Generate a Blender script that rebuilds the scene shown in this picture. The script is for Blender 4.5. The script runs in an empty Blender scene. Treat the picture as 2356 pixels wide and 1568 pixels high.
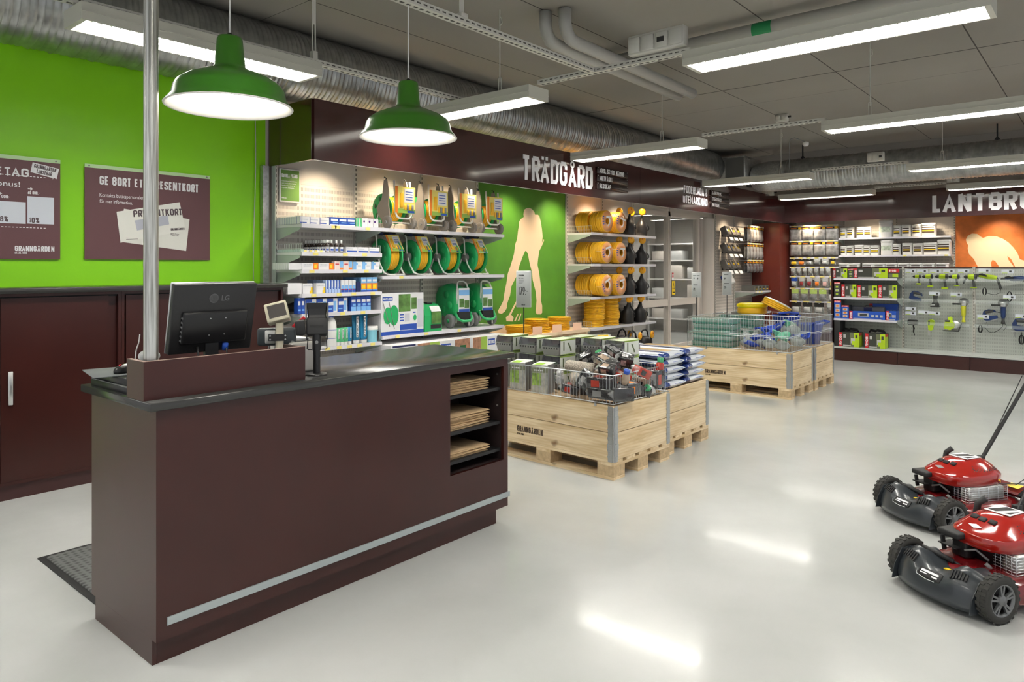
import bpy, bmesh, math, random
from mathutils import Vector, Matrix, Euler
PI = math.pi
R = math.radians
random.seed(7)
SC = bpy.context.scene
COL = SC.collection

# ------------------------------------------------------------ camera
F_, U0, V0, CH = 1636.0, 1178.0, 615.0, 1.55
YAW = math.atan(1382 / 1636)
cam_d = bpy.data.cameras.new('camera')
cam = bpy.data.objects.new('camera', cam_d)
COL.objects.link(cam)
cam.location = (0, 0, CH)
cam.rotation_euler = (PI / 2, 0, YAW)
cam_d.sensor_width = 36
cam_d.lens = F_ / 2356 * 36
cam_d.shift_y = -169 / 2356
cam_d.clip_start = 0.05
SC.camera = cam

# ------------------------------------------------------------ world, view, light levels
SC.view_settings.view_transform = 'Standard'
SC.view_settings.look = 'None'
SC.view_settings.gamma = 1
SC.view_settings.use_curve_mapping = False
SC.view_settings.exposure = 0.70
wd = bpy.data.worlds.new('world'); SC.world = wd; wd.use_nodes = True
wd.node_tree.nodes['Background'].inputs[0].default_value = (0.95, 0.97, 1.0, 1)
wd.node_tree.nodes['Background'].inputs[1].default_value = 0.42
TUBE = 44.0      # fluorescent panels
SPOT = 34.0      # warm shelf spots, watts
BULB = 20.0      # pendant bulbs


# ------------------------------------------------------------ ray helpers: a photo column on a known plane of the room
def _d(px):
    a = (px - U0) / F_
    return (-math.sin(YAW) + a * math.cos(YAW), math.cos(YAW) + a * math.sin(YAW))
def yX(px, X):
    d = _d(px); return d[1] * X / d[0]
def xY(px, Y):
    d = _d(px); return d[0] * Y / d[1]
def pX(px, py, X):
    d = _d(px); t = X / d[0]; return (X, d[1] * t, CH + (V0 - py) / F_ * t)
def pY(px, py, Y):
    d = _d(px); t = Y / d[1]; return (d[0] * t, Y, CH + (V0 - py) / F_ * t)


# ------------------------------------------------------------ materials
MATS = {}
def mat(name, col=(0.8, 0.8, 0.8), rough=0.5, metal=0.0, spec=0.5, emit=None, es=1.0, coat=0.0, alpha=1.0, trans=0.0, noise=0.0, nscale=8.0, bump=0.0, bscale=60.0):
    if name in MATS: return MATS[name]
    m = bpy.data.materials.new(name); m.use_nodes = True
    nt = m.node_tree; b = nt.nodes['Principled BSDF']
    b.inputs['Base Color'].default_value = (*col, 1)
    b.inputs['Roughness'].default_value = rough
    b.inputs['Metallic'].default_value = metal
    b.inputs['Specular IOR Level'].default_value = spec
    b.inputs['Coat Weight'].default_value = coat
    b.inputs['Coat Roughness'].default_value = 0.08
    b.inputs['Alpha'].default_value = alpha
    b.inputs['Transmission Weight'].default_value = trans
    if emit:
        b.inputs['Emission Color'].default_value = (*emit, 1)
        b.inputs['Emission Strength'].default_value = es
    if noise or bump:
        tc = nt.nodes.new('ShaderNodeTexCoord')
    if noise:
        n = nt.nodes.new('ShaderNodeTexNoise'); n.inputs['Scale'].default_value = nscale; n.inputs['Detail'].default_value = 4
        nt.links.new(tc.outputs['Object'], n.inputs['Vector'])
        r = nt.nodes.new('ShaderNodeMapRange')
        r.inputs[1].default_value = 0.3; r.inputs[2].default_value = 0.7
        r.inputs[3].default_value = 1 - noise; r.inputs[4].default_value = 1 + noise
        nt.links.new(n.outputs['Fac'], r.inputs[0])
        mx = nt.nodes.new('ShaderNodeVectorMath'); mx.operation = 'SCALE'
        mx.inputs[0].default_value = col
        nt.links.new(r.outputs[0], mx.inputs['Scale'])
        nt.links.new(mx.outputs[0], b.inputs['Base Color'])
    if bump:
        n2 = nt.nodes.new('ShaderNodeTexNoise'); n2.inputs['Scale'].default_value = bscale
        nt.links.new(tc.outputs['Object'], n2.inputs['Vector'])
        bp = nt.nodes.new('ShaderNodeBump'); bp.inputs['Strength'].default_value = bump; bp.inputs['Distance'].default_value = 0.01
        nt.links.new(n2.outputs['Fac'], bp.inputs['Height'])
        nt.links.new(bp.outputs[0], b.inputs['Normal'])
    MATS[name] = m
    return m

def nodes_of(m): return m.node_tree, m.node_tree.nodes, m.node_tree.links
def mth(nt, op, a, b=None, c=None, clamp=False):
    n = nt.nodes.new('ShaderNodeMath'); n.operation = op; n.use_clamp = clamp
    for i, v in enumerate((a, b, c)):
        if v is None: continue
        if isinstance(v, (int, float)): n.inputs[i].default_value = v
        else: nt.links.new(v, n.inputs[i])
    return n.outputs[0]

def slotted(name, col, axis='Y', px=0.014, pz=0.062, wslot=0.42, hslot=0.55, dark=0.42, rough=0.45):
    """painted steel back panel with rows of punched slots (pattern of the sheet itself)"""
    m = mat(name, col, rough); nt, N, L = nodes_of(m); b = N['Principled BSDF']
    g = N.new('ShaderNodeNewGeometry'); s = N.new('ShaderNodeSeparateXYZ'); L.new(g.outputs['Position'], s.inputs[0])
    h = s.outputs[axis]; z = s.outputs['Z']
    a1 = mth(nt, 'LESS_THAN', mth(nt, 'FRACT', mth(nt, 'DIVIDE', h, px)), wslot)
    a2 = mth(nt, 'LESS_THAN', mth(nt, 'FRACT', mth(nt, 'DIVIDE', z, pz)), hslot)
    lim = mth(nt, 'LESS_THAN', z, 2.36)
    f = mth(nt, 'MULTIPLY', mth(nt, 'MULTIPLY', a1, a2), lim)
    mix = N.new('ShaderNodeMix'); mix.data_type = 'RGBA'
    mix.inputs[6].default_value = (*col, 1); mix.inputs[7].default_value = (*[c * dark for c in col], 1)
    L.new(f, mix.inputs[0]); L.new(mix.outputs[2], b.inputs['Base Color'])
    return m

def pine(name='pine', base=(0.66, 0.47, 0.25), axis=0):
    m = mat(name, base, 0.55); nt, N, L = nodes_of(m); b = N['Principled BSDF']
    tc = N.new('ShaderNodeTexCoord'); mp = N.new('ShaderNodeMapping')
    mp.inputs['Scale'].default_value = [(0.9, 7, 7), (7, 0.9, 7)][axis]
    L.new(tc.outputs['Object'], mp.inputs[0])
    n = N.new('ShaderNodeTexNoise'); n.inputs['Scale'].default_value = 2.2; n.inputs['Detail'].default_value = 5; n.inputs['Distortion'].default_value = 0.6
    L.new(mp.outputs[0], n.inputs['Vector'])
    cr = N.new('ShaderNodeValToRGB')
    cr.color_ramp.elements[0].position = 0.36; cr.color_ramp.elements[0].color = (base[0] * .82, base[1] * .75, base[2] * .64, 1)
    cr.color_ramp.elements[1].position = 0.62; cr.color_ramp.elements[1].color = (base[0] * 1.12, base[1] * 1.14, base[2] * 1.2, 1)
    L.new(n.outputs['Fac'], cr.inputs[0])
    # fine rings
    w = N.new('ShaderNodeTexWave'); w.bands_direction = 'Z'; w.inputs['Scale'].default_value = 14; w.inputs['Distortion'].default_value = 6; w.inputs['Detail'].default_value = 2; w.inputs['Detail Scale'].default_value = .6
    mp2 = N.new('ShaderNodeMapping'); mp2.inputs['Scale'].default_value = [(.25, 1, 1), (1, .25, 1)][axis]
    L.new(tc.outputs['Object'], mp2.inputs[0]); L.new(mp2.outputs[0], w.inputs['Vector'])
    m1 = N.new('ShaderNodeMix'); m1.data_type = 'RGBA'; m1.blend_type = 'MULTIPLY'
    m1.inputs[7].default_value = (.80, .68, .5, 1)
    L.new(mth(nt, 'MULTIPLY', w.outputs['Fac'], .35), m1.inputs[0]); L.new(cr.outputs[0], m1.inputs[6])
    # knots
    v = N.new('ShaderNodeTexVoronoi'); v.inputs['Scale'].default_value = 1.0
    mp3 = N.new('ShaderNodeMapping'); mp3.inputs['Scale'].default_value = [(3.2, 4.2, 5.0), (4.2, 3.2, 5.0)][axis]
    dn = N.new('ShaderNodeTexNoise'); dn.inputs['Scale'].default_value = 9; L.new(tc.outputs['Object'], dn.inputs['Vector']); av = N.new('ShaderNodeVectorMath'); av.operation = 'MULTIPLY_ADD'; av.inputs[1].default_value = (.07, .07, .07); L.new(dn.outputs['Color'], av.inputs[0]); L.new(tc.outputs['Object'], av.inputs[2])
    L.new(av.outputs[0], mp3.inputs[0]); L.new(mp3.outputs[0], v.inputs['Vector'])
    k = N.new('ShaderNodeMapRange'); k.inputs[1].default_value = 0.06; k.inputs[2].default_value = 0.17; k.inputs[3].default_value = 0.9; k.inputs[4].default_value = 0
    L.new(v.outputs['Distance'], k.inputs[0])
    m2 = N.new('ShaderNodeMix'); m2.data_type = 'RGBA'; m2.inputs[7].default_value = (.17, .075, .025, 1)
    L.new(k.outputs[0], m2.inputs[0]); L.new(m1.outputs[2], m2.inputs[6]); L.new(m2.outputs[2], b.inputs['Base Color'])
    return m


# ------------------------------------------------------------ mesh builder
class MB:
    def __init__(s): s.v = []; s.f = []; s.m = []; s.s = []; s.T = Matrix(); s.mi = 0
    def at(s, T): s.T = T; return s
    def mv(s, x=0, y=0, z=0, rx=0, ry=0, rz=0, sc=1.0):
        s.T = Matrix.Translation((x, y, z)) @ Euler((rx, ry, rz)).to_matrix().to_4x4() @ (Matrix.Scale(sc, 4) if isinstance(sc, (int, float)) else Matrix.Diagonal((*sc, 1)))
        return s
    def id(s): s.T = Matrix(); return s
    def use(s, i): s.mi = i; return s
    def add(s, vs, fs, smooth=False, mi=None):
        o = len(s.v); T = s.T
        s.v += [tuple(T @ Vector(p)) for p in vs]
        s.f += [tuple(i + o for i in f) for f in fs]
        s.m += [s.mi if mi is None else mi] * len(fs); s.s += [smooth] * len(fs)
        return s
    def box(s, x0, y0, z0, x1, y1, z1, mi=None):
        return s.add([(x0, y0, z0), (x1, y0, z0), (x1, y1, z0), (x0, y1, z0), (x0, y0, z1), (x1, y0, z1), (x1, y1, z1), (x0, y1, z1)],
                     [(3, 2, 1, 0), (4, 5, 6, 7), (0, 1, 5, 4), (1, 2, 6, 5), (2, 3, 7, 6), (3, 0, 4, 7)], mi=mi)
    def cbox(s, cx, cy, z0, w, d, h, mi=None): return s.box(cx - w / 2, cy - d / 2, z0, cx + w / 2, cy + d / 2, z0 + h, mi)
    def rbox(s, x0, y0, z0, x1, y1, z1, r=0.01, n=2, mi=None, smooth=True):
        """box with rounded edges"""
        r = min(r, (x1 - x0) / 2 - 1e-5, (y1 - y0) / 2 - 1e-5, (z1 - z0) / 2 - 1e-5)
        bm = bmesh.new(); bmesh.ops.create_cube(bm, size=1)
        for v in bm.verts:
            v.co = Vector(((x0 + x1) / 2 + v.co.x * (x1 - x0), (y0 + y1) / 2 + v.co.y * (y1 - y0), (z0 + z1) / 2 + v.co.z * (z1 - z0)))
        bmesh.ops.bevel(bm, geom=bm.edges[:], offset=r, segments=n, affect='EDGES', profile=0.5)
        bm.verts.index_update()
        s.add([v.co[:] for v in bm.verts], [[v.index for v in f.verts] for f in bm.faces], smooth, mi); bm.free()
        return s
    def lathe(s, prof, n=24, axis='Z', mi=None, smooth=True, a0=0, a1=2 * PI, capb=True, capt=True):
        """prof: list of (radius, height)"""
        full = abs(a1 - a0 - 2 * PI) < 1e-6; k = n if full else n + 1
        vs = []; fs = []
        for r, h in prof:
            for i in range(k):
                a = a0 + (a1 - a0) * i / n
                p = (r * math.cos(a), r * math.sin(a), h)
                if axis == 'X': p = (p[2], p[0], p[1])
                elif axis == 'Y': p = (p[1], p[2], p[0])
                vs.append(p)
        for j in range(len(prof) - 1):
            for i in range(n if full else n):
                i2 = (i + 1) % k
                fs.append((j * k + i, j * k + i2, (j + 1) * k + i2, (j + 1) * k + i))
        s.add(vs, fs, smooth, mi)
        if full:
            if capb and prof[0][0] > 1e-6: s.add(vs[:k], [tuple(range(k - 1, -1, -1))], False, mi)
            if capt and prof[-1][0] > 1e-6: s.add(vs[-k:], [tuple(range(k))], False, mi)
        return s
    def cyl(s, r, z0, z1, n=16, axis='Z', mi=None): return s.lathe([(r, z0), (r, z1)], n, axis, mi)
    def ell(s, cx, cy, cz, rx, ry, rz, n=14, mi=None):
        T = s.T; s.T = T @ Matrix.Translation((cx, cy, cz)) @ Matrix.Diagonal((rx, ry, rz, 1))
        s.lathe([(max(math.cos(-PI / 2 + PI * i / (n // 2 + 1)), 1e-4), math.sin(-PI / 2 + PI * i / (n // 2 + 1))) for i in range(n // 2 + 2)], n, mi=mi, capb=False, capt=False)
        s.T = T; return s
    def tube(s, pts, r, n=8, mi=None, closed=False, cap=True):
        pts = [Vector(p) for p in pts]; m = len(pts); vs = []; fs = []
        ref = None
        for i, p in enumerate(pts):
            if closed: d = pts[(i + 1) % m] - pts[i - 1]
            else: d = pts[min(i + 1, m - 1)] - pts[max(i - 1, 0)]
            if d.length < 1e-9: d = Vector((0, 0, 1))
            d.normalize()
            if ref is None:
                ref = Vector((0, 0, 1)) if abs(d.z) < 0.9 else Vector((1, 0, 0))
            u = ref - d * ref.dot(d)
            if u.length < 1e-6: u = d.orthogonal()
            u.normalize(); w = d.cross(u); ref = u
            rr = r[i] if isinstance(r, (list, tuple)) else r
            for k in range(n):
                a = 2 * PI * k / n; vs.append(p + u * math.cos(a) * rr + w * math.sin(a) * rr)
        mm = m if closed else m - 1
        for i in range(mm):
            j = (i + 1) % m
            for k in range(n):
                k2 = (k + 1) % n; fs.append((i * n + k, i * n + k2, j * n + k2, j * n + k))
        if not closed and cap:
            fs.append(tuple(range(n - 1, -1, -1))); fs.append(tuple((m - 1) * n + k for k in range(n)))
        return s.add(vs, fs, True, mi)
    def prism(s, poly, z0, z1, plane='XY', mi=None):
        """extrude polygon; plane XY (z), XZ (y), YZ (x)"""
        n = len(poly)
        def q(p, h): return (p[0], p[1], h) if plane == 'XY' else ((p[0], h, p[1]) if plane == 'XZ' else (h, p[0], p[1]))
        a = sum(poly[i][0] * poly[(i + 1) % n][1] - poly[(i + 1) % n][0] * poly[i][1] for i in range(n))
        if a < 0: poly = poly[::-1]
        if plane == 'XZ': poly = poly[::-1]
        vs = [q(p, z0) for p in poly] + [q(p, z1) for p in poly]
        fs = [tuple(range(n - 1, -1, -1)), tuple(range(n, 2 * n))] + [(i, (i + 1) % n, n + (i + 1) % n, n + i) for i in range(n)]
        return s.add(vs, fs, False, mi)
    def loft(s, rings, closed=True, mi=None, smooth=True, cap=True):
        k = len(rings[0]); vs = [p for r in rings for p in r]; fs = []
        for j in range(len(rings) - 1):
            for i in range(k if closed else k - 1):
                i2 = (i + 1) % k; fs.append((j * k + i, j * k + i2, (j + 1) * k + i2, (j + 1) * k + i))
        if cap and closed: fs.append(tuple(range(k - 1, -1, -1))); fs.append(tuple((len(rings) - 1) * k + i for i in range(k)))
        return s.add(vs, fs, smooth, mi)
    def build(s, name, mats, parent=None, **kw):
        me = bpy.data.meshes.new(name); me.from_pydata(s.v, [], s.f)
        if not isinstance(mats, (list, tuple)): mats = [mats]
        for m in mats: me.materials.append(m)
        me.polygons.foreach_set('material_index', s.m); me.polygons.foreach_set('use_smooth', s.s)
        me.update()
        if any(s.s) and not all(s.s): pass
        o = bpy.data.objects.new(name, me); COL.objects.link(o)
        if parent: o.parent = parent
        for k, v in kw.items(): o[k] = v
        return o

def thing(name, label, cat, loc=(0, 0, 0), rz=0, group=None):
    o = bpy.data.objects.new(name, None); COL.objects.link(o); o.empty_display_size = 0.05
    o.location = loc; o.rotation_euler = (0, 0, rz); o['label'] = label; o['category'] = cat
    if group: o['group'] = group
    return o
def tag(o, label, cat, group=None, loc=None, rz=None):
    o['label'] = label; o['category'] = cat
    if group: o['group'] = group
    if loc is not None: o.location = loc
    if rz is not None: o.rotation_euler = (0, 0, rz)
    return o
def struct(o):
    o['kind'] = 'structure'; return o
KIDS = {}
def dup(root, loc, rz=None, label=None, group=None, rot=None):
    def cp(o, par):
        c = o.copy(); COL.objects.link(c); c.parent = par
        for ch in kids(o): cp(ch, c)
        return c
    r = cp(root, None); r.location = loc
    if rz is not None: r.rotation_euler = (0, 0, rz)
    if rot is not None: r.rotation_euler = rot
    if label: r['label'] = label
    if group: r['group'] = group
    return r
def kids(o):
    if o.name not in KIDS: KIDS[o.name] = list(o.children)
    return KIDS[o.name]

def ordn(i, n, side='left', rev='right'):
    if n == 1: return 'only'
    W = ['', 'second', 'third', 'fourth', 'fifth', 'sixth', 'seventh', 'eighth', 'ninth', 'tenth', 'eleventh', 'twelfth']
    if i == 0: return side + 'most'
    if i == n - 1: return rev + 'most'
    if n == 3: return 'middle'
    if i <= (n - 1) / 2: return W[i] + ' from ' + side
    return W[n - 1 - i] + ' from ' + rev

NTH = ['first', 'second', 'third', 'fourth', 'fifth', 'sixth', 'seventh', 'eighth', 'ninth', 'tenth', 'eleventh', 'twelfth', 'thirteenth', 'fourteenth', 'fifteenth', 'sixteenth']
FONT_CACHE = {}
def _capk():
    c = bpy.data.curves.new('t', 'FONT'); c.body = 'H'; c.size = 1
    o = bpy.data.objects.new('t', c); COL.objects.link(o)
    me = bpy.data.meshes.new_from_object(o.evaluated_get(bpy.context.evaluated_depsgraph_get()))
    k = max(v.co.y for v in me.vertices); bpy.data.objects.remove(o); bpy.data.curves.remove(c); bpy.data.meshes.remove(me); return k
CAPK = _capk()
def text_mesh(body, h, bold=0.0, cond=0.62, ext=0.0008, align='LEFT', spacing=1.0, w=None):
    """letters as a flat extruded mesh in the XZ plane facing -Y, cap height h, origin at baseline"""
    key = (body, h, bold, cond, ext, align, w)
    if key in FONT_CACHE: return FONT_CACHE[key]
    c = bpy.data.curves.new('t', 'FONT'); c.body = body; c.size = h / CAPK; c.extrude = 0; c.offset = bold * h
    c.space_character = spacing; c.space_line = 0.82; c.resolution_u = 3
    o = bpy.data.objects.new('t', c); COL.objects.link(o)
    dg = bpy.context.evaluated_depsgraph_get()
    me = bpy.data.meshes.new_from_object(o.evaluated_get(dg))
    vs = [v.co.copy() for v in me.vertices]; fs = [tuple(p.vertices) for p in me.polygons]
    bpy.data.objects.remove(o); bpy.data.curves.remove(c); bpy.data.meshes.remove(me)
    xs = [v.x for v in vs]; x0, x1 = min(xs), max(xs)
    sx = (w / (x1 - x0)) if w else cond
    off = {'LEFT': x0, 'CENTER': (x0 + x1) / 2, 'RIGHT': x1}[align]
    out = [((v.x - off) * sx, -ext, v.y) for v in vs]
    FONT_CACHE[key] = (out, fs)
    return out, fs
def letters(mb, body, x, z, h, y=0, **kw):
    """add text to an MB: local X right, Z up, front face towards -Y at depth y"""
    mi = kw.pop('mi', None)
    vs, fs = text_mesh(body, h, **kw)
    return mb.add([(x + p[0], y + p[1], z + p[2]) for p in vs], fs, False, mi)
# turns a sheet drawn in XZ facing -Y so that it faces +X (left wall, text runs towards +Y)
def face_x(X, Y=0, Z=0, lean=0): return Matrix.Translation((X, Y, Z)) @ Matrix.Rotation(PI / 2, 4, 'Z') @ Matrix.Rotation(lean, 4, 'X')
def face_y(X, Y, Z=0, lean=0): return Matrix.Translation((X, Y, Z)) @ Matrix.Rotation(lean, 4, 'X')

# ------------------------------------------------------------ shared materials
M_dark = mat('burgundy_laminate', (0.041, 0.0090, 0.0068), 0.30, noise=0.10, nscale=3, spec=0.5)
M_fascia = mat('burgundy_gloss', (0.050, 0.010, 0.009), 0.15, spec=0.9, coat=0.6)
M_black = mat('black_plastic', (0.012, 0.012, 0.013), 0.35)
M_blackm = mat('matt_black', (0.016, 0.016, 0.017), 0.6)
M_top = mat('black_worktop', (0.035, 0.035, 0.034), 0.22, noise=0.05)
M_white = mat('white_paint', (0.78, 0.78, 0.76), 0.4)
M_shelfw = mat('shelf_white', (0.74, 0.73, 0.74), 0.35)
M_shelfg = mat('shelf_grey_green', (0.42, 0.48, 0.43), 0.4)
M_cream = mat('cream_enamel', (0.70, 0.66, 0.60), 0.4)
M_chrome = mat('zinc_wire', (0.70, 0.74, 0.77), 0.28, metal=0.8)
M_galv = mat('galvanised_steel', (0.50, 0.51, 0.50), 0.38, metal=0.85, noise=0.18, nscale=40)
M_alu = mat('brushed_aluminium', (0.62, 0.63, 0.63), 0.35, metal=0.9)
M_paper = mat('price_paper', (0.85, 0.85, 0.86), 0.6)
M_yel = mat('yellow_price_paper', (0.85, 0.74, 0.22), 0.6)
M_lightgrey = mat('light_grey_plastic', (0.52, 0.53, 0.52), 0.45)
M_midgrey = mat('mid_grey_plastic', (0.22, 0.22, 0.22), 0.45)
M_green = mat('reel_green', (0.018, 0.40, 0.12), 0.32)
M_dgreen = mat('dark_green', (0.008, 0.13, 0.03), 0.35)
M_hose = mat('yellow_hose', (0.90, 0.50, 0.02), 0.35)
M_blue = mat('print_blue', (0.02, 0.08, 0.42), 0.4)
M_navy = mat('navy', (0.012, 0.02, 0.10), 0.4)
M_red = mat('print_red', (0.62, 0.02, 0.03), 0.4)
M_orange = mat('print_orange', (0.85, 0.22, 0.02), 0.4)
M_yellow = mat('print_yellow', (0.90, 0.62, 0.02), 0.4)
M_ink = mat('print_ink', (0.03, 0.03, 0.03), 0.6)
M_letter = mat('white_letters', (0.88, 0.88, 0.90), 0.45)
M_film = mat('clear_film', (0.9, 0.92, 0.92), 0.08, alpha=0.22, spec=0.8)
# ------------------------------------------------------------ condensed sign lettering drawn as strokes
_c = .22
G_ = {
 'A': [[(0, 0), (.5, 1), (1, 0)], [(.17, .27), (.83, .27)]], 'B': [[(0, 0), (0, 1)], [(0, 1), (1 - _c, 1), (1, .88), (1, .64), (1 - _c, .53)], [(0, .53), (1 - _c, .53), (1, .4), (1, .13), (1 - _c, 0), (0, 0)]],
 'C': [[(1, .72), (1, .87), (1 - _c, 1), (_c, 1), (0, .87), (0, .13), (_c, 0), (1 - _c, 0), (1, .13), (1, .28)]],
 'D': [[(0, 0), (0, 1), (1 - _c, 1), (1, .87), (1, .13), (1 - _c, 0), (0, 0)]], 'E': [[(1, 1), (0, 1), (0, 0), (1, 0)], [(0, .52), (.85, .52)]],
 'F': [[(1, 1), (0, 1), (0, 0)], [(0, .5), (.85, .5)]], 'G': [[(1, .72), (1, .87), (1 - _c, 1), (_c, 1), (0, .87), (0, .13), (_c, 0), (1 - _c, 0), (1, .13), (1, .47), (.55, .47)]],
 'H': [[(0, 0), (0, 1)], [(1, 0), (1, 1)], [(0, .5), (1, .5)]], 'I': [[(.5, 0), (.5, 1)]], 'J': [[(1, 1), (1, .13), (1 - _c, 0), (_c, 0), (0, .13), (0, .26)]],
 'K': [[(0, 0), (0, 1)], [(1, 1), (.05, .42)], [(.3, .58), (1, 0)]], 'L': [[(0, 1), (0, 0), (1, 0)]], 'M': [[(0, 0), (0, 1), (.5, .35), (1, 1), (1, 0)]],
 'N': [[(0, 0), (0, 1)], [(0, 1), (1, 0)], [(1, 0), (1, 1)]], 'O': [[(_c, 0), (0, .13), (0, .87), (_c, 1), (1 - _c, 1), (1, .87), (1, .13), (1 - _c, 0), (_c, 0)]],
 'P': [[(0, 0), (0, 1)], [(0, 1), (1 - _c, 1), (1, .88), (1, .56), (1 - _c, .44), (0, .44)]], 'R': [[(0, 0), (0, 1)], [(0, 1), (1 - _c, 1), (1, .88), (1, .6), (1 - _c, .48), (0, .48)], [(.5, .48), (1, 0)]],
 'S': [[(1, .74), (1, .87), (1 - _c, 1), (_c, 1), (0, .87), (0, .66), (1, .36), (1, .13), (1 - _c, 0), (_c, 0), (0, .13), (0, .26)]],
 'T': [[(0, 1), (1, 1)], [(.5, 1), (.5, 0)]], 'U': [[(0, 1), (0, .13), (_c, 0), (1 - _c, 0), (1, .13), (1, 1)]], 'V': [[(0, 1), (.5, 0), (1, 1)]],
 'Y': [[(0, 1), (.5, .45), (1, 1)], [(.5, .45), (.5, 0)]], 'Z': [[(0, 1), (1, 1), (0, 0), (1, 0)]], 'X': [[(0, 0), (1, 1)], [(0, 1), (1, 0)]],
 '&': [[(1, .3), (.75, .0), (.25, 0), (0, .15), (0, .35), (.7, .7), (.7, .9), (.5, 1), (.25, .95), (.2, .75), (1, 0)]],
 '0': None, '1': [[(.25, .8), (.6, 1), (.6, 0)]], '2': [[(0, .75), (0, .87), (_c, 1), (1 - _c, 1), (1, .87), (1, .65), (0, 0), (1, 0)]],
 '4': [[(.6, 1), (0, .28), (1, .28)], [(.75, .5), (.75, 0)]], '5': [[(1, 1), (.05, 1), (0, .55), (1 - _c, .6), (1, .47), (1, .13), (1 - _c, 0), (_c, 0), (0, .13)]],
 '6': [[(.8, 1), (0, .45), (0, .13), (_c, 0), (1 - _c, 0), (1, .13), (1, .42), (1 - _c, .54), (.1, .54)]], '7': [[(0, 1), (1, 1), (.3, 0)]],
 '8': [[(_c, .52), (0, .64), (0, .88), (_c, 1), (1 - _c, 1), (1, .88), (1, .64), (1 - _c, .52), (_c, .52), (0, .4), (0, .13), (_c, 0), (1 - _c, 0), (1, .13), (1, .4), (1 - _c, .52)]],
 '9': [[(.2, 0), (1, .55), (1, .87), (1 - _c, 1), (_c, 1), (0, .87), (0, .58), (_c, .46), (.9, .46)]],
 '-': [[(.1, .45), (.9, .45)]], '!': [[(.5, 1), (.5, .32)], [(.5, .1), (.5, 0)]], ':': [[(.5, .65), (.5, .55)], [(.5, .1), (.5, 0)]], ',': [[(.5, .08), (.35, -.15)]], '.': [[(.5, .06), (.5, 0)]],
 '%': [[(.1, .7), (.1, 1), (.4, 1), (.4, .7), (.1, .7)], [(.6, 0), (.6, .3), (.9, .3), (.9, 0), (.6, 0)], [(.15, 0), (.85, 1)]]}
G_['0'] = G_['O']
NARROW = {'I': .35, '1': .6, '!': .35, ':': .35, ',': .35, '.': .3, ' ': .45, 'E': .85, 'F': .82, 'L': .82, 'M': 1.3, 'A': 1.12, 'N': 1.06, '-': .7, 'J': .8, '%': 1.35}
def stroke(mb, pts, s, y, ext, mi=None):
    P_ = [Vector((p[0], p[1])) for p in pts]; n = len(P_); closed = (P_[0] - P_[-1]).length < 1e-6
    if closed: P_ = P_[:-1]; n -= 1
    L_, R_ = [], []
    for i in range(n):
        a = P_[i - 1] if (i or closed) else None; c = P_[(i + 1) % n] if (i < n - 1 or closed) else None
        d1 = (P_[i] - a).normalized() if a is not None else None; d2 = (c - P_[i]).normalized() if c is not None else None
        if d1 is None: nn = Vector((-d2.y, d2.x)); k = 1
        elif d2 is None: nn = Vector((-d1.y, d1.x)); k = 1
        else:
            nn = Vector((-d1.y - d2.y, d1.x + d2.x))
            if nn.length < .2: nn = Vector((-d1.y, d1.x)); k = 1
            else: nn.normalize(); k = min(1 / max(nn.dot(Vector((-d1.y, d1.x))), .3), 1.6)
        L_.append(P_[i] + nn * s / 2 * k); R_.append(P_[i] - nn * s / 2 * k)
    vs = [(p.x, y - ext, p.y) for p in L_] + [(p.x, y - ext, p.y) for p in R_] + [(p.x, y, p.y) for p in L_] + [(p.x, y, p.y) for p in R_]
    fs = []
    for i in range(n if closed else n - 1):
        j = (i + 1) % n
        fs += [(i, n + i, n + j, j), (2 * n + i, i, j, 2 * n + j), (n + i, 3 * n + i, 3 * n + j, n + j)]
    if not closed: fs += [(0, 2 * n, 3 * n, n), (n - 1, 2 * n - 1, 4 * n - 1, 3 * n - 1)]
    mb.add(vs, fs, False, mi)
def din(mb, body, x, z, h, w=None, y=0, ext=.001, sw=.19, gap=.095, align='LEFT', mi=None, vertical=False):
    """condensed capitals; x,z = lower left, cap height h, total width w"""
    cw = .54; q_ = 0
    adv = [cw * NARROW.get({'Å': 'A', 'Ä': 'A', 'Ö': 'O'}.get(c, c), 1.0) for c in body]
    gp = [gap * (.15 if (a_ in 'LATÄÅR' and b_ in 'ATVÄÅY') or (a_ in 'TPF' and b_ in 'A') else 1) for a_, b_ in zip(body, body[1:] + ' ')]
    tot = sum(adv) + sum(gp[:-1])
    kx = (w / tot) if w else h
    x0 = x - (tot * kx / 2 if align == 'CENTER' else 0)
    s = sw * min(h, kx * 1.15) ; cx = x0
    for c, a, g1 in zip(body, adv, gp):
        if c != ' ':
            b = {'Å': 'A', 'Ä': 'A', 'Ö': 'O'}.get(c, c); W = a * kx
            hh = h
            if c in 'ÅÄÖ' : hh = h * .86
            for pl in G_.get(b) or []:
                pts = [(cx + s / 2 + p[0] * (W - s), z + s / 2 + p[1] * (hh - s)) for p in pl]
                if b in 'NHITLEFKPRBDMA':  # flat ends reach the cap lines
                    pts = [(p[0], z if abs(p[1] - z - s / 2) < 1e-6 and b not in 'LEBD' else (z + hh if abs(p[1] - z - hh + s / 2) < 1e-6 and b in 'NHIKLM' else p[1])) for p in pts]
                q_ += 1; stroke(mb, pts, s, y, ext * (1 + .12 * (q_ % 4)), mi)
            if c in 'ÄÖ':
                for k in (.28, .72): mb.box(cx + W * k - s * .45, y - ext, z + h * .92, cx + W * k + s * .45, y, z + h * .92 + s * .8, mi)
            if c == 'Å':
                r = W * .2; zz = z + h * .95
                stroke(mb, [(cx + W / 2 + r * math.cos(k * PI / 5), zz + r * math.sin(k * PI / 5)) for k in range(11)][:-1] + [(cx + W / 2 + r, zz)], s * .45, y, ext, mi)
        cx += a * kx + g1 * kx
    return mb
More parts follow.
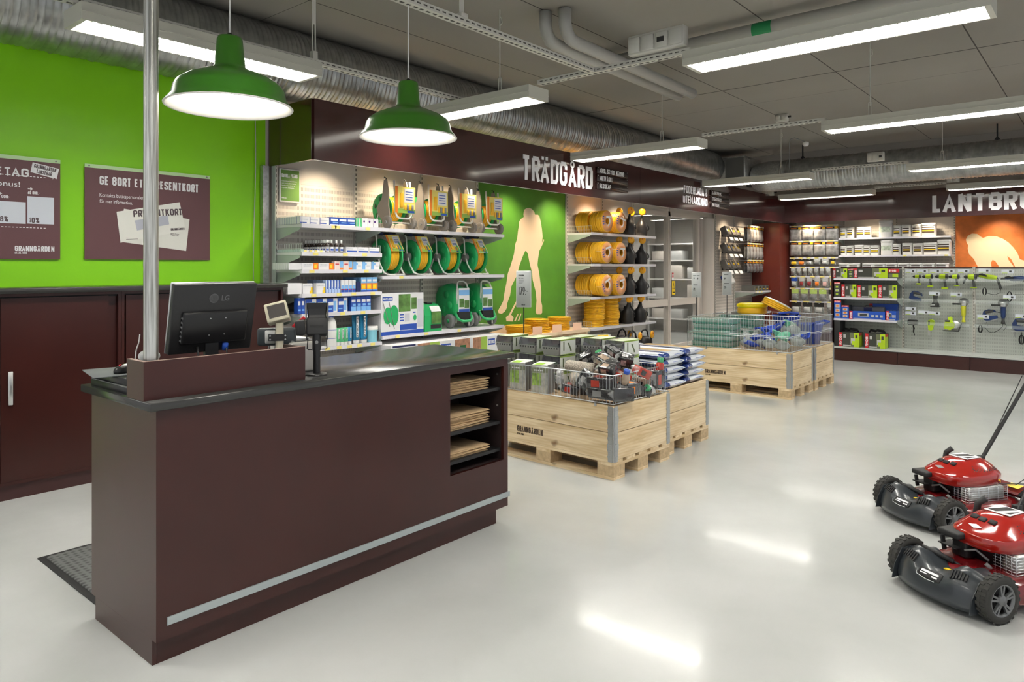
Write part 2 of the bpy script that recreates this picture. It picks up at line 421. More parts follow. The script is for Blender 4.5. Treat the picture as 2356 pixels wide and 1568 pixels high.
# ============================================================ room shell
CEIL = 3.75; WX = -6.10; BY = 16.15
mf = mat('epoxy_floor', (0.60, 0.61, 0.585), 0.20, spec=0.5, coat=0.25)
nt, N, L = nodes_of(mf); b = N['Principled BSDF']
tc = N.new('ShaderNodeTexCoord'); n = N.new('ShaderNodeTexNoise'); n.inputs['Scale'].default_value = 1.1; n.inputs['Detail'].default_value = 6
L.new(tc.outputs['Object'], n.inputs['Vector'])
cr = N.new('ShaderNodeValToRGB'); cr.color_ramp.elements[0].position = .35; cr.color_ramp.elements[0].color = (.43, .445, .43, 1); cr.color_ramp.elements[1].position = .7; cr.color_ramp.elements[1].color = (.51, .52, .51, 1)
L.new(n.outputs['Fac'], cr.inputs[0]); L.new(cr.outputs[0], b.inputs['Base Color'])
n2 = N.new('ShaderNodeTexNoise'); n2.inputs['Scale'].default_value = 5; n2.inputs['Detail'].default_value = 3; L.new(tc.outputs['Object'], n2.inputs['Vector'])
bp = N.new('ShaderNodeBump'); bp.inputs['Strength'].default_value = .06; bp.inputs['Distance'].default_value = .02
L.new(n2.outputs['Fac'], bp.inputs['Height']); L.new(bp.outputs[0], b.inputs['Normal'])
struct(MB().box(-8.9, -2.5, -0.1, 4.5, 17, 0).build('floor', mf))

# ceiling: painted boards with open joints
mc = mat('ceiling_board', (0.30, 0.28, 0.25), 0.75)
nt, N, L = nodes_of(mc); b = N['Principled BSDF']
g = N.new('ShaderNodeNewGeometry'); s = N.new('ShaderNodeSeparateXYZ'); L.new(g.outputs['Position'], s.inputs[0])
def line(axis, off, per, w):
    d = mth(nt, 'ABSOLUTE', mth(nt, 'SUBTRACT', mth(nt, 'FRACT', mth(nt, 'DIVIDE', mth(nt, 'SUBTRACT', s.outputs[axis], off - per / 2), per)), 0.5))
    return mth(nt, 'LESS_THAN', d, w / per / 2)
la = line('X', -1.04, 1.34, 0.012); lb = line('Y', 8.46, 6.0, 0.025); lc = line('Y', 9.4, 6.0, 0.006)
fm = mth(nt, 'MAXIMUM', mth(nt, 'MAXIMUM', la, lb), lc)
nn = N.new('ShaderNodeTexNoise'); nn.inputs['Scale'].default_value = .8
cr = N.new('ShaderNodeValToRGB'); cr.color_ramp.elements[0].color = (.24, .225, .20, 1); cr.color_ramp.elements[1].color = (.32, .30, .27, 1)
L.new(g.outputs['Position'], nn.inputs['Vector']); L.new(nn.outputs['Fac'], cr.inputs[0])
mx = N.new('ShaderNodeMix'); mx.data_type = 'RGBA'; L.new(fm, mx.inputs[0]); L.new(cr.outputs[0], mx.inputs[6]); mx.inputs[7].default_value = (.04, .035, .03, 1)
L.new(mx.outputs[2], b.inputs['Base Color'])
struct(MB().box(-8.9, -2.5, CEIL, 4.5, 17, CEIL + .1).build('ceiling', mc))
M_wallgrey = mat('wall_grey', (0.50, 0.50, 0.47), 0.7)
M_wallgreen = mat('lime_wall', (0.27, 0.70, 0.014), 0.28, spec=0.35)
struct(MB().box(WX - .1, .35, 0, WX, 3.62, CEIL).build('wall_left_green', M_wallgreen))
struct(MB().box(WX - .1, -2.5, 0, WX, .349, CEIL).build('wall_left_near', mat('near_wall_white', (.72, .70, .66), .6)))
# left wall with the glazed door opening (Y 10.35 to 13.2)
mb = MB().box(WX - .1, 3.62, 0, WX, 10.28, CEIL).box(WX - .1, 13.2, 0, WX, 17, CEIL).box(WX - .1, 10.28, 2.55, WX, 13.2, CEIL)
struct(mb.build('wall_left', mat('wall_cream', (0.60, 0.55, 0.49), 0.6)))
struct(MB().box(-8.9, BY, 0, 4.5, BY + .1, CEIL).build('wall_back', mat('wall_beige', (0.42, 0.40, 0.36), 0.7)))
# step in the ceiling above the far duct
struct(MB().box(-6.1, 13.95, 3.30, 4.5, 14.5, CEIL - .001).build('trim_1', mat('beam_paint', (0.34, 0.315, 0.29), .75)))
struct(MB().box(-6.1, 15.15, 3.30, 4.5, 15.32, CEIL - .001).build('trim_2', mat('beam_dark', (0.16, 0.15, 0.14), .75)))
# steel strip between green wall and shelving
struct(MB().box(-6.09, 3.56, 0, -6.04, 3.62, 2.5).build('trim_3', M_galv))
# thin white cable on the green wall
tag(MB().tube([(-6.085, 3.50 + .012 * math.sin(z * 3), z) for z in [1.43 + .1 * i for i in range(17)]], .004).build('cable', M_lightgrey), 'thin pale cable running down the green wall beside the shelving', 'cable')

# ============================================================ fascia boards
def board_end(n, lo): return n
fl = thing('fascia_sign', 'long glossy burgundy fascia board above the left wall shelving, with white department lettering', 'sign', (-5.37, 3.66, 2.5))
MB().box(-.02, 0, 0, 0, 5.65, .54).build('panel', M_fascia, fl)
MB().box(-.02, 5.654, 0, 0, 11.76, .54).build('panel', M_fascia, fl)
MB().box(-.71, -.02, 0, -.0201, 0, .54).build('end_panel', M_fascia, fl)
MB().box(-.005, 0, -.004, .001, 11.7, 0).build('edge_strip', M_alu, fl)
def wall_text(parent, base, body, px0, px1, z, h, X=-5.37, bold=.012, name='lettering', m=M_letter, y0=None, y1=None):
    ya = y0 if y0 is not None else yX(px0, X); yb = y1 if y1 is not None else yX(px1, X)
    mb = MB().at(face_x(X + .002, ya, z)); letters(mb, body, 0, 0, h, w=yb - ya, bold=bold, ext=.003)
    o = mb.build(name, m, parent)
    o.data.transform(Matrix.Translation([-c for c in base])); return o
B0 = (-5.37, 3.66, 2.5)
def fascia_din(parent, base, body, px0, px1, z, h, sw, X=-5.37):
    ya = yX(px0, X); yb = yX(px1, X); mb = MB().at(face_x(X + .002, ya, z)); din(mb, body, 0, 0, h, w=yb - ya, ext=.004, sw=sw)
    o = mb.build('lettering', M_letter, parent); o.data.transform(Matrix.Translation([-c for c in base])); return o
fascia_din(fl, B0, 'TRÄDGÅRD', 1200, 1363, 2.60, .30, .17)
fascia_din(fl, B0, 'FODERLADA &', 1573, 1627, 2.775, .125, .19)
fascia_din(fl, B0, 'UTEMARKNAD', 1571, 1627, 2.61, .125, .19)
M_tag = mat('sign_slat', (0.035, 0.022, 0.02), 0.22)
def slat_signs(pxa, pxb, rows, zt, hh, th, wid):
    ya, yb = yX(pxa, -5.37), yX(pxb, -5.37)
    for i, (body, fr) in enumerate(rows):
        z = zt - (i + 1) * hh
        t = thing('slat_sign', ['upper', 'middle', 'lower'][i] + ' dark slat sign reading ' + body + ' on the burgundy fascia', 'sign', (-5.37, ya, z), group='slat signs on the fascia')
        MB().rbox(.001, 0, .006, .02, yb - ya, hh - .006, .003, 1).build('plate', M_tag, t)
        for yy in (.02, yb - ya - .02):
            MB().mv(.02, yy, hh - .02).cyl(.004, 0, .004, 8, 'X').build('screw', M_alu, t)
        mb = MB().at(face_x(.021, .05, (hh - th) / 2)); din(mb, body, 0, 0, th, w=(yb - ya) * fr, ext=.001)
        mb.build('lettering', M_letter, t)
slat_signs(1372, 1442, [('JORD, SKYDD, NÄRING', .80), ('VILTFÅGEL', .42), ('REDSKAP', .36)], 2.93, .105, .062, 0)
slat_signs(1634, 1677, [('LANTBRUK', .46), ('TRÄDGÅRD', .46), ('BUTIKEN', .34)], 2.91, .105, .055, 0)
# back fascia
FBY = 15.4
fb = thing('fascia_sign', 'glossy burgundy fascia board across the far wall with big white lettering', 'sign', (-5.37, FBY, 2.5))
MB().box(0.001, 0, 0, 9.8, .02, .54).build('panel', M_fascia, fb)
mb = MB().at(face_y(0, 0, 0)); xa = xY(2145, FBY) + 5.37; din(mb, 'LANTBRUK', xa, .085, .32, w=1.78, ext=.004, sw=.215); mb.build('lettering', M_letter, fb)
# corner pillar in burgundy
M_burg2 = mat('burgundy_pillar', (0.17, 0.028, 0.018), 0.22)
struct(MB().box(-6.09, 15.26, 0, -5.42, 16.14, 2.498).build("wall_corner", M_burg2))

# ============================================================ ducts
M_duct = mat('spiral_duct', (0.42, 0.43, 0.42), 0.33, metal=0.9, noise=0.22, nscale=9)
def spiral_duct(L0, L1, r, seam=.14, ribs=3):
    """ribbed tube along +Y"""
    prof = []; y = L0; k = 0
    step = seam / ribs
    while y < L1:
        for j in range(ribs):
            prof += [(r, y), (r - .002, y + .004), (r + .006, y + step * .45), (r + .006, y + step * .7)]
            y += step
        prof += [(r + .012, y - .006), (r - .006, y - .001)]
        k += 1
    return prof
dl = thing('ventilation_duct', 'galvanised spiral ventilation duct running along the left wall under the ceiling', 'duct', (-5.87, 0, 3.43))
MB().lathe(spiral_duct(-2.4, 12.72, .312), 40, 'Y').build('pipe', M_duct, dl)
MB().lathe([(.322, 1.12), (.326, 1.13), (.326, 1.19), (.322, 1.2)], 40, 'Y').build('collar', mat('perforated_band', (.45, .46, .45), .5, metal=.8, bump=1, bscale=200), dl)
MB().rbox(-.22, 12.74, -.24, .71, 13.5, .18, .01, 1).build('transition_box', M_galv, dl)
MB().box(.34, 12.725, -.21, .69, 12.739, .15).build('hatch', mat('hatch_grey', (.10, .10, .095), .5), dl)
for y in (4.6, 8.2, 11.6):
    MB().box(-.01, y, .31, .01, y + .03, CEIL - 3.43 - .001).box(-.03, y - .02, .29, .03, y + .05, .315).build('hanger', M_blackm, dl)
db = thing('ventilation_duct', 'galvanised spiral ventilation duct running across the far end of the shop', 'duct', (-5.15, 13.12, 3.23))
MB().at(Matrix.Rotation(-PI / 2, 4, 'Z')).lathe(spiral_duct(.55, 9.6, .27, .15), 36, 'Y').build('pipe', M_duct, db)
MB().lathe([(.20, .012), (.26, .1), (.285, .4), (.275, .56)], 32, 'X').build('reducer', M_galv, db)
for x in (.9, 3.8, 6.2):
    MB().box(x - .01, -.01, .26, x + .01, .01, .519).prism([(x - .05, .26), (x + .05, .26), (x, .34)], -.004, .004, 'XZ').build('hanger', M_blackm, db)

# ============================================================ fluorescent fixtures
M_tray = mat('fixture_enamel', (0.56, 0.55, 0.48), 0.45)
M_lit = mat('lit_panel', (1, 1, 1), 0.5, emit=(1.0, 0.97, 0.90), es=TUBE)
M_fin = mat('louvre_white', (0.38, 0.38, 0.37), 0.3)
ZL = 2.92
def fixture(Lh, W=.26):
    """fixture along local X, length Lh, origin centre at the bottom rim"""
    t = thing('ceiling_light', '', 'light')
    h = Lh / 2; w = W / 2
    mb = MB()
    mb.box(-h, -w, .0, h, -w + .012, .10).box(-h, w - .012, .0, h, w, .10).box(-h, -w + .012, .095, h, w - .012, .10)
    mb.box(-h, -w + .012, 0, -h + .03, w - .012, .095).box(h - .03, -w + .012, 0, h, w - .012, .095)
    mb.box(-h, -w - .006, .045, h, -w, .052).box(-h, w, .045, h, w + .006, .052)
    mb.build('housing', M_tray, t)
    MB().box(-h + .031, -w + .0125, .002, h - .031, -w + .0138, .094).box(-h + .031, w - .0138, .002, h - .031, w - .0125, .094).build('reflector', M_fin, t)
    MB().box(-h + .03, -w + .014, .066, h - .03, w - .014, .094).build('lamp_panel', M_lit, t)
    mb = MB(); n = int((Lh - .1) / .05)
    for i in range(n):
        x = -h + .06 + i * .05
        mb.add([(x - .010, -w + .016, .014), (x + .010, -w + .016, .014), (x, -w + .016, -.006), (x - .010, w - .016, .014), (x + .010, w - .016, .014), (x, w - .016, -.006)],
               [(0, 1, 4, 3), (1, 2, 5, 4), (2, 0, 3, 5), (0, 2, 1), (3, 4, 5)])
    mb.build('louvre', M_fin, t)
    return t
fx = fixture(1.75)
def place_fx(x, y, label, src=[fx], rz=0):
    if src[0] is not None and not src[0].get('label'):
        o = fx; o.location = (x, y, ZL); o['label'] = label
    else: o = dup(fx, (x, y, ZL), 0, label)
    o['group'] = 'fluorescent ceiling fixtures'
    return o
place_fx(-4.45, 4.57, 'fluorescent fixture behind the smaller green pendant, its left end over the burgundy fascia')
place_fx(-1.36, 4.57, 'largest fluorescent fixture, at the top right with a green banded pipe behind it')
place_fx(-4.44, 7.58, 'fluorescent fixture with its left end just above the big white letters of the fascia')
place_fx(-1.36, 7.58, 'second largest fluorescent fixture on the right side, below the big one')
place_fx(-4.42, 11.37, 'fluorescent fixture in front of the duct corner box')
place_fx(-1.36, 11.42, 'fluorescent fixture crossing the far duct at the right edge')
place_fx(-4.30, 14.6, 'small far fluorescent fixture in front of the left part of the far fascia')
place_fx(-1.38, 14.7, 'small far fluorescent fixture just above the white lettering of the far fascia')
fy = fixture(1.56, .27); fy.location = (-4.47, 2.24, ZL); fy.rotation_euler = (0, 0, PI / 2)
fy['label'] = 'fluorescent fixture at the top left, crossed by the steel pole and the larger green pendant'; fy['group'] = 'fluorescent ceiling fixtures'
# rows of the same fixtures that stand outside the frame but light the floor and walls
for kf, (x, y) in enumerate(((1.75, 4.57), (1.75, 7.58), (1.75, 11.4), (-1.36, 1.2), (1.75, 1.2), (-4.4, -.4), (-1.36, -1.4))):
    dup(fx, (x, y, ZL), 0, ['fluorescent fixture beyond the right picture edge, in the nearest crosswise row', 'fluorescent fixture beyond the right picture edge, in the second crosswise row', 'fluorescent fixture beyond the right picture edge, in the third crosswise row', 'fluorescent fixture above the viewer, right of the trays', 'fluorescent fixture above and right of the viewer', 'fluorescent fixture behind the viewer near the white wall', 'fluorescent fixture behind the viewer, farthest back'][kf], 'fluorescent ceiling fixtures')

# cable trays: perforated white channels the fixtures hang from
M_traym = mat('tray_white', (0.58, 0.57, 0.52), 0.5)
nt, N, L = nodes_of(M_traym); b = N['Principled BSDF']
def tray(a, bb, label):
    a = Vector(a); bb = Vector(bb); d = bb - a; Lh = d.length; rz = math.atan2(d.y, d.x)
    t = thing('cable_tray', label, 'tray', a, rz, 'perforated cable trays')
    mb = MB().box(0, -.03, 0, Lh, -.024, .035).box(0, .024, 0, Lh, .03, .035).box(0, -.024, 0, Lh, .024, .005).use(1); k = 0
    while .04 + k * .05 < Lh - .04:
        x = .03 + k * .05
        mb.box(x, -.008, -.0012, x + .028, .008, .0); mb.box(x, -.0312, .014, x + .028, -.0301, .022); k += 1
    mb.build('channel', [M_traym, mat('slot_dark', (.09, .085, .075), .8)], t)
    return t
tray((-4.47, -1.5, 3.035), (-4.47, 5.0, 3.035), 'perforated tray along the shop carrying the light at the top left')
tray((-3.04, -1.5, 3.035), (-3.04, 4.53, 3.035), 'perforated tray running diagonally from the top edge to the tray junction')
tray((-3.57, 4.57, 3.035), (-2.23, 4.57, 3.035), 'short perforated tray joining the two nearest crosswise fixtures')
tray((-3.56, 7.58, 3.035), (-2.23, 7.58, 3.035), 'perforated tray joining the two fixtures of the second crosswise row')
tray((-3.54, 11.4, 3.035), (-2.23, 11.4, 3.035), 'perforated tray joining the two fixtures in front of the far duct')
tray((-3.42, 14.65, 3.035), (-2.26, 14.65, 3.035), 'perforated tray joining the two farthest fixtures')
# suspension rods
rod_pts = [(1150, 4.57), (1523, 7.58), (2002, 7.58), (1797, 11.4), (2168, 11.4), (1934, 14.6)]
for i, (px, Y) in enumerate(rod_pts):
    x = xY(px, Y)
    t = thing('suspension_rod', ['rod above the left fixture of the nearest crosswise row', 'rod above the left fixture of the second crosswise row', 'rod above the right fixture of the second crosswise row', 'rod above the fixture beside the duct corner box', 'rod above the fixture crossing the far duct', 'rod above the small far left fixture'][i] + ', thin white steel', 'rod', (x, Y, 3.03), group='suspension rods')
    MB().cyl(.005, .1, CEIL - 3.03, 8).build('wire', M_traym, t)
    MB().box(-.018, -.003, 0, -.012, .003, .14).box(.012, -.003, 0, .018, .003, .14).box(-.018, -.003, .13, .018, .003, .14).build('hook', M_traym, t)
    MB().tube([(0, 0, .66), (.02, 0, .64), (.025, 0, .6), (0, 0, .58)], .004, 6).build('clip', M_traym, t)
x, y = -4.47, yX(722, -4.47)
t = thing('suspension_rod', 'flat perforated hanger strip above the right end of the top left fixture', 'rod', (x, y, 3.03))
MB().box(-.003, -.016, .1, .003, -.008, .719).box(-.003, .008, .1, .003, .016, .719).box(-.003, -.008, .3, .003, .008, .719).build('strip', M_traym, t)
MB().box(-.02, -.02, 0, .02, .02, .10).build('bracket', M_traym, t)
t = thing('suspension_rod', 'perforated hanger strip holding the diagonal tray near the top edge', 'rod', (-3.04, yX(1062, -3.04), 3.07))
MB().box(-.003, -.018, 0, .003, .018, .679).build('strip', M_traym, t)
MB().rbox(-.03, -.03, 0, .03, .03, .03, .004, 1).build('bracket', M_traym, t)
# electrical boxes on the trays
def ebox(x0, x1, y, z, h, label, n=4):
    t = thing('junction_box', label, 'electrical box', (x0, y, z))
    MB().rbox(0, -.02, 0, x1 - x0, .05, h, .006, 1).build('housing', M_traym, t)
    w = (x1 - x0) / n
    for i in range(n):
        MB().rbox(i * w + .008, -.035, .012, (i + 1) * w - .008, -.019, h - .02, .004, 1).build('cover', M_traym, t)
    MB().box(w * 2.2, -.0375, h * .35, w * 2.7, -.0352, h * .6).build('socket', M_ink, t)
    return t
ebox(xY(1448, 4.5), xY(1576, 4.5), 4.5, 3.08, .14, 'cream junction box with sockets on the tray junction left of the big fixture')
ebox(xY(1784, 10.3), xY(1812, 10.3), 10.3, 3.645, .104, 'small white box hanging below the ceiling above the far tray', 2)
ebox(xY(1995, 11.3), xY(2034, 11.3), 11.3, 3.09, .13, 'white junction box in front of the middle of the far duct', 3)
ebox(xY(1755, 14.55), xY(1780, 14.55), 14.55, 3.02, .13, 'small grey box left of the farthest left fixture', 2)
ebox(xY(2178, 14.6), xY(2208, 14.6), 14.6, 3.05, .13, 'small grey box above the farthest right fixture', 2)
# drain pipes under the ceiling
M_pipe = mat('grey_pipe', (0.40, 0.395, 0.37), 0.4)
def bend(pts, r): return MB().tube(pts, r, 14)
for i, (dx, lab) in enumerate(((0, 'grey drain pipe under the ceiling, left one of the bent pair'), (.17, 'grey drain pipe under the ceiling, right one of the bent pair'))):
    x = -3.72 + dx; y0 = 4.85 + .05 * i
    t = tag(bend([(x, y0, 3.74), (x, y0, 3.62), (x, y0 + .02, 3.56), (x, y0 + .07, 3.51), (x, y0 + .15, 3.495), (x, 7.3, 3.47)], .055).build('drain_pipe', M_pipe), lab, 'pipe')
big = thing('ceiling_pipe', 'thick grey pipe with a green band crossing the ceiling behind the big fixture', 'pipe', (-4.0, 6.15, 3.625))
MB().lathe([(.03, 0), (.065, .01), (.065, 5.9)], 20, 'X').build('pipe', M_pipe, big)
xb = xY(1755, 6.15) + 4.0
MB().lathe([(.0665, xb - .08), (.0665, xb + .09)], 20, 'X', capb=False, capt=False).build('band', mat('band_green', (.01, .22, .07), .5), big)
# smoke detector arm
sx, sy = xY(1797, 11.0), 11.0
t = thing('smoke_detector', 'small white detector on a bent dark tube under the ceiling', 'detector', (sx, 11.37, 3.4))
MB().tube([(0, 0, -.36), (0, 0, .12), (.02, 0, .17), (.08, 0, .18), (.24, 0, .10)], .007, 8).build('arm', M_midgrey, t)
MB().mv(.25, 0, .03).lathe([(.03, 0), (.045, .02), (.045, .06), (.02, .07)], 16).build('head', M_white, t)

# warm display spots hidden behind the fascia (real lamp bodies with a spot light each)
M_spotb = mat('spot_body', (.6, .6, .58), .4); M_spotg = mat('spot_glass', (1, 1, 1), .4, emit=(1, .8, .55), es=12)
def shelf_spot(x, y, z, aim, e=1.0, label='small warm display spotlight behind the fascia'):
    t = thing('display_spotlight', label, 'spotlight', (x, y, z), group='display spotlights')
    d = Vector(aim) - Vector((x, y, z)); q = d.to_track_quat('-Z', 'Y')
    MB().at(q.to_matrix().to_4x4()).lathe([(.02, .09), (.035, .08), (.04, 0), (.036, -.01)][::-1], 14).build('body', M_spotb, t)
    (MB().box(0, -.008, .05, .128, .008, .066) if x < -5.45 and y < 15.3 else MB().box(-.008, -.09, .05, .008, 0, .066)).build('arm', M_spotb, t)
    ld = bpy.data.lights.new('spot_lamp', 'SPOT'); ld.energy = SPOT * e; ld.color = (1, .80, .56); ld.spot_size = R(95); ld.spot_blend = 1; ld.shadow_soft_size = .04
    lo = bpy.data.objects.new('spot_lamp', ld); COL.objects.link(lo); lo.parent = t; lo.rotation_euler = q.to_euler(); lo.location = q @ Vector((0, 0, -.04))
    return t
for ks, y in enumerate((4.15, 5.0, 5.9, 7.0, 8.0, 8.9, 9.7)):
    shelf_spot(-5.50, y, 2.63, (-5.98, y, 1.95), label=f'small warm spotlight hidden behind the left fascia, {NTH[ks]} counted from the green wall')
for ks, y in enumerate((13.8, 14.7)): shelf_spot(-5.50, y, 2.63, (-5.98, y, 1.95), .9, 'small warm spotlight behind the far end of the left fascia, ' + ('nearer one', 'farther one')[ks])
for ks, x in enumerate((-4.9, -3.8, -2.7, -1.6, -.5)): shelf_spot(x, 15.5, 2.60, (x, 16.0, 1.75), .9, f'small warm spotlight hidden behind the far fascia, {NTH[ks]} from the corner pillar')
# ============================================================ text on a flat sheet of the left wall, from its photographed corners
def wtxt(mb, body, X, pxl, pyb, pyt, pxr, **kw):
    a = pX(pxl, pyb, X); t = pX(pxl, pyt, X); y1 = yX(pxr, X)
    return letters(mb, body, a[1], a[2], t[2] - a[2], w=y1 - a[1], **kw)
def wdin(mb, body, X, pxl, pyb, pyt, pxr, **kw):
    a = pX(pxl, pyb, X); t = pX(pxl, pyt, X); return din(mb, body, a[1], a[2], t[2] - a[2], w=yX(pxr, X) - a[1], **kw)
def wrect(mb, X, pxl, pxr, pyt, pyb, dy=0, dd=.001):
    """rect in sheet space (x = world Y, z = world Z) taken at its left edge"""
    a = pX(pxl, pyb, X); t = pX(pxl, pyt, X); mb.box(a[1], -dd, a[2], yX(pxr, X), 0, t[2]); return mb

# ============================================================ posters on the green wall
M_poster = mat('poster_mauve', (0.155, 0.075, 0.082), 0.40, spec=.3)
M_strip = mat('poster_strip', (0.55, 0.78, 0.42), 0.3)
M_env = mat('envelope_print', (0.80, 0.80, 0.74), 0.6)
M_lil = mat('lilac_print', (0.50, 0.52, 0.60), 0.5)
def poster(y0, y1, z0, z1, label):
    t = thing('poster', label, 'poster', (-6.085, y0, z0), group='burgundy posters on the lime wall')
    MB().box(0, 0, 0, .003, y1 - y0, z1 - z0 - .028).build('sheet', M_poster, t)
    MB().box(0, 0, z1 - z0 - .028, .006, y1 - y0, z1 - z0).build('hanging_strip', M_strip, t)
    mb = MB()
    for y in (.03, y1 - y0 - .03): mb.mv(.006, y, z1 - z0 - .014).cyl(.006, 0, .004, 10, 'X')
    mb.build('screw', M_midgrey, t)
    return t
def onposter(t, build_fn, mats, name='lettering', d=.0035):
    mb = MB(); build_fn(mb)
    o = mb.build(name, mats, t)
    loc = t.location
    o.data.transform(Matrix.Translation((d, -loc.y, -loc.z)) @ Matrix.Rotation(PI / 2, 4, 'Z'))
    return o
XP = -6.082
t = poster(.904, 1.904, 1.612, 2.362, 'burgundy poster cut by the left picture edge, with two pale bars marked with percentages')
def f(mb):
    wdin(mb, 'FÖRETAG', XP, -72, 396, 376, 66); wtxt(mb, '5% bonus!', XP, -60, 422, 410, 46, bold=.012)
    wdin(mb, '40 000:-', XP, -10, 454, 447, 24); wdin(mb, '60 000:-', XP, 64, 446, 439, 91)
    wdin(mb, 'GRANNGÅRDEN', XP, 34, 577, 565, 125); wdin(mb, 'ETABL.1880', XP, 34, 583.5, 579.5, 62)
    for (xl, yt) in ((-8, 441), (64, 431)):
        a = pX(xl, yt + 3, XP); mb.box(a[1], -.001, a[2] - .004, a[1] + .022, 0, a[2] + .004); mb.prism([(a[1] + .016, a[2] - .013), (a[1] + .016, a[2] + .013), (a[1] + .034, a[2])], -.001, 0, 'XZ')
    for k in range(38):
        y = .98 + k * .022
        mb.box(y, -.001, 2.216, y + .013, 0, 2.221); mb.box(y, -.001, 1.840, y + .013, 0, 1.845)
onposter(t, f, M_letter)
def f(mb): wrect(mb, XP, -12, 59, 461, 512); wrect(mb, XP, 63, 124, 451, 514); wrect(mb, XP, -90, -15, 468, 510)
onposter(t, f, mat('bar_print', (.72, .76, .84), .5), 'bar_chart')
def f(mb): wdin(mb, '8%', XP, 0, 509, 497, 19, ext=.0016); wdin(mb, '10%', XP, 67, 512, 500, 91, ext=.0016)
onposter(t, f, mat('print_grey', (.10, .07, .08), .5), 'percent_figures')
def f(mb):
    a = [pX(px, py, XP) for px, py in ((75, 373), (136, 388.5), (130, 412), (124, 409), (121, 412.5), (121, 409.5), (70, 395.5))]
    mb.prism([(p[1], p[2]) for p in a], -.001, 0, 'XZ')
onposter(t, f, M_letter, 'speech_bubble')
def f(mb):
    c = pX(103, 392, XP); T = Matrix.Translation((c[1], -.0012, c[2])) @ Matrix.Rotation(R(9), 4, 'Y')
    mb.at(T); din(mb, 'GRANNGÅRDEN', 0, .004, .028, w=.145, align='CENTER'); din(mb, 'LANSERAR', 0, -.032, .028, w=.10, align='CENTER'); mb.id()
onposter(t, f, mat('print_grey', (.10, .07, .08), .5), 'bubble_text')

t = poster(2.071, 3.071, 1.615, 2.356, 'burgundy gift card poster right of the steel pole, with two white envelopes')
def f(mb):
    wdin(mb, 'GE BORT ETT PRESENTKORT', XP, 229, 424, 404, 457)
    wtxt(mb, 'Kontakta butikspersonalen', XP, 229, 452, 443.5, 331, bold=.004); wtxt(mb, 'för mer information.', XP, 229, 466, 457.5, 305, bold=.004)
onposter(t, f, M_letter)
def quad(mb, pts, dd): 
    a = [pX(px, py, XP) for px, py in pts]; mb.prism([(p[1], p[2]) for p in a], -dd, 0, 'XZ')
def f(mb):
    quad(mb, ((285, 480), (278, 556), (428, 577), (436, 504)), .001)
onposter(t, f, M_env, 'rear_envelope')
def f(mb): quad(mb, ((268, 487), (413, 465), (427, 530), (277, 558)), .002)
onposter(t, f, mat('envelope_front', (.86, .86, .80), .6), 'front_envelope')
def f(mb): quad(mb, ((310, 507), (385, 495), (389, 516), (315, 530)), .0026)
onposter(t, f, M_lil, 'envelope_window')
def f(mb):
    for s, px, py, w, h in (('PRESENTKORT', 307, 499, .40, .055), ('GRANNGÅRDEN', 393, 530, .115, .018)):
        c = pX(px, py, XP); mb.at(Matrix.Translation((c[1], -.0027, c[2])) @ Matrix.Rotation(R(-5.5), 4, 'Y')); din(mb, s, 0, 0, h, w=w); mb.id()
    c = pX(392, 541, XP); mb.at(Matrix.Translation((c[1], -.0012, c[2])) @ Matrix.Rotation(R(6), 4, 'Y')); letters(mb, 'PRESENTKORT', 0, 0, .02, w=.07, bold=.01); mb.id()
    for k in range(2):
        c = pX(290, 548 + k * 3, XP); mb.box(c[1], -.0028, c[2], c[1] + .09, 0, c[2] + .003)
onposter(t, f, mat('print_grey', (.10, .07, .08), .5), 'envelope_print')

# ============================================================ burgundy wall cabinets
ctop = tag(MB().rbox(0, 0, 0, .53, 3.1, .035, .003, 1).build('cabinet_top', M_top), 'black worktop lying across the burgundy wall cabinets', 'worktop', loc=(-6.09, .42, 1.375))
def cab(y0, y1, label, dy0, dy1, handle):
    t = thing('sliding_cabinet', label, 'cabinet', (-6.08, y0, 0), group='burgundy wall cabinets')
    w = y1 - y0
    MB().box(0, 0, .1, .47, .02, 1.374).box(0, w - .02, .1, .47, w, 1.374).box(0, .02, .1, .47, w - .02, .12).box(0, .02, 1.354, .47, w - .02, 1.374).box(0, .02, .12, .015, w - .02, 1.354).build('body', M_dark, t)
    MB().box(.02, .005, 0, .455, w - .005, .10).build('plinth', mat('plinth_burgundy', (.05, .017, .016), .45), t)
    MB().box(.425, w * .48, .125, .443, w - .022, 1.35).build('door', M_dark, t)
    d = MB().box(.449, dy0 - y0, .118, .469, dy1 - y0, 1.345).box(.469, dy0 - y0, .118, .4705, dy1 - y0, .123).build('door', M_dark, t)
    if handle: MB().rbox(.4706, handle - y0 - .014, .633, .482, handle - y0 + .014, .856, .003, 1).build('handle', M_alu, d)
    MB().box(.443, .02, 1.34, .449, w - .02, 1.354).build('rail', M_blackm, t)
    return t
cab(.78, 2.155, 'left burgundy sliding door cabinet with an aluminium bar handle', 1.41, 2.07, 1.462)
cab(2.158, 3.50, 'right burgundy cabinet, mostly hidden behind the cash desk', 2.19, 2.86, None)
tag(MB().rbox(0, 0, 0, .05, .04, .09, .004, 1).box(.01, .005, .09, .04, .035, .093).build('till_device', M_lightgrey), 'small pale device standing in the dark cabinet opening at the left edge', 'device', loc=(-5.75, 1.2, .121))

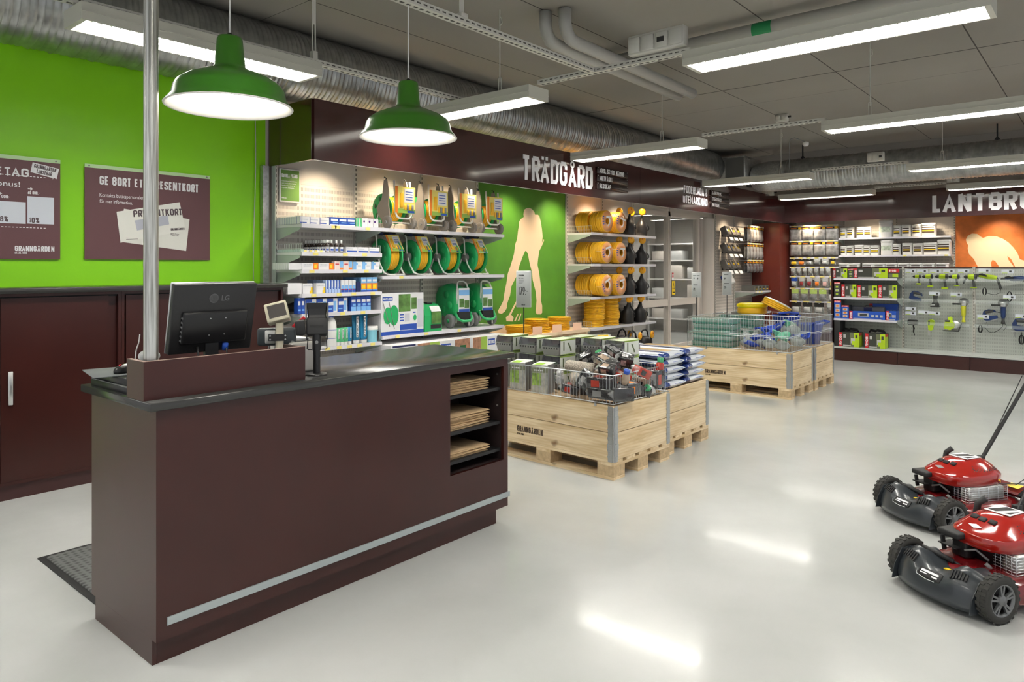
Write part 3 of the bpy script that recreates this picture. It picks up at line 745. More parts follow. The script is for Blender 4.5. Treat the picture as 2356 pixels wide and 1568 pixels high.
# ============================================================ cash desk
cd = thing('cash_desk', 'long burgundy cash desk with black top and silver kick strip', 'desk', (-2.82, 1.21, 0))
def P0(mb, x0, y0, z0, x1, y1, z1): return mb.box(x0 + 2.82, y0 - 1.21, z0, x1 + 2.82, y1 - 1.21, z1)
mb = MB()
P0(mb, -2.84, 1.228, .10, -2.82, 2.805, 1.0); P0(mb, -2.84, 2.805, .10, -2.82, 3.26, .387); P0(mb, -2.84, 2.805, .952, -2.82, 3.26, 1.0); P0(mb, -2.84, 3.26, .10, -2.82, 3.278, 1.0)
mb.build('front_panel', M_dark, cd)
mb = MB(); P0(mb, -3.47, 1.21, .10, -2.82, 1.228, 1.0); P0(mb, -3.43, 1.211, .0, -2.857, 1.229, .0985); mb.build('side_panel', M_dark, cd)
mb = MB(); P0(mb, -3.47, 3.278, .10, -2.82, 3.298, 1.0); mb.build('side_panel', M_dark, cd)
mb = MB(); P0(mb, -3.47, 1.228, .10, -3.45, 3.278, 1.0); P0(mb, -3.45, 1.228, .10, -2.84, 3.278, .118); P0(mb, -2.86, 1.23, .118, -2.84, 2.79, .99); mb.build('back_panel', M_dark, cd)
mb = MB(); P0(mb, -3.42, 1.23, 0, -2.857, 3.232, .0985); mb.build('plinth', M_dark, cd)
mb = MB(); P0(mb, -2.8199, 1.25, .156, -2.812, 3.31, .186); mb.build('kick_strip', mat('satin_strip', (.42, .47, .48), .4, metal=.4), cd)
mb = MB(); mb.rbox(-3.50 + 2.82, 1.175 - 1.21, 1.0, -2.79 + 2.82, 3.33 - 1.21, 1.032, .003, 1); mb.build('worktop', M_top, cd)
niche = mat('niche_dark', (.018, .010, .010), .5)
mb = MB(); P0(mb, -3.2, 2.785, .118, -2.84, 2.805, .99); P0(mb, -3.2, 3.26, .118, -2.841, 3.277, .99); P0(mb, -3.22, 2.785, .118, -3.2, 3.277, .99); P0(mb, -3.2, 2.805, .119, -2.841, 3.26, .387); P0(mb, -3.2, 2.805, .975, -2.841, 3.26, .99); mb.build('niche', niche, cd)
for z in (.805, .60, .435):
    mb = MB(); P0(mb, -3.19, 2.806, z, -2.85, 3.259, z + .018); mb.build('shelf', M_blackm, cd)
for z in (.71, .90):
    mb = MB(); mb.mv(-2.87 + 2.82, 3.2595 - 1.21, z).cyl(.006, -.004, 0, 10, 'Y'); mb.build('shelf_pin', M_alu, cd)
M_kraft = mat('kraft_paper', (.52, .36, .20), .75, noise=.12, nscale=14)
def bag(seed):
    rnd = random.Random(seed); mb = MB()
    mb.rbox(-.15, -.17, 0, .15, .17, .006, .002, 1); mb.rbox(-.148, -.168, .006, .148, .16, .009, .001, 1)
    mb.rbox(-.15, -.17, .009, .15, -.02, .0125, .001, 1).rbox(-.06, -.10, .0125, .06, -.03, .0145, .001, 1)
    return mb.build('paper_bag', M_kraft)
pb = bag(1); first = True
for sname, z, n in (('top', .823, 5), ('middle', .618, 6), ('bottom', .453, 3)):
    for i in range(n):
        lab = f'folded kraft paper bag in the {sname} desk niche, {ordn(i, n, "bottom", "top")} of its stack'
        o = pb if first else dup(pb, (0, 0, 0)); first = False
        tag(o, lab, 'paper bag', 'paper bags in the cash desk', (-3.02 + random.uniform(-.008, .008), 3.02 + random.uniform(-.01, .01), z + i * .0149), R(random.uniform(-2.5, 2.5)))
# screen box on the desk
sb = thing('screening_box', 'low burgundy box screen on the cash desk, hiding the till equipment', 'box screen', (-3.016, 1.18, 1.032))
MB().box(.138, 0, 0, .156, .72, .152).build('front_board', M_dark, sb)
MB().box(0, 0, 0, .1379, .018, .152).build('side_board', M_dark, sb)
MB().box(0, .702, 0, .1379, .72, .152).build('side_board', M_dark, sb)
MB().box(0, 0, .1521, .156, .018, .1535).box(.138, .018, .1521, .156, .72, .1535).build('edge_band', mat('edge_pale', (.30, .20, .17), .5), sb)
# steel pole
pole = thing('steel_pole', 'round galvanised steel pole standing on the cash desk up to the ceiling', 'pole', (-2.93, 1.237, 1.033))
mp = mat('pole_zinc', (.60, .61, .58), .36, metal=.85)
nt, N, L = nodes_of(mp); b = N['Principled BSDF']; tc = N.new('ShaderNodeTexCoord'); mpp = N.new('ShaderNodeMapping'); mpp.inputs['Scale'].default_value = (60, 60, 1.6); nz = N.new('ShaderNodeTexNoise'); nz.inputs['Detail'].default_value = 5; nz.inputs['Scale'].default_value = 2
L.new(tc.outputs['Object'], mpp.inputs[0]); L.new(mpp.outputs[0], nz.inputs['Vector']); cr = N.new('ShaderNodeValToRGB'); cr.color_ramp.elements[0].position = .38; cr.color_ramp.elements[0].color = (.30, .30, .27, 1); cr.color_ramp.elements[1].position = .6; cr.color_ramp.elements[1].color = (.68, .69, .66, 1)
L.new(nz.outputs['Fac'], cr.inputs[0]); L.new(cr.outputs[0], b.inputs['Base Color'])
MB().cyl(.0275, .0, CEIL - 1.034, 28).build('tube', mp, pole)
MB().lathe([(.032, 0), (.032, .012), (.0276, .014)], 24).build('foot_ring', mp, pole)

# floor mat
M_mat = mat('mat_rubber', (.065, .068, .066), .7)
nt, N, L = nodes_of(M_mat); b = N['Principled BSDF']; tc = N.new('ShaderNodeTexCoord'); v = N.new('ShaderNodeTexVoronoi'); v.inputs['Scale'].default_value = 28; v.inputs['Randomness'].default_value = .1
L.new(tc.outputs['Object'], v.inputs['Vector']); cr = N.new('ShaderNodeValToRGB'); cr.color_ramp.elements[0].color = (.03, .03, .03, 1); cr.color_ramp.elements[0].position = .25; cr.color_ramp.elements[1].color = (.13, .135, .13, 1); cr.color_ramp.elements[1].position = .5
L.new(v.outputs['Distance'], cr.inputs[0]); L.new(cr.outputs[0], b.inputs['Base Color']); bp = N.new('ShaderNodeBump'); bp.inputs['Distance'].default_value = .004; L.new(v.outputs['Distance'], bp.inputs['Height']); L.new(bp.outputs[0], b.inputs['Normal'])
fm_ = thing('floor_mat', 'dark grey rubber mat on the floor behind the cash desk', 'mat', (-4.37, 1.26, 0))
MB().rbox(.03, .03, .0, .86, 1.55, .012, .004, 1).build('surface', M_mat, fm_)
MB().box(0, 0, 0, .89, .03, .006).box(0, 1.55, 0, .89, 1.58, .006).box(0, .03, 0, .03, 1.55, .006).box(.86, .03, 0, .89, 1.55, .006).build('border', M_blackm, fm_)

# ============================================================ pendants
M_lampg = mat('pendant_green', (0.045, 0.21, 0.012), 0.28, coat=.4)
M_lampw = mat('pendant_white', (0.86, 0.84, 0.80), 0.45)
def pendant():
    t = thing('pendant_lamp', '', 'lamp')
    prof = [(.004, .315), (.050, .315), (.055, .305), (.066, .185), (.072, .172), (.128, .150), (.185, .126), (.222, .100), (.236, .078), (.246, .036), (.262, .018), (.272, .004)]
    MB().lathe(prof[::-1], 48, capb=False, capt=False).build('shade', M_lampg, t)
    MB().lathe([(.272, .004), (.276, .001), (.274, -.004), (.266, -.002), (.255, .012), (.241, .034), (.231, .075), (.218, .096), (.182, .121), (.126, .145), (.068, .167), (.060, .18), (.004, .19)], 48, capb=False, capt=False).build('inner_shade', M_lampw, t)
    MB().lathe([(.004, .035), (.03, .045), (.042, .075), (.034, .11), (.018, .14), (.018, .18)], 20).build('bulb', mat('bulb_glass', (1, 1, 1), .4, emit=(1, .93, .82), es=BULB), t)
    MB().lathe([(.012, .315), (.012, .33), (.006, .335)], 12).build('cord_grip', M_black, t)
    MB().cyl(.004, .33, .755, 8).build('cord', M_white, t)
    return t
p1 = pendant(); p1.location = (-3.05, 1.633, 2.275); p1['label'] = 'larger looking, nearer green enamel pendant lamp above the cash desk'; p1['group'] = 'green pendants over the cash desk'
dup(p1, (-3.05, 2.70, 2.285), 0, 'farther green enamel pendant lamp, hanging in front of the burgundy fascia')

# ============================================================ till equipment
# monitor seen from behind
mo = thing('monitor', 'black flat computer monitor seen from behind, on the cash desk', 'monitor', (-3.09, 1.56, 1.032), R(90))
# local: x = world Y, -y = world +X (towards us); leaning towards us
TL = Matrix.Translation((0, 0, .145)) @ Matrix.Rotation(R(12), 4, 'X')
MB().at(TL).rbox(-.19, -.012, 0, .19, .018, .31, .006).build('case', mat('monitor_back', (.018, .018, .019), .38, bump=.1, bscale=90), mo)
MB().at(TL).rbox(-.192, .0181, -.002, .192, .026, .312, .003, 1).build('bezel', M_alu, mo)
MB().at(TL).box(-.175, .0262, .015, .175, .0275, .295).build('screen', mat('screen_off', (.01, .012, .015), .1), mo)
MB().at(TL).rbox(-.15, -.034, .045, .15, -.0121, .19, .012).build('rear_cover', M_black, mo)
mb = MB().at(TL)
for k in range(6): mb.box(-.151, -.030, .06 + k * .02, -.1495, -.016, .068 + k * .02)
mb.build('side_vents', M_midgrey, mo)
mb = MB().at(TL)
for x in (-.03, .04):
    for z in (.085, .16): mb.mv(); mb.at(TL @ Matrix.Translation((x, -.034, z))).cyl(.003, -.002, 0, 8, 'Y')
mb.build('screw', M_alu, mo)
mb = MB().at(TL @ Matrix.Translation((-.012, -.0122, .245)))
letters(mb, 'LG', .035, -.012, .024, bold=.02, cond=.9, ext=.0006)
T0 = mb.T; mb.lathe([(.017, -.0004), (.017, .0004), (.021, .0004), (.021, -.0004)], 28, 'Y'); mb.box(-.009, -.0006, -.009, -.006, 0, .008).box(-.009, -.0006, -.009, 0, 0, -.006).box(.004, -.0006, -.010, .007, 0, .002)
mb.build('logo', mat('logo_grey', (.12, .12, .125), .4), mo)
MB().box(-.03, -.02, .11, .03, .0, .20).rbox(-.025, -.015, .008, .025, .015, .14, .005, 1).rbox(-.11, -.055, 0, .11, .10, .012, .005, 1).build('stand', M_black, mo)
MB().at(TL).tube([(-.07, -.02, .03), (-.07, -.04, -.01), (-.06, -.03, -.09), (-.05, 0, -.13)], .004, 6).tube([(.06, -.02, .03), (.06, -.045, -.01), (.07, -.02, -.12)], .0035, 6).build('cables', M_black, mo)
MB().at(TL).rbox(.045, -.03, .005, .07, -.013, .04, .003, 1).build('plug', M_blue, mo)
# customer display on beige pole
FC = R(55.6)
ds = thing('customer_display', 'beige customer display on a pole with a dark card reader clamped to it', 'display', (-3.10, 1.915, 1.032), FC)
MB().cyl(.019, 0, .25, 20).build('pole', mat('beige_plastic', (.62, .58, .44), .45), ds)
TD = Matrix.Translation((-.005, 0, .262)) @ Matrix.Rotation(R(-14), 4, 'Y') @ Matrix.Rotation(R(-18), 4, 'X')
hd = MB().at(TD).rbox(-.05, -.03, -.01, .055, .04, .085, .006).build('head', mat('beige_plastic', (.62, .58, .44), .45), ds)
MB().at(TD).box(-.036, -.0312, .008, .046, -.0302, .072).build('window', mat('display_glass', (.10, .09, .085), .15), hd)
rd = MB().rbox(-.105, .022, .135, .078, .062, .222, .012).build('card_reader', mat('reader_grey', (.045, .055, .062), .35), ds)
MB().rbox(-.068, .006, .148, -.02, .0218, .212, .004, 1).build('label_plate', M_lightgrey, rd)
MB().box(-.05, -.0225, .163, .034, -.0195, .195).box(-.05, -.02, .163, -.047, .022, .195).build('clamp', M_blackm, ds)
for x in (-.042, .028):
    for z in (.17, .188): MB().mv(x, -.0226, z).cyl(.004, -.004, 0, 10, 'Y').build('bolt', M_alu, ds)
MB().tube([(-.05, .03, .135), (-.06, .03, .08), (-.04, .02, .04), (-.06, .0, .001)], .004, 6).tube([(-.02, .03, .135), (-.04, .01, .07), (-.07, .02, .05), (-.08, .02, .003)], .003, 6).build('cables', M_lightgrey, ds)
MB().mv(.06, .05, .222, 0, R(50), 0).rbox(-.009, -.006, 0, .009, .006, .075, .004).build('red_key_tag', M_red, ds)
# receipt printer and papers
pr = thing('receipt_printer', 'off white receipt printer behind the screening box', 'printer', (-3.165, 2.03, 1.032))
MB().rbox(-.10, -.07, 0, .10, .07, .15, .012).build('body', mat('printer_white', (.66, .64, .60), .4), pr)
MB().rbox(-.085, -.06, .1501, .085, .06, .158, .003, 1).build('lid', M_midgrey, pr)
tag(MB().mv(0, 0, 0, 0, 0, .1).box(-.07, -.05, 0, .07, .05, .004).mv(.005, .003, .004, 0, 0, -.15).box(-.07, -.05, 0, .07, .05, .004).build('paper_slips', M_paper), 'loose white paper slips lying on the receipt printer', 'paper', loc=(-3.165, 2.03, 1.1905))
# payment terminal holder
ph = thing('terminal_holder', 'black payment terminal in a holder on a round foot on the desk', 'card terminal', (-2.933, 2.012, 1.032), FC)
MB().lathe([(.053, 0), (.053, .006), (.045, .010), (.018, .012)], 32).build('foot', M_black, ph)
MB().cyl(.0175, .010, .215, 20).build('post', M_black, ph)
MB().lathe([(.0205, .12), (.0205, .20)], 20).build('sleeve', M_black, ph)
TH = Matrix.Translation((0, 0, .19)) @ Matrix.Rotation(R(-14), 4, 'X')
MB().at(TH).rbox(-.048, -.025, .0, .052, .025, .085, .008).box(-.05, -.018, -.02, -.043, .0, .02).box(.045, -.018, -.02, .052, .0, .02).build('bracket', M_blackm, ph)
MB().at(TH).box(-.032, -.0262, .036, .032, -.0252, .048).build('slot', mat('pure_black', (.002, .002, .002), .6), ph)
TU = Matrix.Translation((.002, .012, .258)) @ Matrix.Rotation(R(-8), 4, 'X')
MB().at(TU).loft([[(-w, -.014 + c, z), (w, -.014 + c, z), (w + .006, .016 + c, z), (-w - .006, .016 + c, z)] for z, w, c in ((0, .040, 0), (.03, .038, .004), (.06, .041, .004), (.088, .046, -.002))], smooth=False).build('terminal', M_black, ph)
for s_ in (-1, 1): MB().at(TU).box(s_ * .0505 - .0035, -.01, 0, s_ * .0505 + .0035, .016, .086).build('side_guard', mat('guard_grey', (.09, .09, .09), .3), ph)
MB().mv(-.072, .0, .195, 0, -.1, 0).rbox(-.022, -.03, 0, .022, .03, .07, .006).box(-.010, -.0312, .02, -.006, -.030, .066).box(0, -.0312, .02, .004, -.030, .066).build('chip_reader', M_blackm, ph)
MB().tube([(-.04, -.015, .18), (-.044, -.015, .13), (-.04, -.016, .125), (-.022, -.016, .125)], .0025, 6).tube([(.044, -.015, .18), (.048, -.015, .13), (.044, -.016, .125), (.022, -.016, .125)], .0025, 6).build('wire_hook', M_blackm, ph)
MB().lathe([(.008, -.0005), (.008, .0005)], 12, 'Y').build('emblem', M_midgrey, ph).location = (0, -.0208, .16)
# cash drawer, mouse pad, mouse
cdw = thing('till_box', 'black flat till box at the left end of the desk', 'cash drawer', (-3.45, 1.20, 1.032))
MB().rbox(0, 0, 0, .42, .40, .028, .002, 1).build('lower_body', M_black, cdw)
MB().rbox(.004, .006, .031, .41, .40, .062, .002, 1).build('upper_body', M_black, cdw)
MB().box(.002, .001, .028, .418, .398, .031).build('trim_line', M_midgrey, cdw)
tag(MB().rbox(-.145, -.12, 0, .145, .12, .004, .001, 1).build('mouse_pad', mat('pad_grey', (.11, .12, .125), .7)), 'grey mouse pad overhanging the left end of the desk', 'mouse pad', loc=(-3.315, 1.265, 1.0945), rz=R(-11))
ms = thing('computer_mouse', 'black and silver computer mouse on the grey mouse pad', 'mouse', (-3.255, 1.265, 1.0988), R(-62))
MB().loft([[(math.cos(a) * .055 * s, math.sin(a) * .032 * s, z) for a in [2 * PI * k / 20 for k in range(20)]] for z, s in ((0, .96), (.008, 1), (.018, .93), (.027, .75), (.033, .45), (.0345, .05))]).build('shell', M_black, ms)
MB().loft([[(-.012 + math.cos(a) * .043 * s, math.sin(a) * .024 * s, z) for a in [2 * PI * k / 20 for k in range(20)]] for z, s in ((.018, 1.02), (.0285, .82), (.0345, .5), (.036, .05))]).build('silver_top', M_alu, ms)
MB().mv(.024, 0, .030).cyl(.008, -.003, .003, 12, 'Y').build('wheel', M_red, ms)
tag(MB().rbox(-.02, -.02, 0, .03, .02, .028, .005).build('stapler', M_alu), 'small silver box behind the mouse', 'stapler', loc=(-3.36, 1.34, 1.0988), rz=.3)
hs = thing('desk_scanner', 'pale grey hand scanner behind the steel pole', 'scanner', (-3.06, 1.285, 1.032), R(60))
MB().cyl(.010, 0, .13, 12).lathe([(.035, 0), (.035, .008), (.01, .012)], 20).build('stand', M_midgrey, hs)
MB().ell(0, 0, .15, .042, .026, .028, 18).build('head', M_lightgrey, hs)
MB().ell(.012, -.022, .155, .009, .006, .009, 10).build('button', M_midgrey, hs)
tag(MB().tube([(-.0 + .004 * math.sin(k * 1.3), .003 * k, .0 + .014 * k) for k in range(14)], .0025, 6).build('white_cable', M_white), 'white cable sticking up at the left end of the screening box', 'cable', loc=(-3.035, 1.20, 1.095))
cc = MB().tube([(.030 * math.cos(a) * (1 + .04 * math.sin(a * 3)), .022 * math.sin(a), .004 + .0012 * a) for a in [.35 * k for k in range(40)]], .0028, 6)
tag(cc.build('coiled_cable', mat('clear_cable', (.62, .68, .64), .2)), 'coiled pale cable lying on the till box', 'cable', loc=(-3.075, 1.245, 1.096))
# ============================================================ left wall shelving
M_peg = slotted('pegboard_cream', (0.62, 0.575, 0.52), 'Y')
M_smooth = mat('smooth_cream_panel', (0.62, 0.575, 0.52), 0.45)
M_upr = mat('upright_cream', (0.58, 0.56, 0.51), 0.45)
nt, N, L = nodes_of(M_upr); b = N['Principled BSDF']
g = N.new('ShaderNodeNewGeometry'); s = N.new('ShaderNodeSeparateXYZ'); L.new(g.outputs['Position'], s.inputs[0])
f = mth(nt, 'LESS_THAN', mth(nt, 'FRACT', mth(nt, 'DIVIDE', s.outputs['Z'], .05)), .55)
sp = N.new('ShaderNodeSeparateXYZ'); L.new(N.new('ShaderNodeTexCoord').outputs['Generated'], sp.inputs[0])
mid = mth(nt, 'LESS_THAN', mth(nt, 'ABSOLUTE', mth(nt, 'SUBTRACT', sp.outputs['X'], .5)), .16)
mx = N.new('ShaderNodeMix'); mx.data_type = 'RGBA'; L.new(mth(nt, 'MULTIPLY', f, mid), mx.inputs[0]); mx.inputs[6].default_value = (.58, .56, .51, 1); mx.inputs[7].default_value = (.05, .05, .045, 1); L.new(mx.outputs[2], b.inputs['Base Color'])
M_rail = mat('price_rail', (0.70, 0.69, 0.74), 0.3)
RZ = PI / 2          # things on the left wall: local -Y looks into the shop, local X = world Y

def shelf_part(parent, x0, x1, z, depth=.45, yb=0.0, tags=(), lb=True, rb=True, m=None, name='shelf', rail=True):
    """local: back at y=yb, front at y=yb-depth; top surface at z"""
    m = m or M_shelfw
    s_ = MB().box(x0, yb - depth + .012, z - .026, x1, yb, z - .001).box(x0, yb - depth + .012, z - .034, x1, yb - depth + .02, z - .026).build(name, m, parent)
    if rail:
        mb = MB().box(x0, yb - depth, z - .033, x1, yb - depth + .0119, z + .002).build('price_rail', M_rail, s_)
        if tags:
            for tx in tags: MB().box(tx, yb - depth - .0012, z - .029, tx + .055, yb - depth - .0001, z - .003).build('price_label', M_yel, s_)
    for on, xx in ((lb, x0), (rb, x1 - .003)):
        if on: MB().prism([(yb, z - .027), (yb - depth + .03, z - .027), (yb - depth + .03, z - .05), (yb - .10, z - .13), (yb, z - .15)][::1], xx, xx + .003, 'YZ').build('bracket', M_shelfg, s_)
    return s_
def upright(parent, x, z0, z1, yb=0.0, nm='upright'):
    MB().box(x - .018, yb - .03, z0, x + .018, yb, z1).build(nm, M_upr, parent)
def shelving(label, X, Y, bays, w, z1, rz=RZ, m=None, z0=.1, group=None):
    t = thing('shelving_unit', label, 'shelving', (X, Y, 0), rz, group)
    m = m or M_peg
    for i in range(bays):
        p = MB().box(i * w + .018, -.012, .10, (i + 1) * w - .018, -.002, z1).build('back_panel', m, t)
    for i in range(bays + 1): upright(t, i * w, 0, z1)
    return t
BX = -6.045
s1 = shelving('cream pegboard shelving left of the green mural, stocked with medicine boxes and hose reels', BX, 3.68, 3, .925, 2.9)
MB().box(-.03, -.06, 0, -.018, .0, 2.5).build('side_panel', M_shelfg, s1)
MB().box(0, -.47, 0, 2.77, -.03, .16).build('plinth', M_dark, s1); MB().box(0, -.47, .161, 2.77, -.03, .19).build('base_shelf', M_shelfw, s1)
shelf_part(s1, 0.0, .925, 1.946, tags=(.36, .72)); shelf_part(s1, .926, 2.80, 1.946, tags=(.32,))
for z, tg in ((1.69, (.12, .45, .68)), (1.53, (.08, .45, .70)), (1.31, (.1, .38, .55, .78)), (1.127, (.2, .42, .66)), (.808, (.1, .25, .38, .5, .62, .78))): shelf_part(s1, 0, .925, z, tags=tg)
shelf_part(s1, .93, 2.80, 1.465, tags=(1.15,)); shelf_part(s1, .93, 2.80, .86, tags=(1.1, 1.5, 2.0))
s2 = shelving('cream pegboard shelving right of the green mural, stocked with yellow hoses and watering cans', BX, 8.36, 2, .925, 2.9)
MB().box(0, -.47, 0, 1.85, -.03, .16).build('plinth', M_dark, s2); MB().box(0, -.47, .161, 1.85, -.03, .19).build('base_shelf', M_shelfw, s2)
for z in (2.045, 1.60, 1.13, .69): shelf_part(s2, 0, 1.85, z, rb=False)
s3 = shelving('cream pegboard bay between the glass door and the burgundy corner pillar, with chain saw spares', BX, 13.38, 2, .925, 2.9)
shelf_part(s3, .98, 1.85, 1.06, tags=(.99, 1.15, 1.3)); shelf_part(s3, 0, 1.85, .62)
M_rackw = mat('divider_wire', (.75, .78, .76), .3, metal=.5)
def wire_div(parent, x, z, yf=-.44, yb=-.04, h=.075, n=14):
    mb = MB()
    for k in range(n + 1):
        y = yf + (yb - yf) * k / n; mb.box(x - .0012, y - .0012, z, x + .0012, y + .0012, z + h)
    mb.box(x - .0015, yf, z + h, x + .0015, yb, z + h + .003).box(x - .0012, yf, z + h * .4, x + .0012, yb, z + h * .4 + .002)
    mb.build('wire_divider', M_rackw, parent)
for (x, z) in ((.012, 1.947), (.012, 1.691), (.30, 1.691), (.91, 1.947), (.91, 1.691)): wire_div(s1, x, z)
for (x, z) in ((.012, 2.046), (.012, 1.601), (.012, 1.131), (.012, .691)): wire_div(s2, x, z, h=.09)

# ------------------------------------------------------------ green mural
mu = thing('mural_panel', 'green mural panel with a cream silhouette of a person digging', 'mural', (BX, 6.46, .45), RZ)
M_mur = mat('mural_green', (0.085, 0.27, 0.025), 0.5, noise=.12, nscale=3); M_mcream = mat('mural_cream', (0.80, 0.62, 0.42), 0.5)
MB().box(0, -.012, .345, 1.87, -.001, 2.35).build('panel', M_mur, mu)
MB().box(0, -.012, 0, 1.87, -.001, .344).build('lower_panel', M_mcream, mu)
def mural_pts(pts, X=-6.0555, sc=3.409, ox=1100, oy=380): return [(lambda q: (q[1] - 6.46, q[2] - .45))(pX(ox + p[0] / sc, oy + p[1] / sc, X)) for p in pts]
body = [(372, 337), (350, 350), (345, 385), (348, 405), (322, 425), (310, 445), (310, 470), (302, 520), (296, 580), (280, 620), (272, 690), (262, 730), (240, 800), (222, 850), (212, 920), (196, 1000), (188, 1060), (168, 1100), (145, 1140), (150, 1158), (175, 1163), (200, 1145), (214, 1118), (216, 1085), (240, 1020), (250, 950), (290, 870), (315, 780), (345, 700), (358, 672), (368, 672), (380, 695), (392, 760), (412, 840), (418, 900), (440, 985), (448, 1060), (444, 1110), (440, 1150), (450, 1167), (480, 1168), (492, 1155), (492, 1100), (482, 1060), (485, 1000), (478, 920), (468, 840), (455, 780), (460, 730), (470, 670), (500, 610), (508, 585), (502, 580), (490, 610), (496, 560), (490, 500), (480, 440), (470, 400), (458, 388), (436, 388), (430, 365), (412, 345), (392, 335)]
MB().prism(mural_pts(body), -.0135, -.0122, 'XZ').prism(mural_pts([(298, 1045), (305, 1052), (248, 1170), (268, 1192), (262, 1224), (212, 1222), (207, 1190), (232, 1172), (234, 1165)]), -.0135, -.0122, 'XZ').prism(mural_pts([(272, 1220), (300, 1165), (306, 1168), (284, 1222)]), -.0135, -.0122, 'XZ').prism(mural_pts([(300, 1218), (324, 1160), (330, 1162), (312, 1218)]), -.0135, -.0122, 'XZ').build('silhouette', M_mcream, mu)
# small green sign on the pegboard
t = thing('green_sign', 'small green notice with white rounded frame on the cream pegboard', 'sign', (BX + .03, 3.705, 2.17), RZ)
MB().rbox(0, -.02, 0, .225, -.003, .32, .015).build('frame', M_white, t)
mb = MB().rbox(.014, -.0225, .014, .211, -.0202, .306, .001, 1).build('panel', mat('notice_green', (.20, .38, .09), .45), t)
mb = MB(); din(mb, 'DUBBLA POÄNG', .02, .235, .034, w=.17, y=-.0226); 
for k, s_ in enumerate(('Detta blanad saknd för du', 'som kund patientbaken', 'bastkorving all ink or', 'smyrtilta dimission.')): letters(mb, s_, .02, .195 - k * .021, .011, y=-.0226, w=.16 - k * .008, bold=.01)
din(mb, 'GRANNGÅRDEN', .02, .035, .008, w=.05, y=-.0226)
mb.build('lettering', M_letter, t)

# ============================================================ medicine boxes
def carton(name, w, d, h, mats, dec=(), txt=(), loc=None, rz=RZ, label='', cat='box', group=None):
    """printed carton: local x width, y depth (front y=0, looks to -Y), z up. dec: (x0,z0,x1,z1,mi) fractions on the front"""
    mb = MB().box(0, 0, 0, w, d, h, 0)
    for k, (x0, z0, x1, z1, mi) in enumerate(dec): mb.box(x0 * w, -.0006 - .0001 * k, z0 * h, x1 * w, 0, z1 * h, mi)
    for (s_, x, z, th, tw, mi) in txt: din(mb, s_, x * w, z * h, th * h, w=tw * w, y=-.001, ext=.0006, mi=mi, sw=.2)
    o = mb.build(name, mats)
    if loc is not None: tag(o, label, cat, group, loc, rz)
    return o
XF = -5.60
def row(px0, px1, n, X=XF - .02):
    y0, y1 = yX(px0, X), yX(px1, X); return [(y0 + (y1 - y0) * i / n, (y1 - y0) / n) for i in range(n)]
M_w = mat('carton_white', (.82, .82, .84), .45); M_lb = mat('carton_light_blue', (.20, .45, .80), .4); M_teal = mat('carton_teal', (.02, .28, .35), .4)
M_pink = mat('carton_pink', (.75, .45, .42), .45); M_pur = mat('print_purple', (.10, .03, .22), .4); M_gr = mat('carton_green', (.10, .50, .22), .4)
M_brown = mat('brown_glass', (.03, .012, .006), .12, coat=.5); M_pale = mat('print_pale', (.60, .62, .68), .5)
def rowset(name, px0, px1, n, z, h, mats, dec, txt, desc, group, d=.05, behind=0, bd=.022, X=XF - .02, gap=.004):
    src = None
    for i, (y, w) in enumerate(row(px0, px1, n, X)):
        lab = f'{desc}, {ordn(i, n)} of {n}' if n > 1 else desc
        if src is None:
            src = carton(name, w - gap, d, h, mats, dec, txt, (X, y, z), RZ, lab, 'box', group)
        else: tag(dup(src, (X, y, z), RZ), lab, 'box', group)
    if behind:
        y, w = row(px0, px1, n, X)[0]
        b0 = carton(name, w - gap, bd - .003, h, mats[:1] + mats[1:], dec, (), (X - d - .006, y, z), RZ, f'{desc}, first behind the front', 'box', group + ' in the rows behind')
        for k in range(1, behind): dup(b0, (X - d - .006 - bd * k, y, z), RZ, f'{desc}, {NTH[k]} behind the front')
    return src
z = 1.947
rowset('ointment_box', 690, 758, 3, z, .068, [M_w, M_blue, M_pale], ((.06, .12, .7, .24, 1), (.06, .55, .85, .66, 2), (0, 0, .04, 1, 1)), (), 'white medicine carton with blue line, top shelf', 'white blue lined cartons', behind=12, bd=.028)
rowset('gel_box', 760, 818, 3, z, .078, [M_blue, M_w, M_lb], ((.08, .55, .92, .8, 1), (.3, .32, .95, .42, 2), (0, 0, 1, .14, 1)), (), 'deep blue medicine carton with white script on the top shelf', 'deep blue cartons', d=.06, behind=4, bd=.06)
rowset('herbal_box', 820, 833, 2, z, .085, [M_gr, M_w], ((0, .05, .3, .95, 1),), (), 'narrow green and white carton on the top shelf', 'narrow green cartons', d=.07, behind=3, bd=.07)
src = rowset('tablet_box', 834, 871, 3, z, .088, [M_w, M_pur], (), (), 'white carton with a purple oval on the top shelf', 'purple oval cartons', d=.07)
me = src.data
mb = MB().mv(.02, -.0003, .055).lathe([(.0001, -.0004), (.011, -.0004), (.011, 0)], 16, 'Y', mi=1)
bmx = bmesh.new(); bmx.from_mesh(me); tmp = bpy.data.meshes.new('tmp'); tmp.from_pydata(mb.v, [], mb.f); tmp.polygons.foreach_set('material_index', [1] * len(mb.f)); bmx.from_mesh(tmp); bmx.to_mesh(me); bmx.free()
z = 1.691
def bottle(label='', loc=None):
    t = thing('medicine_bottle', label, 'bottle', loc or (0, 0, 0), RZ, 'brown medicine bottles')
    MB().lathe([(.019, 0), (.0195, .004), (.0195, .072), (.014, .084), (.009, .088), (.009, .094)], 16).build('body', M_brown, t)
    MB().lathe([(.0200, .012), (.0200, .055)], 16, capb=False, capt=False).build('label', M_w, t)
    MB().lathe([(.0203, .018), (.0203, .036)], 16, a0=-PI * .8, a1=-PI * .2, capb=False, capt=False).build('label_print', M_blue, t)
    MB().lathe([(.0115, .09), (.0115, .118), (.010, .120)], 14).build('cap', M_white, t)
    return t
b0 = None
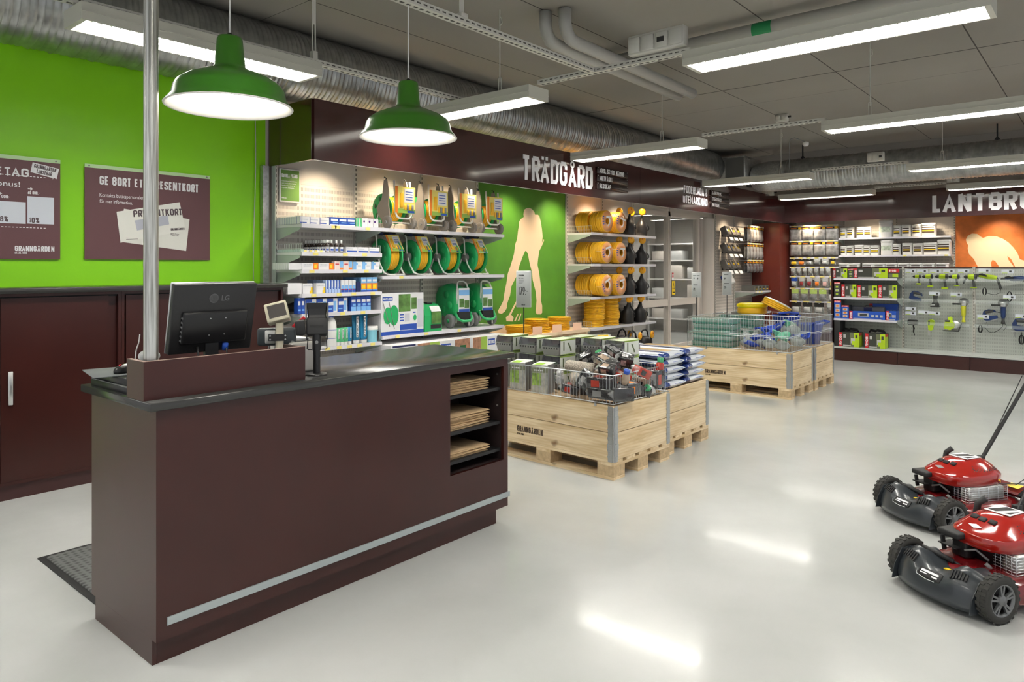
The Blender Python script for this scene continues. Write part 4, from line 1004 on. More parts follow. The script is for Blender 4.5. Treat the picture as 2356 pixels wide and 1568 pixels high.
for r_ in range(9):
    for i, px in enumerate((752, 762.5, 773.5, 785)[:4]):
        if r_ and i > 1: continue
        y = yX(px, -5.65); loc = (-5.65 - r_ * .042, y, z)
        lab = f'brown medicine bottle with white cap, {ordn(i, 4)} of the front four' if r_ == 0 else f'brown medicine bottle with white cap, {["left", "right"][i]} file, {NTH[r_ - 1]} behind the front four'
        if b0 is None: b0 = bottle(lab, loc)
        else: dup(b0, loc, RZ, lab, 'brown medicine bottles' if r_ == 0 else 'brown bottles in the rows behind')
rowset('drops_box', 797, 874, 3, z, .058, [M_w, M_blue, M_pale], ((.05, .12, .95, .38, 1), (.05, .62, .6, .72, 2)), (), 'low white carton with a blue base band beside the brown bottles', 'low blue banded cartons', d=.06)
rowset('blister_pack', 700, 748, 4, z, .018, [M_w, M_yel], ((0, 0, .5, 1, 1),), (), 'very low white pack beside the brown bottles', 'low packs', d=.05)
rowset('blister_pack', 692, 700, 1, z, .026, [mat('pale_mint', (.62, .75, .70), .4)], (), (), 'small pale mint pack behind the wire divider', 'mint packs', d=.02, behind=14, bd=.027)
z = 1.531
rowset('pain_gel_box', 696, 769, 2, z, .060, [M_w, M_orange, M_pale, M_yellow], ((.68, 0, 1, 1, 1), (.74, .25, .9, .8, 3), (.08, .40, .5, .5, 2)), (('VOLTAREN', .08, .62, .22, .48, 2),), 'white and orange pain gel carton', 'white and orange pain gel cartons', behind=0)
rowset('tablet_box', 664, 695, 1, z, .060, [M_w], (), (), 'plain white carton at the left end of the third shelf', 'plain white cartons', d=.02, behind=10, bd=.024)
rowset('plaster_box', 770, 811, 2, z, .078, [mat('carton_rose', (.80, .66, .62), .45), M_lb, M_orange, M_red], ((.6, .25, .98, 1, 1), (.6, 0, .98, .22, 2), (.08, .6, .5, .72, 3)), (), 'pale rose carton with a blue panel', 'pale rose cartons')
rowset('cream_box', 813, 874, 3, z, .076, [M_w, M_lb, M_pale], ((0, 0, .34, 1, 1), (.34, .55, .5, .85, 1), (.5, .4, .9, .5, 2)), (), 'white carton with a jagged blue left side', 'white and blue cream cartons', d=.06)
z = 1.311
rowset('tablet_box', 662, 695, 1, z, .098, [M_w], (), (), 'plain white carton at the left end of the fourth shelf', 'tall plain white cartons', d=.02, behind=12, bd=.026)
rowset('lozenge_box', 697, 720, 1, z, .094, [M_w, M_yellow, M_pale], ((.7, 0, 1, .3, 1), (.82, .3, 1, .6, 1)), (('STREPSILS', .06, .72, .13, .8, 2),), 'left white lozenge carton with a yellow corner', 'lozenge cartons')
rowset('lozenge_box', 728, 749, 1, z, .094, [M_w, M_yellow, M_pale], ((.7, 0, 1, .3, 1), (.82, .3, 1, .6, 1)), (('STREPSILS', .06, .72, .13, .8, 2),), 'right white lozenge carton with a yellow corner', 'lozenge cartons')
rowset('toothpaste_box', 750, 783, 5, z, .122, [mat('carton_fade', (.42, .55, .82), .4), M_blue, M_w], ((.1, .45, .45, .95, 2), (.5, .3, .9, 1, 1)), (), 'slim pale blue carton on the fourth shelf', 'slim pale blue cartons', behind=5, bd=.05)
rowset('toothpaste_box', 785, 819, 4, z, .118, [M_w, M_lb, M_blue, M_red], ((0, 0, 1, .3, 2), (.1, .3, .95, .6, 1), (.1, .2, .6, .28, 3)), (), 'slim white and blue carton on the fourth shelf', 'slim white and blue cartons', behind=5, bd=.05)
rowset('vitamin_box', 831, 869, 3, z, .142, [M_lb, M_orange, M_yellow, M_w, M_blue], ((0, .18, 1, .6, 1), (.1, .22, .8, .5, 2), (.1, .72, .85, .86, 3), (0, 0, 1, .12, 4)), (), 'blue carton with a glowing orange disc', 'orange disc cartons', behind=4, bd=.06)
rowset('stock_box', 820, 830, 1, z, .10, [M_navy], (), (), 'dark navy carton left of the orange disc cartons', 'navy cartons', behind=4, bd=.06)
z = 1.128
rowset('tube_box', 685, 702, 2, z, .145, [M_blue, M_w, M_lb], ((.15, .55, .8, .8, 1), (.2, .2, .9, .3, 2)), (), 'narrow bright blue carton half hidden by the card terminal shelf', 'narrow bright blue cartons', d=.06)
rowset('wipes_box', 703, 800, 4, z, .132, [M_w, M_blue, M_lb, M_teal], ((0, 0, .6, 1, 1), (.12, .5, .85, .75, 0), (.1, .2, .5, .28, 2), (.62, .1, .9, .8, 2)), (), 'blue and white wash carton on the fifth shelf', 'blue and white wash cartons', d=.08)
rowset('tube_box', 808, 854, 4, z, .142, [M_blue, M_lb, M_w], ((0, .0, 1, .3, 1), (.1, .6, .9, .78, 2), (.3, .35, .95, .5, 1)), (), 'tall blue carton with wave print on the fifth shelf', 'tall blue wave cartons', behind=3, bd=.07)
z = .809
bt = thing('lotion_bottle', 'tall white plastic bottle with blue cap beside the card terminal', 'bottle', (-5.66, yX(762, -5.66), z), RZ)
MB().lathe([(.048, 0), (.05, .01), (.05, .20), (.035, .25), (.02, .262), (.02, .268)], 24).build('body', M_white, bt)
MB().lathe([(.0225, .268), (.0225, .295), (.018, .30)], 20).build('cap', M_blue, bt)
MB().lathe([(.0506, .07), (.0506, .074)], 24, capb=False, capt=False).lathe([(.0506, .15), (.0506, .154)], 24, capb=False, capt=False).build('stripes', M_blue, bt)
tag(carton('tub', .07, .05, .06, [M_w, M_red], ((.3, .4, .5, .6, 1),)), 'small white carton with a red dot beside the tall white bottle', 'box', loc=(-5.62, yX(716, -5.62), z), rz=RZ)
def tube_pack(w, h, m, label, loc, text, tm=M_w, cap=True, src=None):
    t = thing('cream_tube', label, 'tube', loc, RZ, 'standing cream tubes')
    n = 14; rings = []
    for zz, a, b_ in ((.03, w * .36, .018), (.05, w * .42, .022), (h * .6, w * .46, .014), (h, w * .5, .002)): rings.append([(a * math.cos(2 * PI * k / n), b_ * math.sin(2 * PI * k / n), zz) for k in range(n)])
    MB().loft(rings, smooth=True).build('body', m, t)
    MB().box(-w * .11, -.0245, .06, w * .11, -.0205, h * .92).build('name_band', M_w, t)
    mb = MB(); 
    ch = 'HELOSAN'; hh = (h * .86 - .05) / len(ch)
    for k, c in enumerate(ch): din(mb, c, 0, h * .9 - (k + 1) * hh, hh * .8, w=w * .15, y=-.0246, align='CENTER', ext=.0004, sw=.2)
    mb.build('lettering', M_ink, t)
    MB().lathe([(w * .30, 0), (w * .32, .004), (w * .34, .03)], 16).build('cap', M_white, t)
    return t
for i, px in enumerate((777, 786, 795)): tube_pack(.062, .165, M_gr, f'small green cream tube on the lowest shelf, {ordn(i, 3)} of three', (-5.64, yX(px, -5.64), z), '')
tube_pack(.058, .17, mat('tube_blue', (.02, .25, .50), .35), 'small blue cream tube right of the green ones', (-5.64, yX(804, -5.64), z), '')
tube_pack(.105, .285, mat('tube_deep_teal', (.01, .16, .30), .35), 'left big teal blue cream tube', (-5.66, yX(819, -5.66), z), '')
tube_pack(.105, .285, mat('tube_blue2', (.01, .22, .42), .35), 'right big teal blue cream tube', (-5.67, yX(836, -5.67), z), '')
tb = thing('cream_tub', 'pale blue cream tub with white lid at the right end of the lowest medicine shelf', 'tub', (-5.66, yX(856, -5.66), z), RZ)
MB().lathe([(.050, 0), (.055, .12)], 28).build('body', mat('tub_aqua', (.25, .60, .72), .4), tb); MB().lathe([(.058, .121), (.058, .155), (.052, .158)], 28).build('lid', M_white, tb)
MB().box(.025, -.0572, .02, .042, -.048, .11).build('name_band', M_ink, tb)
tag(MB().rbox(0, 0, 0, .28, .14, .05, .008).build('storage_tray', M_teal), 'teal plastic tray on the base shelf under the medicine shelves', 'tray', loc=(-5.62, 4.2, .50), rz=RZ)
tag(MB().box(0, 0, 0, .5, .3, .308).build('carton', mat('cardboard', (.45, .32, .2), .7)), 'brown carton on the base shelf under the medicine shelves', 'box', loc=(-5.6, 4.1, .191), rz=RZ)

# ============================================================ hose reels
def disc(mb, x, r, th, holes=7, r0=.03, dimple=True, mi=0):
    """reel side disc, axis X, with dish and dimples"""
    s_ = 1 if x > 0 else -1
    mb.lathe([(r0, x), (r0, x + th * s_), (r * .45, x + th * s_ * .4), (r * .55, x + th * s_ * 1.3), (r * .9, x + th * s_ * 1.3), (r, x + th * s_ * .5), (r, x - th * s_ * .6), (r * .9, x), (r0, x)], 36, 'X', mi=mi)
def hose_wrap(mb, x0, x1, r, n=6, mi=0):
    w = (x1 - x0) / n
    for k in range(n):
        cx = x0 + w * (k + .5)
        mb.lathe([(r - w * .3, cx - w * .5), (r + w * .22, cx - w * .35), (r + w * .4, cx), (r + w * .22, cx + w * .35), (r - w * .3, cx + w * .5)], 36, 'X', capb=False, capt=False, mi=mi)
def disc_holes(t, xs, r, rr, n, zc, yc):
    mb = MB()
    for x in xs:
        for k in range(n):
            a = 2 * PI * k / n + .3
            mb.mv(x, yc + r * math.cos(a), zc + r * math.sin(a)).ell(0, 0, 0, .004, rr, rr * 1.5, 10)
    return mb
def card(parent, w, h, T, name='display_card'):
    M_cy = mat('card_yellow', (.85, .72, .18), .35); M_cg = mat('card_green', (.30, .48, .08), .35)
    mb = MB().at(T).box(-w / 2, 0, 0, w / 2, .004, h, 0)
    mb.box(-w / 2, -.001, 0, w / 2, 0, h * .16, 3).box(-w * .5, -.0015, 0, -w * .38, 0, h, 5).box(-.05 * w, -.0015, h * .42, w * .42, 0, h * .94, 1)
    for k in range(4): mb.box(0, -.002, h * (.5 + .1 * k), w * .36, 0, h * (.53 + .1 * k), 4)
    mb.rbox(-.28 * w, -.012, h * .2, -.12 * w, 0, h * .75, .004, 1, 2)
    for k in range(4): mb.rbox((-.06 + .12 * k) * w, -.012, h * .12, (.04 + .12 * k) * w, 0, h * .34, .004, 1, 2 if k % 2 == 0 else 6)
    mb.box(.1 * w, -.002, .02 * h, .45 * w, 0, .1 * h, 4)
    return mb.build(name, [M_cy, M_w, M_hose, M_cg, M_blue, M_orange, M_midgrey], parent)
M_rgrey = mat('reel_grey', (.24, .22, .20), .4)
M_tubew = mat('tube_white', (.75, .74, .72), .3)
def reel_trolley():
    t = thing('hose_trolley', '', 'hose trolley')
    zc = .215
    for x in (-.095, .095):
        mb = MB().mv(0, .05, zc); disc(mb, x, .155, .008); mb.build('side_disc', M_green, t)
    mb = disc_holes(t, (-.108, .108), .10, .018, 6, zc, .05); mb.build('disc_dimples', M_dgreen, t)
    mb = MB().mv(0, .05, zc); hose_wrap(mb, -.09, .09, .115, 7); mb.build('hose', M_hose, t)
    for s_ in (-1, 1):
        x = s_ * .132
        MB().prism([(-.10, .05), (-.02, .06), (.06, .15), (.09, .22), (.0, .32), (-.03, .50), (-.07, .50), (-.10, .38), (-.10, .24), (-.12, .12), (-.14, .07)], x - .007, x + .007, 'YZ').build('side_frame', M_rgrey, t)
        MB().tube([(x, -.05, .49), (x, -.06, .515), (x, -.03, .53)], .006, 6).build('clip', M_blackm, t)
        MB().tube([(x, .04, .2), (x, .13, .02)], .007, 8).build('leg', M_tubew, t)
        w_ = MB().mv(s_ * .165, -.115, .064)
        w_.lathe([(.03, -.016), (.052, -.018), (.063, -.014), (.064, 0), (.063, .014), (.052, .018), (.03, .016)], 28, 'X').build('wheel', M_rgrey, t)
        mb = MB().mv(s_ * .165, -.115, .064).cyl(.016, -.03, .03, 16, 'X')
        for k in range(6):
            a = k * PI / 3; mb.mv(s_ * .165, -.115, .064, a, 0, 0).box(-.008, -.004, .01, .008, .004, .055)
        mb.build('hub', M_midgrey, t)
        mb = MB()
        for k in range(26):
            a = 2 * PI * k / 26; mb.mv(s_ * .165, -.115, .064, a, 0, 0).box(-.015, -.003, .0625, .015, .003, .0665)
        mb.build('tread', M_rgrey, t)
    MB().mv(0, -.115, .064).cyl(.008, -.15, .15, 10, 'X').build('axle', M_tubew, t)
    pts = [(-.105, -.15, .49), (-.105, -.165, .30), (-.105, -.175, .16), (-.095, -.18, .125), (-.06, -.182, .105), (.06, -.182, .105), (.095, -.18, .125), (.105, -.175, .16), (.105, -.165, .30), (.105, -.15, .49)]
    MB().tube(pts, .010, 10).build('handle_tube', M_tubew, t)
    card(t, .27, .27, Matrix.Translation((.01, -.192, .160)))
    return t
tr = reel_trolley(); trs = [(883, 946), (964, 1020), (1035, 1084), (1100, 1144)]
for i, (a, b_) in enumerate(trs):
    y = (yX(a, -5.66) + yX(b_, -5.66)) / 2; lab = f'green hose trolley with grey wheels on the top shelf, {ordn(i, 4)} of four'
    if i == 0: tr.location = (-5.745, y, 1.947); tr.rotation_euler = (0, 0, RZ); tr['label'] = lab; tr['group'] = 'wheeled hose trolleys on the top shelf'
    else: dup(tr, (-5.745, y, 1.947), RZ, lab)
def free_reel():
    t = thing('hose_reel', '', 'hose reel')
    zc = .20; ry = .055
    for x in (-.078, .078):
        mb = MB().mv(0, ry, zc); disc(mb, x, .185, .012, r0=.04); mb.build('side_disc', M_green, t)
    disc_holes(t, (-.093,), .115, .024, 6, zc, ry).build('disc_dimples', mat('reel_green_light', (.03, .42, .14), .3), t)
    mb = MB().mv(0, ry, zc); hose_wrap(mb, -.072, .072, .135, 6); mb.build('hose', M_hose, t)
    MB().mv(-.09, ry, zc).lathe([(.05, 0), (.05, -.03), (.035, -.045), (.02, -.05)][::-1], 20, 'X').build('hub', M_midgrey, t)
    MB().mv(.11, ry, zc).lathe([(.045, 0), (.035, .03)], 20, 'X').build('hub', M_midgrey, t)
    for s_ in (-1, 1):
        x = s_ * .125
        MB().tube([(x, ry + .02, .44), (x, ry, .40), (x, ry - .01, .25), (x, ry - .06, .12), (x * .97, ry - .13, .03), (x * .85, ry - .175, .01), (0, ry - .18, .009)], .009, 8).build('frame_tube', M_tubew, t)
        MB().tube([(x, ry, .25), (x, ry + .09, .1), (x * .9, ry + .15, .01), (0, ry + .16, .009)], .008, 8).build('rear_tube', M_tubew, t)
    MB().mv(0, ry + .02, .44).cyl(.014, -.13, .13, 14, 'X').build('handle', M_blackm, t)
    for s_ in (-1, 1): MB().mv(s_ * .06, ry + .02, .44).cyl(.019, -.025, .025, 14, 'X').build('handle_sleeve', M_navy, t)
    T = Matrix.Translation((.03, ry - .165, .255)) @ Matrix.Rotation(R(-32), 4, 'X')
    card(t, .17, .20, T)
    return t
fr = free_reel(); frs = [(878, 941), (945, 1008), (1012, 1075), (1078, 1135)]
for i, (a, b_) in enumerate(frs):
    y = (yX(a, -5.70) + yX(b_, -5.70)) / 2; lab = f'green hose reel with white tube stand, second shelf, {ordn(i, 4)} of four'
    if i == 0: fr.location = (-5.80, y, 1.466); fr.rotation_euler = (0, 0, RZ - .06); fr['label'] = lab; fr['group'] = 'hose reels on tube stands'
    else: dup(fr, (-5.80, y, 1.466), RZ - .06, lab)
# big carton with reel picture
M_pic = mat('picture_green', (.10, .22, .05), .4, noise=.5, nscale=14)
cb = carton('reel_carton', .575, .30, .425, [M_w, M_blue, M_pic, M_green, M_rgrey, M_pale],
            ((0, 0, 1, .09, 1), (.40, .55, .68, .97, 2), (.70, .60, .83, .88, 2), (.43, .10, .83, .24, 1), (.85, .15, .98, .85, 5), (.03, .82, .26, .92, 1), (.43, .46, .52, .49, 1), (.43, .39, .52, .42, 1), (.43, .32, .52, .35, 1), (.74, .50, .8, .53, 1), (.54, .30, .66, .5, 5)), (('HOZELOCK', .045, .845, .05, .2, 0),),
            (XF - .01, 4.605, .861), RZ, 'large white and blue printed hose reel carton with a reel picture on the lower shelf', 'box')
mb = MB().at(Matrix.Translation((XF - .01, 4.605, .861)) @ Matrix.Rotation(RZ, 4, 'Z'))
T0 = mb.T
def flatdisc(cx, cz, rx, rz_, mi): mb.add([(cx, -.0035, cz)] + [(cx + rx * math.cos(2 * PI * k / 24), -.0034, cz + rz_ * math.sin(2 * PI * k / 24)) for k in range(24)], [(0, 1 + k, 1 + (k + 1) % 24) for k in range(24)], mi=mi)
o = MB(); mb = o
flatdisc(.085, .20, .055, .085, 0); flatdisc(.165, .20, .060, .105, 0); flatdisc(.165, .20, .020, .030, 1)
mb.tube([(.02, -.0036, .34), (.11, -.0036, .09)], .004, 4, 1).tube([(.10, -.0036, .34), (.17, -.0036, .06)], .004, 4, 1); flatdisc(.45, .165, .022, .032, 0)
mb.build('reel_picture', [M_green, M_rgrey], cb)
# compact green case
cs = thing('compact_hose_reel', 'compact green hose reel case with a round top and picture label', 'hose reel', (-5.62, 5.335, .861), RZ)
prof = [(-.12, 0), (.12, 0), (.12, .17), (.10, .24), (.05, .285), (-.02, .30), (-.08, .28), (-.11, .22)]
MB().prism([(-p[0] * .9 + .11, p[1]) for p in prof], -.125, .125, 'YZ').build('case', M_green, cs)
MB().at(Matrix.Translation((.03, -.001, .08))).box(-.06, -.004, 0, .08, 0, .13).build('picture_label', M_pic, cs)
MB().at(Matrix.Translation((.03, .0, .21)) @ Matrix.Rotation(R(-35), 4, 'X')).box(-.06, -.006, 0, .08, .0, .07).build('title_label', M_w, cs)
MB().box(-.04, -.003, .03, .11, 0, .07).build('hose_outlet', M_blackm, cs)
MB().rbox(-.02, .08, .285, .06, .16, .31, .01).build('grip', M_blackm, cs)
# enclosed wheeled reels
def big_reel():
    t = thing('hose_cart', '', 'hose cart')
    n = 20; rings = []
    for y, h0, h1, w in ((-.12, .13, .36, .085), (-.06, .10, .43, .10), (.06, .09, .47, .115), (.18, .12, .44, .115), (.24, .2, .34, .10)):
        zc = (h0 + h1) / 2; hz = (h1 - h0) / 2
        rings.append([(w * (abs(math.cos(a)) ** .5) * (1 if math.cos(a) > 0 else -1), y, zc + hz * (abs(math.sin(a)) ** .6) * (1 if math.sin(a) > 0 else -1)) for a in [2 * PI * k / n for k in range(n)]])
    MB().loft(rings).build('drum_housing', M_green, t)
    mb = MB()
    for (y, z_) in ((.03, .35), (.08, .2), (-.02, .24)): mb.mv(-.108, y, z_).lathe([(.0001, -.012), (.028, -.012), (.04, -.004), (.045, .01)], 20, 'X')
    mb.build('relief', M_green, t)
    MB().tube([(-.10, -.12, .16), (-.09, -.16, .10), (-.05, -.18, .075), (.05, -.18, .075), (.09, -.16, .10), (.10, -.12, .16)], .014, 10).build('bumper', M_green, t)
    MB().box(-.075, -.15, .09, .075, -.12, .17).build('hose_outlet', M_blackm, t)
    MB().tube([(-.075, -.10, .05), (-.075, -.12, .40), (-.06, -.10, .47), (-.03, -.09, .49), (.03, -.09, .49), (.06, -.10, .47), (.075, -.12, .40), (.075, -.13, .02)], .009, 10).build('handle_tube', M_tubew, t)
    mb = MB().box(-.065, -.139, .16, .072, -.1285, .42, 0).box(-.065, -.1405, .16, .072, -.139, .20, 1).box(-.065, -.1405, .345, .072, -.139, .40, 3).box(-.06, -.1405, .22, .0, -.139, .31, 2).box(.008, -.1405, .21, .068, -.139, .29, 2).box(.0, -.1405, .30, .07, -.139, .33, 0)
    mb.build('picture_label', [M_w, M_blue, M_pic, M_lb], t)
    for s_ in (-1, 1):
        MB().mv(s_ * .125, -.06, .075).lathe([(.02, -.02), (.06, -.022), (.074, -.016), (.075, .0), (.074, .016), (.06, .022), (.02, .02)], 28, 'X').build('wheel', M_midgrey, t)
        MB().mv(s_ * .15, -.06, .075).lathe([(.02, -.004), (.012, .006)] if s_ > 0 else [(.012, -.006), (.02, .004)], 14, 'X').build('wheel_cap', M_green, t)
    MB().mv(0, -.06, .075).cyl(.007, -.12, .12, 8, 'X').build('axle', M_tubew, t)
    return t
br = big_reel(); br.scale = (1.12, 1.05, 1.08); br.location = (-5.80, yX(1063, -5.7), .861); br.rotation_euler = (0, 0, RZ - .1); br['label'] = 'left green enclosed hose cart with grey wheels and blue label'; br['group'] = 'enclosed hose carts'
dup(br, (-5.80, yX(1117, -5.7), .861), RZ - .1, 'right green enclosed hose cart with grey wheels and blue label')
# cartons on the base shelf
M_picr = mat('picture_brick', (.40, .20, .12), .5, noise=.4, nscale=20)
for i, (px0, px1, lab) in enumerate(((958, 1078, 'long printed hose box carton under the lower shelf, left one'), (1085, 1165, 'long printed hose box carton under the lower shelf, right one'))):
    y0, y1 = yX(px0, -5.45), yX(px1, -5.45)
    o = carton('wall_reel_carton', y1 - y0, .42, .27, [M_w, M_blue, M_picr, M_dgreen, mat('carton_lime', (.35, .55, .08), .4)], ((0, .35, .35, 1, 2), (.22, .35, .4, 1, 4), (.70, .1, 1, 1, 2), (.80, .2, .92, .75, 3), (.43, .62, .62, .88, 1)), (('HOZELOCK', .44, .68, .14, .17, 0),), (-5.43, y0, .50), RZ, lab, 'box', 'printed cartons on the base shelf')
tag(MB().box(0, 0, 0, 1.2, .42, .308).build('carton', mat('cardboard', (.45, .32, .2), .7)), 'long plain carton under the printed hose cartons', 'box', loc=(-5.43, 5.15, .191), rz=RZ)
fb0 = None
for k in range(7):
    lab = f'flat box pack lying under the reel carton, {ordn(k, 7, "bottom", "top")} of the pile'
    o = fb0 = MB().box(0, 0, 0, .55, .42, .030, 0).box(.02, -.001, .006, .5, 0, .024, 1).build('flat_box', [M_w, M_navy]) if fb0 is None else dup(fb0, (0, 0, 0))
    tag(o, lab, 'box', 'flat boxes under the reel carton', (-5.46 - random.uniform(0, .02), 4.60 + random.uniform(0, .02), .56 + k * .0305), RZ)
tag(MB().box(0, 0, 0, .5, .40, .368).build('carton', mat('cardboard', (.45, .32, .2), .7)), 'plain carton under the flat box pile', 'box', loc=(-5.47, 4.63, .191), rz=RZ)

# ============================================================ yellow hoses
def hose_pack(turns=5, r=.155, r0=.075, th=.10, film=True):
    """coil pack lying flat (axis Z), origin at the bottom centre"""
    t = thing('hose_coil', '', 'hose')
    w = th / turns; mb = MB()
    for k in range(turns):
        zc = w * (k + .5); rr = r - .004 * (k % 2)
        mb.lathe([(r0, zc - w * .48), (rr - w * .75, zc - w * .5), (rr - w * .1, zc - w * .34), (rr + w * .15, zc), (rr - w * .1, zc + w * .34), (rr - w * .75, zc + w * .5), (r0, zc + w * .48)], 32, capb=False, capt=False)
    mb.lathe([(r0, 0), (r0, th)], 24, capb=False, capt=False)
    mb.build('hose', M_hose, t)
    return t
M_lab = mat('label_orange_print', (.80, .36, .14), .3, coat=.5)
def add_label(t, r=.15, r0=.045, z=.1):
    mb = MB().lathe([(r0, z), (r0, z + .003), (r * .97, z + .003), (r * .97, z - .004)], 32, capb=False, capt=False)
    for k in range(4): mb.box(r * .55, -.07 + k * .035, z + .0031, r * .9 - abs(k - 1.5) * .012, -.055 + k * .035, z + .0042, 1)
    mb.box(-r * .7, -r * .5, z + .0031, r * .2, -r * .32, z + .0042, 2)
    mb.lathe([(r * .35, z + .0031), (r * .36, z + .0045), (r * .50, z + .0045), (r * .5, z + .0031)], 32, a0=PI * .55, a1=PI * 1.25, mi=2)
    for k in range(3):
        a = 2.2 + k * 1.9; mb.tube([(r * 1.03 * math.cos(a), r * 1.03 * math.sin(a), z + .002), (r * 1.05 * math.cos(a), r * 1.05 * math.sin(a), z * .5), (r * 1.03 * math.cos(a), r * 1.03 * math.sin(a), .004)], .0025, 5, 3)
    return mb.build('disc_label', [M_lab, M_blue, M_w, mat('strap_white', (.8, .8, .78), .4)], t)
hp = hose_pack(); hpl = hose_pack(); add_label(hpl)
hp.location = (0, 0, -50); used = [False, False]
def put(src, k, loc, rot, lab, grp):
    if not used[k]: used[k] = True; o = src; o.location = loc; o.rotation_euler = rot
    else: o = dup(src, loc, rot=rot)
    tag(o, lab, 'hose', grp); return o
FRONT = (0, PI / 2, 0)        # coil axis towards +X
for si, (zs, nm) in enumerate(((2.046, 'top'), (1.601, 'second'), (1.131, 'third'))):
    for pi_, (yc, pn) in enumerate(((8.655, 'left'), (9.03, 'right'))):
        for k in range(4):
            x = -5.98 + k * .108 + (.0 if k < 2 else .03)
            if si == 2 and k < 2: yy = yc - .0
            else: yy = yc
            lab = f'yellow hose coil standing upright on the {nm} shelf, ' + (f'front one of the {pn} row' if k == 3 else f'{["rearmost", "third from front", "second from front"][k]} of the {pn} row')
            rot = (R(35 + 20 * si + 40 * pi_), 0, 0)
            rm = (Matrix.Rotation(PI / 2, 4, 'Y') @ Matrix.Rotation(R(-90 + 12 * si - 15 * pi_), 4, 'Z')).to_euler()
            put(hpl if k == 3 else hp, 1 if k == 3 else 0, (x, yy, zs + .165), rm, lab, 'upright hose coils' if k == 3 else 'upright hose coils standing behind')
for pi_, (yc, pn) in enumerate(((8.72, 'left'), (9.12, 'right'))):
    for k in range(4):
        put(hp, 0, (-5.80 + random.uniform(-.015, .015), yc + random.uniform(-.015, .015), .691 + k * .101), (0, 0, k * .7), f'yellow hose coil lying flat, lowest shelf, {pn} pile, {ordn(k, 4, "bottom", "top")} of four', 'flat hose coils')
# hoses on a bench in front of the mural
bench = thing('display_bench', 'low cream display bench in front of the green mural', 'bench', (BX + .01, 6.52, 0), RZ)
MB().box(0, -.46, .66, 1.76, -.02, .70).build('top', M_mcream, bench)
for x in (.02, 1.70): MB().box(x, -.44, 0, x + .04, -.04, .659).build('side_panel', M_mcream, bench)
bl = [(6.98, 2, 'left'), (7.40, 3, 'middle'), (7.86, 3, 'right')]
for yc, n_, pn in bl:
    for k in range(n_):
        o = put(hp, 0, (-5.80 + random.uniform(-.02, .02), yc + random.uniform(-.02, .02), .701 + k * .058), (0, 0, k), f'slim yellow hose coil on the bench, {ordn(k, n_, "bottom", "top")} of the {pn} pile', 'hose coils on the bench'); o.scale = (1.05, 1.05, .56)
        if k == n_ - 1 and False: pass
    tag(MB().box(0, 0, 0, .13, .006, .10).build('price_card', mat('card_peach', (.86, .55, .38), .4)), f'peach header card tucked against the {pn} hose pile on the bench', 'card', loc=(-5.605, yc + .06, .701), rz=RZ - .5)

# ============================================================ watering cans
def can(h=.40, tall=True):
    t = thing('watering_can', '', 'watering can')
    b_ = mat('can_black', (.016, .015, .016), .38)
    n = 24; rings = []
    for z_, rx, ry, cy in ((0, .085, .085, 0), (.01, .092, .092, 0), (.06, .098, .10, 0), (.14, .098, .10, 0), (.18, .09, .09, 0), (.215, .06, .06, -.01), (.25, .034, .036, -.02), (.29, .024, .026, -.03), (.33, .018, .02, -.045), (.36, .015, .016, -.06)):
        rings.append([(rx * math.cos(2 * PI * k / n), cy + ry * math.sin(2 * PI * k / n), z_) for k in range(n)])
    MB().loft(rings).build('body', b_, t)
    MB().tube([(.0, .03, .215), (-.01, .07, .26), (-.0, .115, .25), (0, .135, .20), (0, .13, .14), (0, .10, .09)], .012, 10).tube([(.085, 0, .17), (.115, 0, .15), (.12, 0, .11), (.10, 0, .085)], .010, 8).build('handle', b_, t)
    o = MB().mv(0, -.085, .375, R(8), 0, 0).lathe([(.014, .03), (.03, .012), (.052, .006), (.055, 0), (.052, -.008), (.03, -.016), (.0001, -.018)][::-1], 28, 'Y')
    o.build('rose', mat('rose_orange', (.88, .42, .01), .35), t)
    MB().mv(.0, -.105, .395).cyl(.008, -.002, .002, 10, 'Y').build('rose_hole', M_red, t)
    return t
wc = can()
wc_used = False
for si, (zs, nm) in enumerate(((2.046, 'top'), (1.601, 'second'), (1.131, 'third'), (.691, 'fourth'))):
    for ci, (px, cn, rz_) in enumerate(((1449, 'left', -.65), (1478, 'right', -.85))):
        y = yX(px + (-3 if si == 3 else 0), -5.68); lab = f'black watering can with orange rose, {cn} one on the {nm} shelf'
        if not wc_used: wc.location = (-5.70, y, zs); wc.rotation_euler = (0, 0, RZ + rz_); wc['label'] = lab; wc['group'] = 'watering cans on the shelves'; wc_used = True
        else: dup(wc, (-5.70, y, zs), RZ + rz_, lab)
        dup(wc, (-5.90, y, zs), RZ + rz_, f'black watering can half hidden behind another on the {nm} shelf, {cn} row', 'watering cans behind the front ones')
def can2():
    t = thing('watering_can', '', 'watering can'); b_ = mat('can_black', (.016, .015, .016), .38); n = 24
    MB().loft([[(rx * math.cos(2 * PI * k / n), rx * math.sin(2 * PI * k / n), z_) for k in range(n)] for z_, rx in ((0, .10), (.01, .11), (.18, .115), (.24, .10), (.28, .06), (.29, .03))]).build('body', b_, t)
    MB().tube([(-.10, 0, .22), (-.11, 0, .30), (-.06, 0, .37), (.03, 0, .39), (.10, 0, .35), (.13, 0, .27), (.135, 0, .18), (.125, 0, .14)], .013, 10).build('handle', b_, t)
    MB().tube([(0, -.09, .08), (0, -.13, .20), (0, -.12, .31)], [.03, .02, .014], 12).build('spout', b_, t)
    MB().mv(0, -.145, .32).lathe([(.03, .012), (.058, .006), (.062, 0), (.03, -.016), (.0001, -.018)][::-1], 28, 'Y').build('rose', mat('rose_orange', (.88, .42, .01), .35), t)
    MB().mv(0, -.165, .34).cyl(.009, -.002, .002, 10, 'Y').build('rose_hole', M_red, t)
    return t
